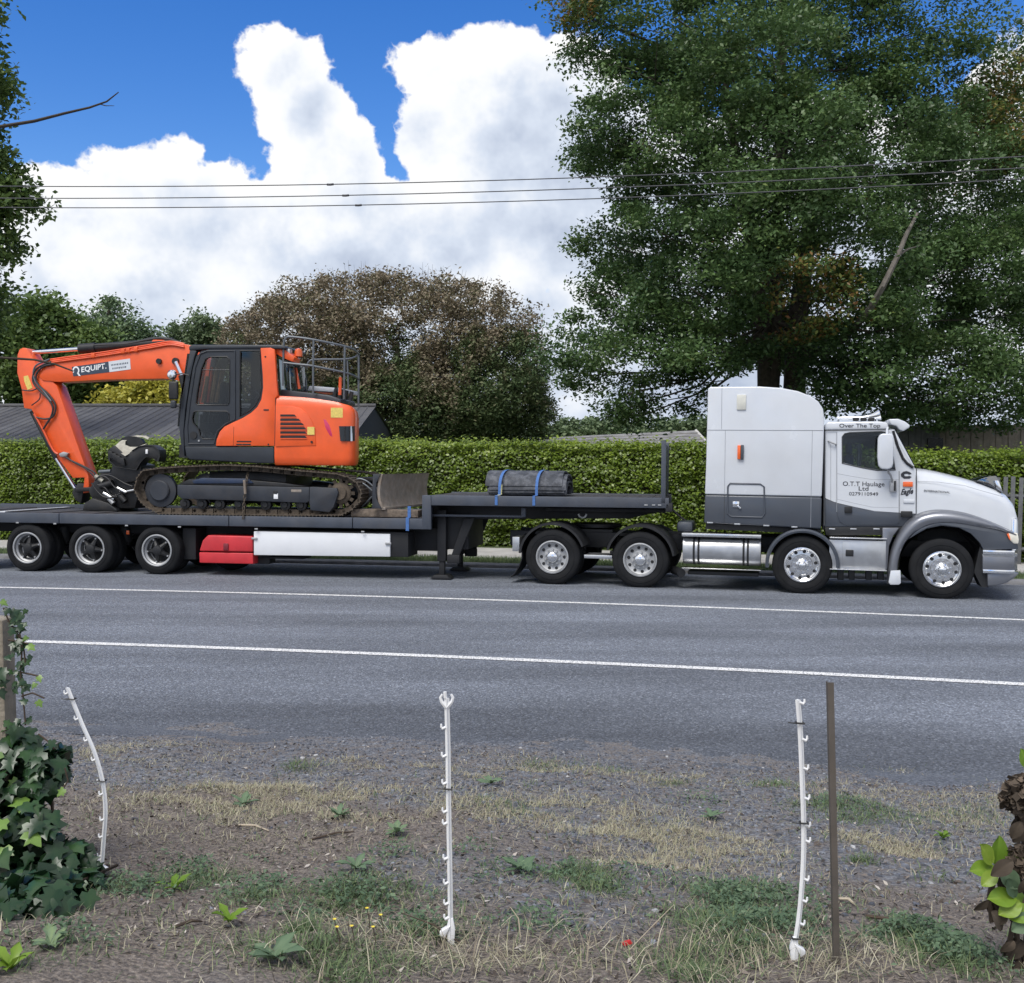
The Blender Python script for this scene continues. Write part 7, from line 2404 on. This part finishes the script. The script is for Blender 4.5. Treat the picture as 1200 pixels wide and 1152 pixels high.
def litter():
    # dry grass: patches as the photograph shows them (pixel centre, spread in metres, blades)
    q, tn = [], []
    spots = [(640, 905, .35, 420), (560, 912, .2, 150), (770, 915, .18, 120), (840, 915, .16, 260), (180, 880, .35, 340), (120, 885, .25, 200), (250, 935, .4, 620), (330, 930, .35, 520), (200, 930, .25, 260), (400, 935, .25, 260), (420, 900, .2, 180),
             (600, 950, .4, 520), (700, 945, .3, 320), (560, 945, .25, 220), (790, 975, .25, 360), (740, 985, .22, 280), (830, 1000, .28, 420), (770, 1015, .2, 260), (690, 965, .25, 160), (1000, 925, .25, 200), (1090, 960, .3, 260), (1150, 940, .3, 260), (1060, 1000, .12, 240), (1010, 985, .15, 150), (380, 960, .3, 260), (300, 960, .3, 260), (200, 960, .3, 160), (500, 900, .15, 80), (1030, 900, .4, 120), (900, 930, .3, 90)]
    for u, v, s, n in spots:
        c = ground_at(u, v)
        b = patchy(blades(int(n * 9), c.x, c.y, s * .85, .042, .003, 1.5))
        q.append(b); tn.append(np.tile(rng.random(len(b) // 2), 2) * .8 + .1)
    # straw lying and standing in the front strip
    for u, v, s, n in ((600, 1120, .12, 90), (540, 1130, .1, 80), (660, 1130, .15, 90), (870, 1135, .18, 200), (960, 1130, .15, 200), (1000, 1120, .1, 120), (760, 1130, .15, 90), (480, 1120, .15, 140), (430, 1090, .12, 120), (340, 1140, .12, 80)):
        c = ground_at(u, v)
        b = blades(int(n * 1.3), c.x, c.y, s * 1.2, .10, .0026, 1.4); q.append(b); tn.append(np.tile(rng.random(len(b) // 2), 2))
    # a thin scatter everywhere
    for p in on_pixels(950, -20, 1220, 890, 1150):
        b = blades(12, p.x, p.y, .10, .045, .0028, 1.6); q.append(b); tn.append(np.tile(rng.random(len(b) // 2), 2))
    o = link(quad_mesh('dry_grass', np.concatenate(q), np.concatenate(tn), 'straw'), 'dry_grass', kind='stuff')
    o['label'] = 'dry straw coloured grass scattered over the gravel verge'; o['category'] = 'grass'
    q, tn = [], []
    for u, v, s, n in ((355, 900, .12, 160), (345, 895, .08, 80), (640, 898, .25, 260), (720, 905, .2, 160), (790, 918, .12, 120), (905, 920, .18, 300), (985, 940, .22, 480), (1040, 955, .25, 420), (1130, 955, .3, 300), (1000, 960, .18, 220), (945, 945, .16, 160), (590, 945, .3, 220), (680, 1025, .16, 520), (700, 1040, .14, 320), (430, 1040, .22, 520), (405, 1060, .16, 320), (355, 1090, .05, 200), (370, 1110, .1, 200), (240, 1030, .16, 300), (210, 1040, .14, 200), (300, 1050, .16, 260), (860, 1050, .2, 720), (830, 1080, .18, 560), (900, 1080, .16, 460), (870, 1110, .2, 520), (800, 1130, .14, 300), (500, 1090, .12, 240), (1090, 1110, .14, 420), (1120, 1130, .14, 360), (1060, 1090, .1, 200), (130, 1040, .1, 160), (60, 1130, .14, 240), (420, 1130, .2, 400), (390, 1145, .15, 260), (820, 1145, .12, 200), (310, 1110, .12, 160), (1010, 1010, .06, 120)):
        c = ground_at(u, v)
        near = v > 1000
        b = blades(int(n * 1.5), c.x, c.y, s * .55, .045 if not near else .05, .0034, 1.15); q.append(b); tn.append(np.tile(rng.random(len(b) // 2), 2))
    for p in on_pixels(420, -20, 1220, 900, 1150):
        b = blades(8, p.x, p.y, .06, .04, .004, .9); q.append(b); tn.append(np.tile(rng.random(len(b) // 2), 2))
    o = link(quad_mesh('green_grass', np.concatenate(q), np.concatenate(tn), 'grass_green'), 'green_grass', kind='stuff')
    o['label'] = 'green grass tufts dotted over the near verge'; o['category'] = 'grass'
    # low feathery weeds (clover, yarrow) as mats of small leaves
    q, tn = [], []
    for u, v, s, n in ((430, 1050, .2, 900), (690, 1025, .16, 700), (860, 1060, .26, 2200), (900, 1090, .2, 1200), (240, 1025, .18, 700), (300, 1045, .15, 500), (600, 1025, .14, 350), (640, 1085, .16, 420), (1080, 1100, .16, 1400), (1120, 1120, .16, 1000), (500, 1085, .12, 400), (130, 1040, .14, 700), (180, 1050, .12, 300), (60, 1110, .14, 500), (560, 1000, .1, 140), (985, 945, .2, 500), (460, 1000, .1, 160), (820, 940, .15, 150), (360, 1060, .15, 500)):
        c = ground_at(u, v)
        x = c.x + rng.normal(size=n) * s * .62; y = c.y + rng.normal(size=n) * s * .62
        cl = (hash_noise(x, y, 9, 61) > .42); x, y = x[cl], y[cl]; n = len(x)
        hum = np.exp(-((x - c.x) ** 2 + (y - c.y) ** 2) / (s * s)) * .06
        z = verge_z(x, y) + rng.random(n) * (.02 + hum)
        q.append(np.stack([x, y, z], -1)); tn.append(.2 + .55 * rng.random(n))
    p = np.concatenate(q)
    o = link(leaf_mesh('clover_mat', p, .006 + .007 * rng.random(len(p)), np.concatenate(tn), 'weed_leaf', up=.9, length=2.2), 'clover_mat', kind='stuff')
    o['label'] = 'low feathery green weeds matted over the near verge'; o['category'] = 'weeds'
    # bark mulch chips
    n = 44000
    x = rng.uniform(-3.9, 3.6, n); y = rng.uniform(2.6, 8.2, n)
    gv = gravel_of(x, y, y - dline(x))
    keep = rng.random(n) > gv * .6
    x, y = x[keep], y[keep]; n = len(x)
    p = np.stack([x, y, verge_z(x, y) + .004 + .006 * rng.random(n)], -1)
    sz = .004 + .012 * rng.random(n) ** 2.5
    t_ = np.where(rng.random(n) < .07, .85 + .15 * rng.random(n), rng.random(n) * .75)
    o = link(leaf_mesh('bark_mulch', p, sz, t_, 'mulch', up=1.2, length=2.6, fold=.15), 'bark_mulch', kind='stuff')
    o['label'] = 'brown bark chips and leaf litter strewn over the soil'; o['category'] = 'mulch'
    # loose gravel: small tetra-like stones
    n = 48000
    x = rng.uniform(-5.5, 5.5, n); y = rng.uniform(3.2, 10.2, n)
    gv = gravel_of(x, y, y - dline(x)); w = y - dline(x)
    keep = (rng.random(n) < np.maximum(gv, .04)) & (w < -9.2)
    x, y = x[keep], y[keep]; n = len(x)
    c = np.stack([x, y, verge_z(x, y) + .001], -1)
    s = (.004 + .011 * rng.random(n) ** 2.5)[:, None]
    a = rng.uniform(0, 6.28, n)
    dx = np.stack([np.cos(a), np.sin(a), 0 * a], -1) * s; dy = np.stack([-np.sin(a), np.cos(a), 0 * a], -1) * s * .8
    dz = np.array([0, 0, 1.0]) * s * .7
    tt = [c + dx * rng.uniform(.6, 1.2, (n, 1)) + dz * rng.uniform(.3, 1, (n, 1)), c + dy * rng.uniform(.6, 1.2, (n, 1)) + dz * rng.uniform(.3, 1, (n, 1)), c - dx * rng.uniform(.6, 1.2, (n, 1)) + dz * rng.uniform(.3, 1, (n, 1)), c - dy * rng.uniform(.6, 1.2, (n, 1)) + dz * rng.uniform(.3, 1, (n, 1))]
    bt = [c + dx * 1.3 - dz * .3, c + dy * 1.3 - dz * .3, c - dx * 1.3 - dz * .3, c - dy * 1.3 - dz * .3]
    qs = [np.stack(tt, 1)] + [np.stack([bt[i], bt[(i + 1) % 4], tt[(i + 1) % 4], tt[i]], 1) for i in range(4)]
    tint_ = np.clip(rng.random(n) * .75 + (rng.random(n) < .04) * .3, 0, 1)
    o = link(quad_mesh('loose_gravel', np.concatenate(qs), np.tile(tint_, 5), 'gravel_stone'), 'loose_gravel', kind='stuff')
    o['label'] = 'loose blue-grey gravel along the edge of the seal'; o['category'] = 'gravel'


litter()


def strip_grass():
    """mown grass between kerb and footpath"""
    n = 44000
    x = rng.uniform(-16, 15, n); w = rng.uniform(3.03, 4.06, n)
    y = dline(x) + w
    b = np.stack([x, y, np.full(n, -.053)], -1)
    a = rng.uniform(0, 6.28, n); d = np.stack([np.cos(a), np.sin(a), 0 * a], -1) * .02; s = np.stack([-np.sin(a), np.cos(a), 0 * a], -1) * .006
    h = (.03 + .05 * rng.random(n))[:, None] * np.array([0, 0, 1.0])
    q = np.stack([b - s, b + s, b + h + d + s * .2, b + h + d - s * .2], 1)
    o = link(quad_mesh('mown_grass', q, .4 + .6 * rng.random(n), 'grass_green'), 'mown_grass', kind='stuff')
    o['label'] = 'strip of mown grass between kerb and footpath'; o['category'] = 'grass'


strip_grass()


def rosette(label, u, v, size, n, matn, tint, upright=.35):
    b = ground_at(u, v)
    t = thing('rosette_weed', label, 'weed', tuple(b), 'broad leaved weeds on the verge')
    rr = random.Random(int(u * 7 + v))
    vs, fs = [], []
    for i in range(6):
        s = i / 5; w = .2 * math.sin(math.pi * min(1, s * .9 + .08)) * (1 + .25 * math.sin(i * 2.4))
        for qd in (-1, 0, 1): vs.append((qd * w, s, .06 * abs(qd) + upright * s * (1 - s * .7)))
    for i in range(5):
        for j in range(2): fs.append((i * 3 + j, i * 3 + j + 1, (i + 1) * 3 + j + 1, (i + 1) * 3 + j))
    me = bpy.data.meshes.new('leaf'); me.from_pydata(vs, [], fs); me.shade_smooth()
    a = me.color_attributes.new('tint', 'FLOAT_COLOR', 'POINT')
    c = np.ones((18, 4), dtype=np.float32); c[:, :3] = np.array([tint + (.15 if k % 3 == 1 else rr.uniform(-.08, .08)) for k in range(18)])[:, None]
    a.data.foreach_set('color', c.ravel()); me.materials.append(MATS[matn])
    for i in range(n):
        o = bpy.data.objects.new('leaf', me); COL.objects.link(o); o.parent = t
        o.rotation_euler = (rr.uniform(.0, .5), rr.uniform(-.3, .3), 2 * math.pi * i / n + rr.uniform(-.3, .3))
        o.scale = (size * rr.uniform(.7, 1.2),) * 3; o.location = (0, 0, .01)


rosette('broad grey-green weed rosette near the bottom left of centre', 322, 1128, .10, 9, 'weed_leaf', .55, .6)
rosette('yellow-green seedling in bare soil between ivy and rosette', 268, 1085, .07, 6, 'bright_leaf', .4, .8)
rosette('small leafy weed left of the middle white post', 398, 958, .08, 9, 'weed_leaf', .6)
rosette('weed rosette on gravel right of the middle post top', 575, 920, .09, 8, 'weed_leaf', .65)
rosette('pale leafed sprout beside the bowed white post', 205, 1045, .07, 7, 'bright_leaf', .3, .7)
rosette('flat weed rosette behind the middle white post foot', 465, 978, .08, 8, 'weed_leaf', .7)
rosette('blue-green low weed right of the middle post on soil', 610, 1022, .09, 8, 'weed_leaf', .45)
rosette('small weed on the gravel left of the right white post', 832, 960, .08, 8, 'weed_leaf', .6)
rosette('lime weed sprout under the withered hydrangea', 1105, 985, .06, 7, 'bright_leaf', .3, .9)
rosette('pale weed cluster at the foot of the ivy', 60, 1112, .08, 9, 'weed_leaf', .75, .5)
rosette('bright sprout in the bottom left corner', 14, 1140, .09, 7, 'bright_leaf', .5, .8)
rosette('blue-green weed clump left of the middle post foot', 418, 1022, .09, 9, 'weed_leaf', .55, .8)
rosette('small green weed midway between the left and middle posts', 285, 945, .09, 8, 'weed_leaf', .6)


def sticks():
    specs = [((980, 1055), (1003, 1063), .006, 'pale broken stick lying by the metal stake', 'straw_stick'), ((1015, 1075), (1060, 1090), .007, 'dark fallen stick with pale tip right of the stake', 'stem'),
             ((205, 1088), (237, 1082), .006, 'grey twig on bare soil below the bowed post', 'stem'), ((280, 968), (315, 975), .006, 'pale twig across the straw left of centre', 'straw_stick'),
             ((365, 985), (415, 976), .005, 'crooked twig on gravel left of the middle post', 'stem'), ((735, 1118), (790, 1062), .0016, 'long pale dead stalk slanting up at bottom right of centre', 'straw_stick'),
             ((610, 1100), (598, 1065), .0022, 'short dead stalk standing right of the middle post', 'straw_stick'), ((540, 1108), (470, 1072), .003, 'dark thin briar stem crossing the middle post foot', 'stem')]
    mat('straw_stick', (.42, .36, .27), .9, var=.2, scale=20)
    for (a, b, r, lab, k) in specs:
        p, q = ground_at(*a), ground_at(*b)
        if abs(a[1] - b[1]) > 30:
            q = at(b[0], b[1], p.y + .03)
        m = MB(); mid = p.lerp(q, .5) + Vector((0.01, 0, .012))
        m.ring_tube([Vector((0, 0, .006)), mid - p + Vector((0, 0, .006)), q - p + Vector((0, 0, .006))], [r * .9, r, r * .5], 6)
        o = m.build('stick', 'straw_stick' if k == 'straw_stick' else 'stem_brown', None); o.location = p
        tag(o, lab, 'stick')
    p = ground_at(735, 1110)
    m = MB(); m.box(-.015, .015, -.006, .006, .004, .016)
    for i in range(len(m.v)):
        x, y, z = m.v[i]; m.v[i] = (x + .005 * math.sin(z * 300), y + .01 * (x > 0), z + .004 * (x > 0))
    o = m.build('plastic_scrap', 'red_scrap', None, .002); o.location = p
    tag(o, 'small red scrap of plastic lying in the weeds', 'litter')
    # yellow hawkbit flowers on thin stems
    mat('flower_yellow', (.75, .6, .06), .6)
    for i, (u, v) in enumerate(((392, 1078), (430, 1065), (437, 1087), (395, 1087), (446, 1073), (412, 1086))):
        b = ground_at(u + 3, v + 26)
        t = thing('yellow_flower', 'tiny yellow flower on a thin stem left of the middle post', 'flower', tuple(b), 'yellow flowers by the middle post')
        h = at(u, v, b.y) - b
        MB().ring_tube([(0, 0, -.01), h * .5 + Vector((.004, 0, 0)), h], .0015, 4).build('stem', 'stem_brown', t)
        f = MB()
        for k in range(9):
            q = 2 * math.pi * k / 9
            f.add([(h.x, h.y, h.z), (h.x + .0055 * math.cos(q - .3), h.y + .0055 * math.sin(q - .3), h.z + .003), (h.x + .007 * math.cos(q), h.y + .007 * math.sin(q), h.z + .004), (h.x + .0055 * math.cos(q + .3), h.y + .0055 * math.sin(q + .3), h.z + .003)], [(0, 1, 2, 3)])
        f.build('petals', 'flower_yellow', t, smooth=False)


sticks()
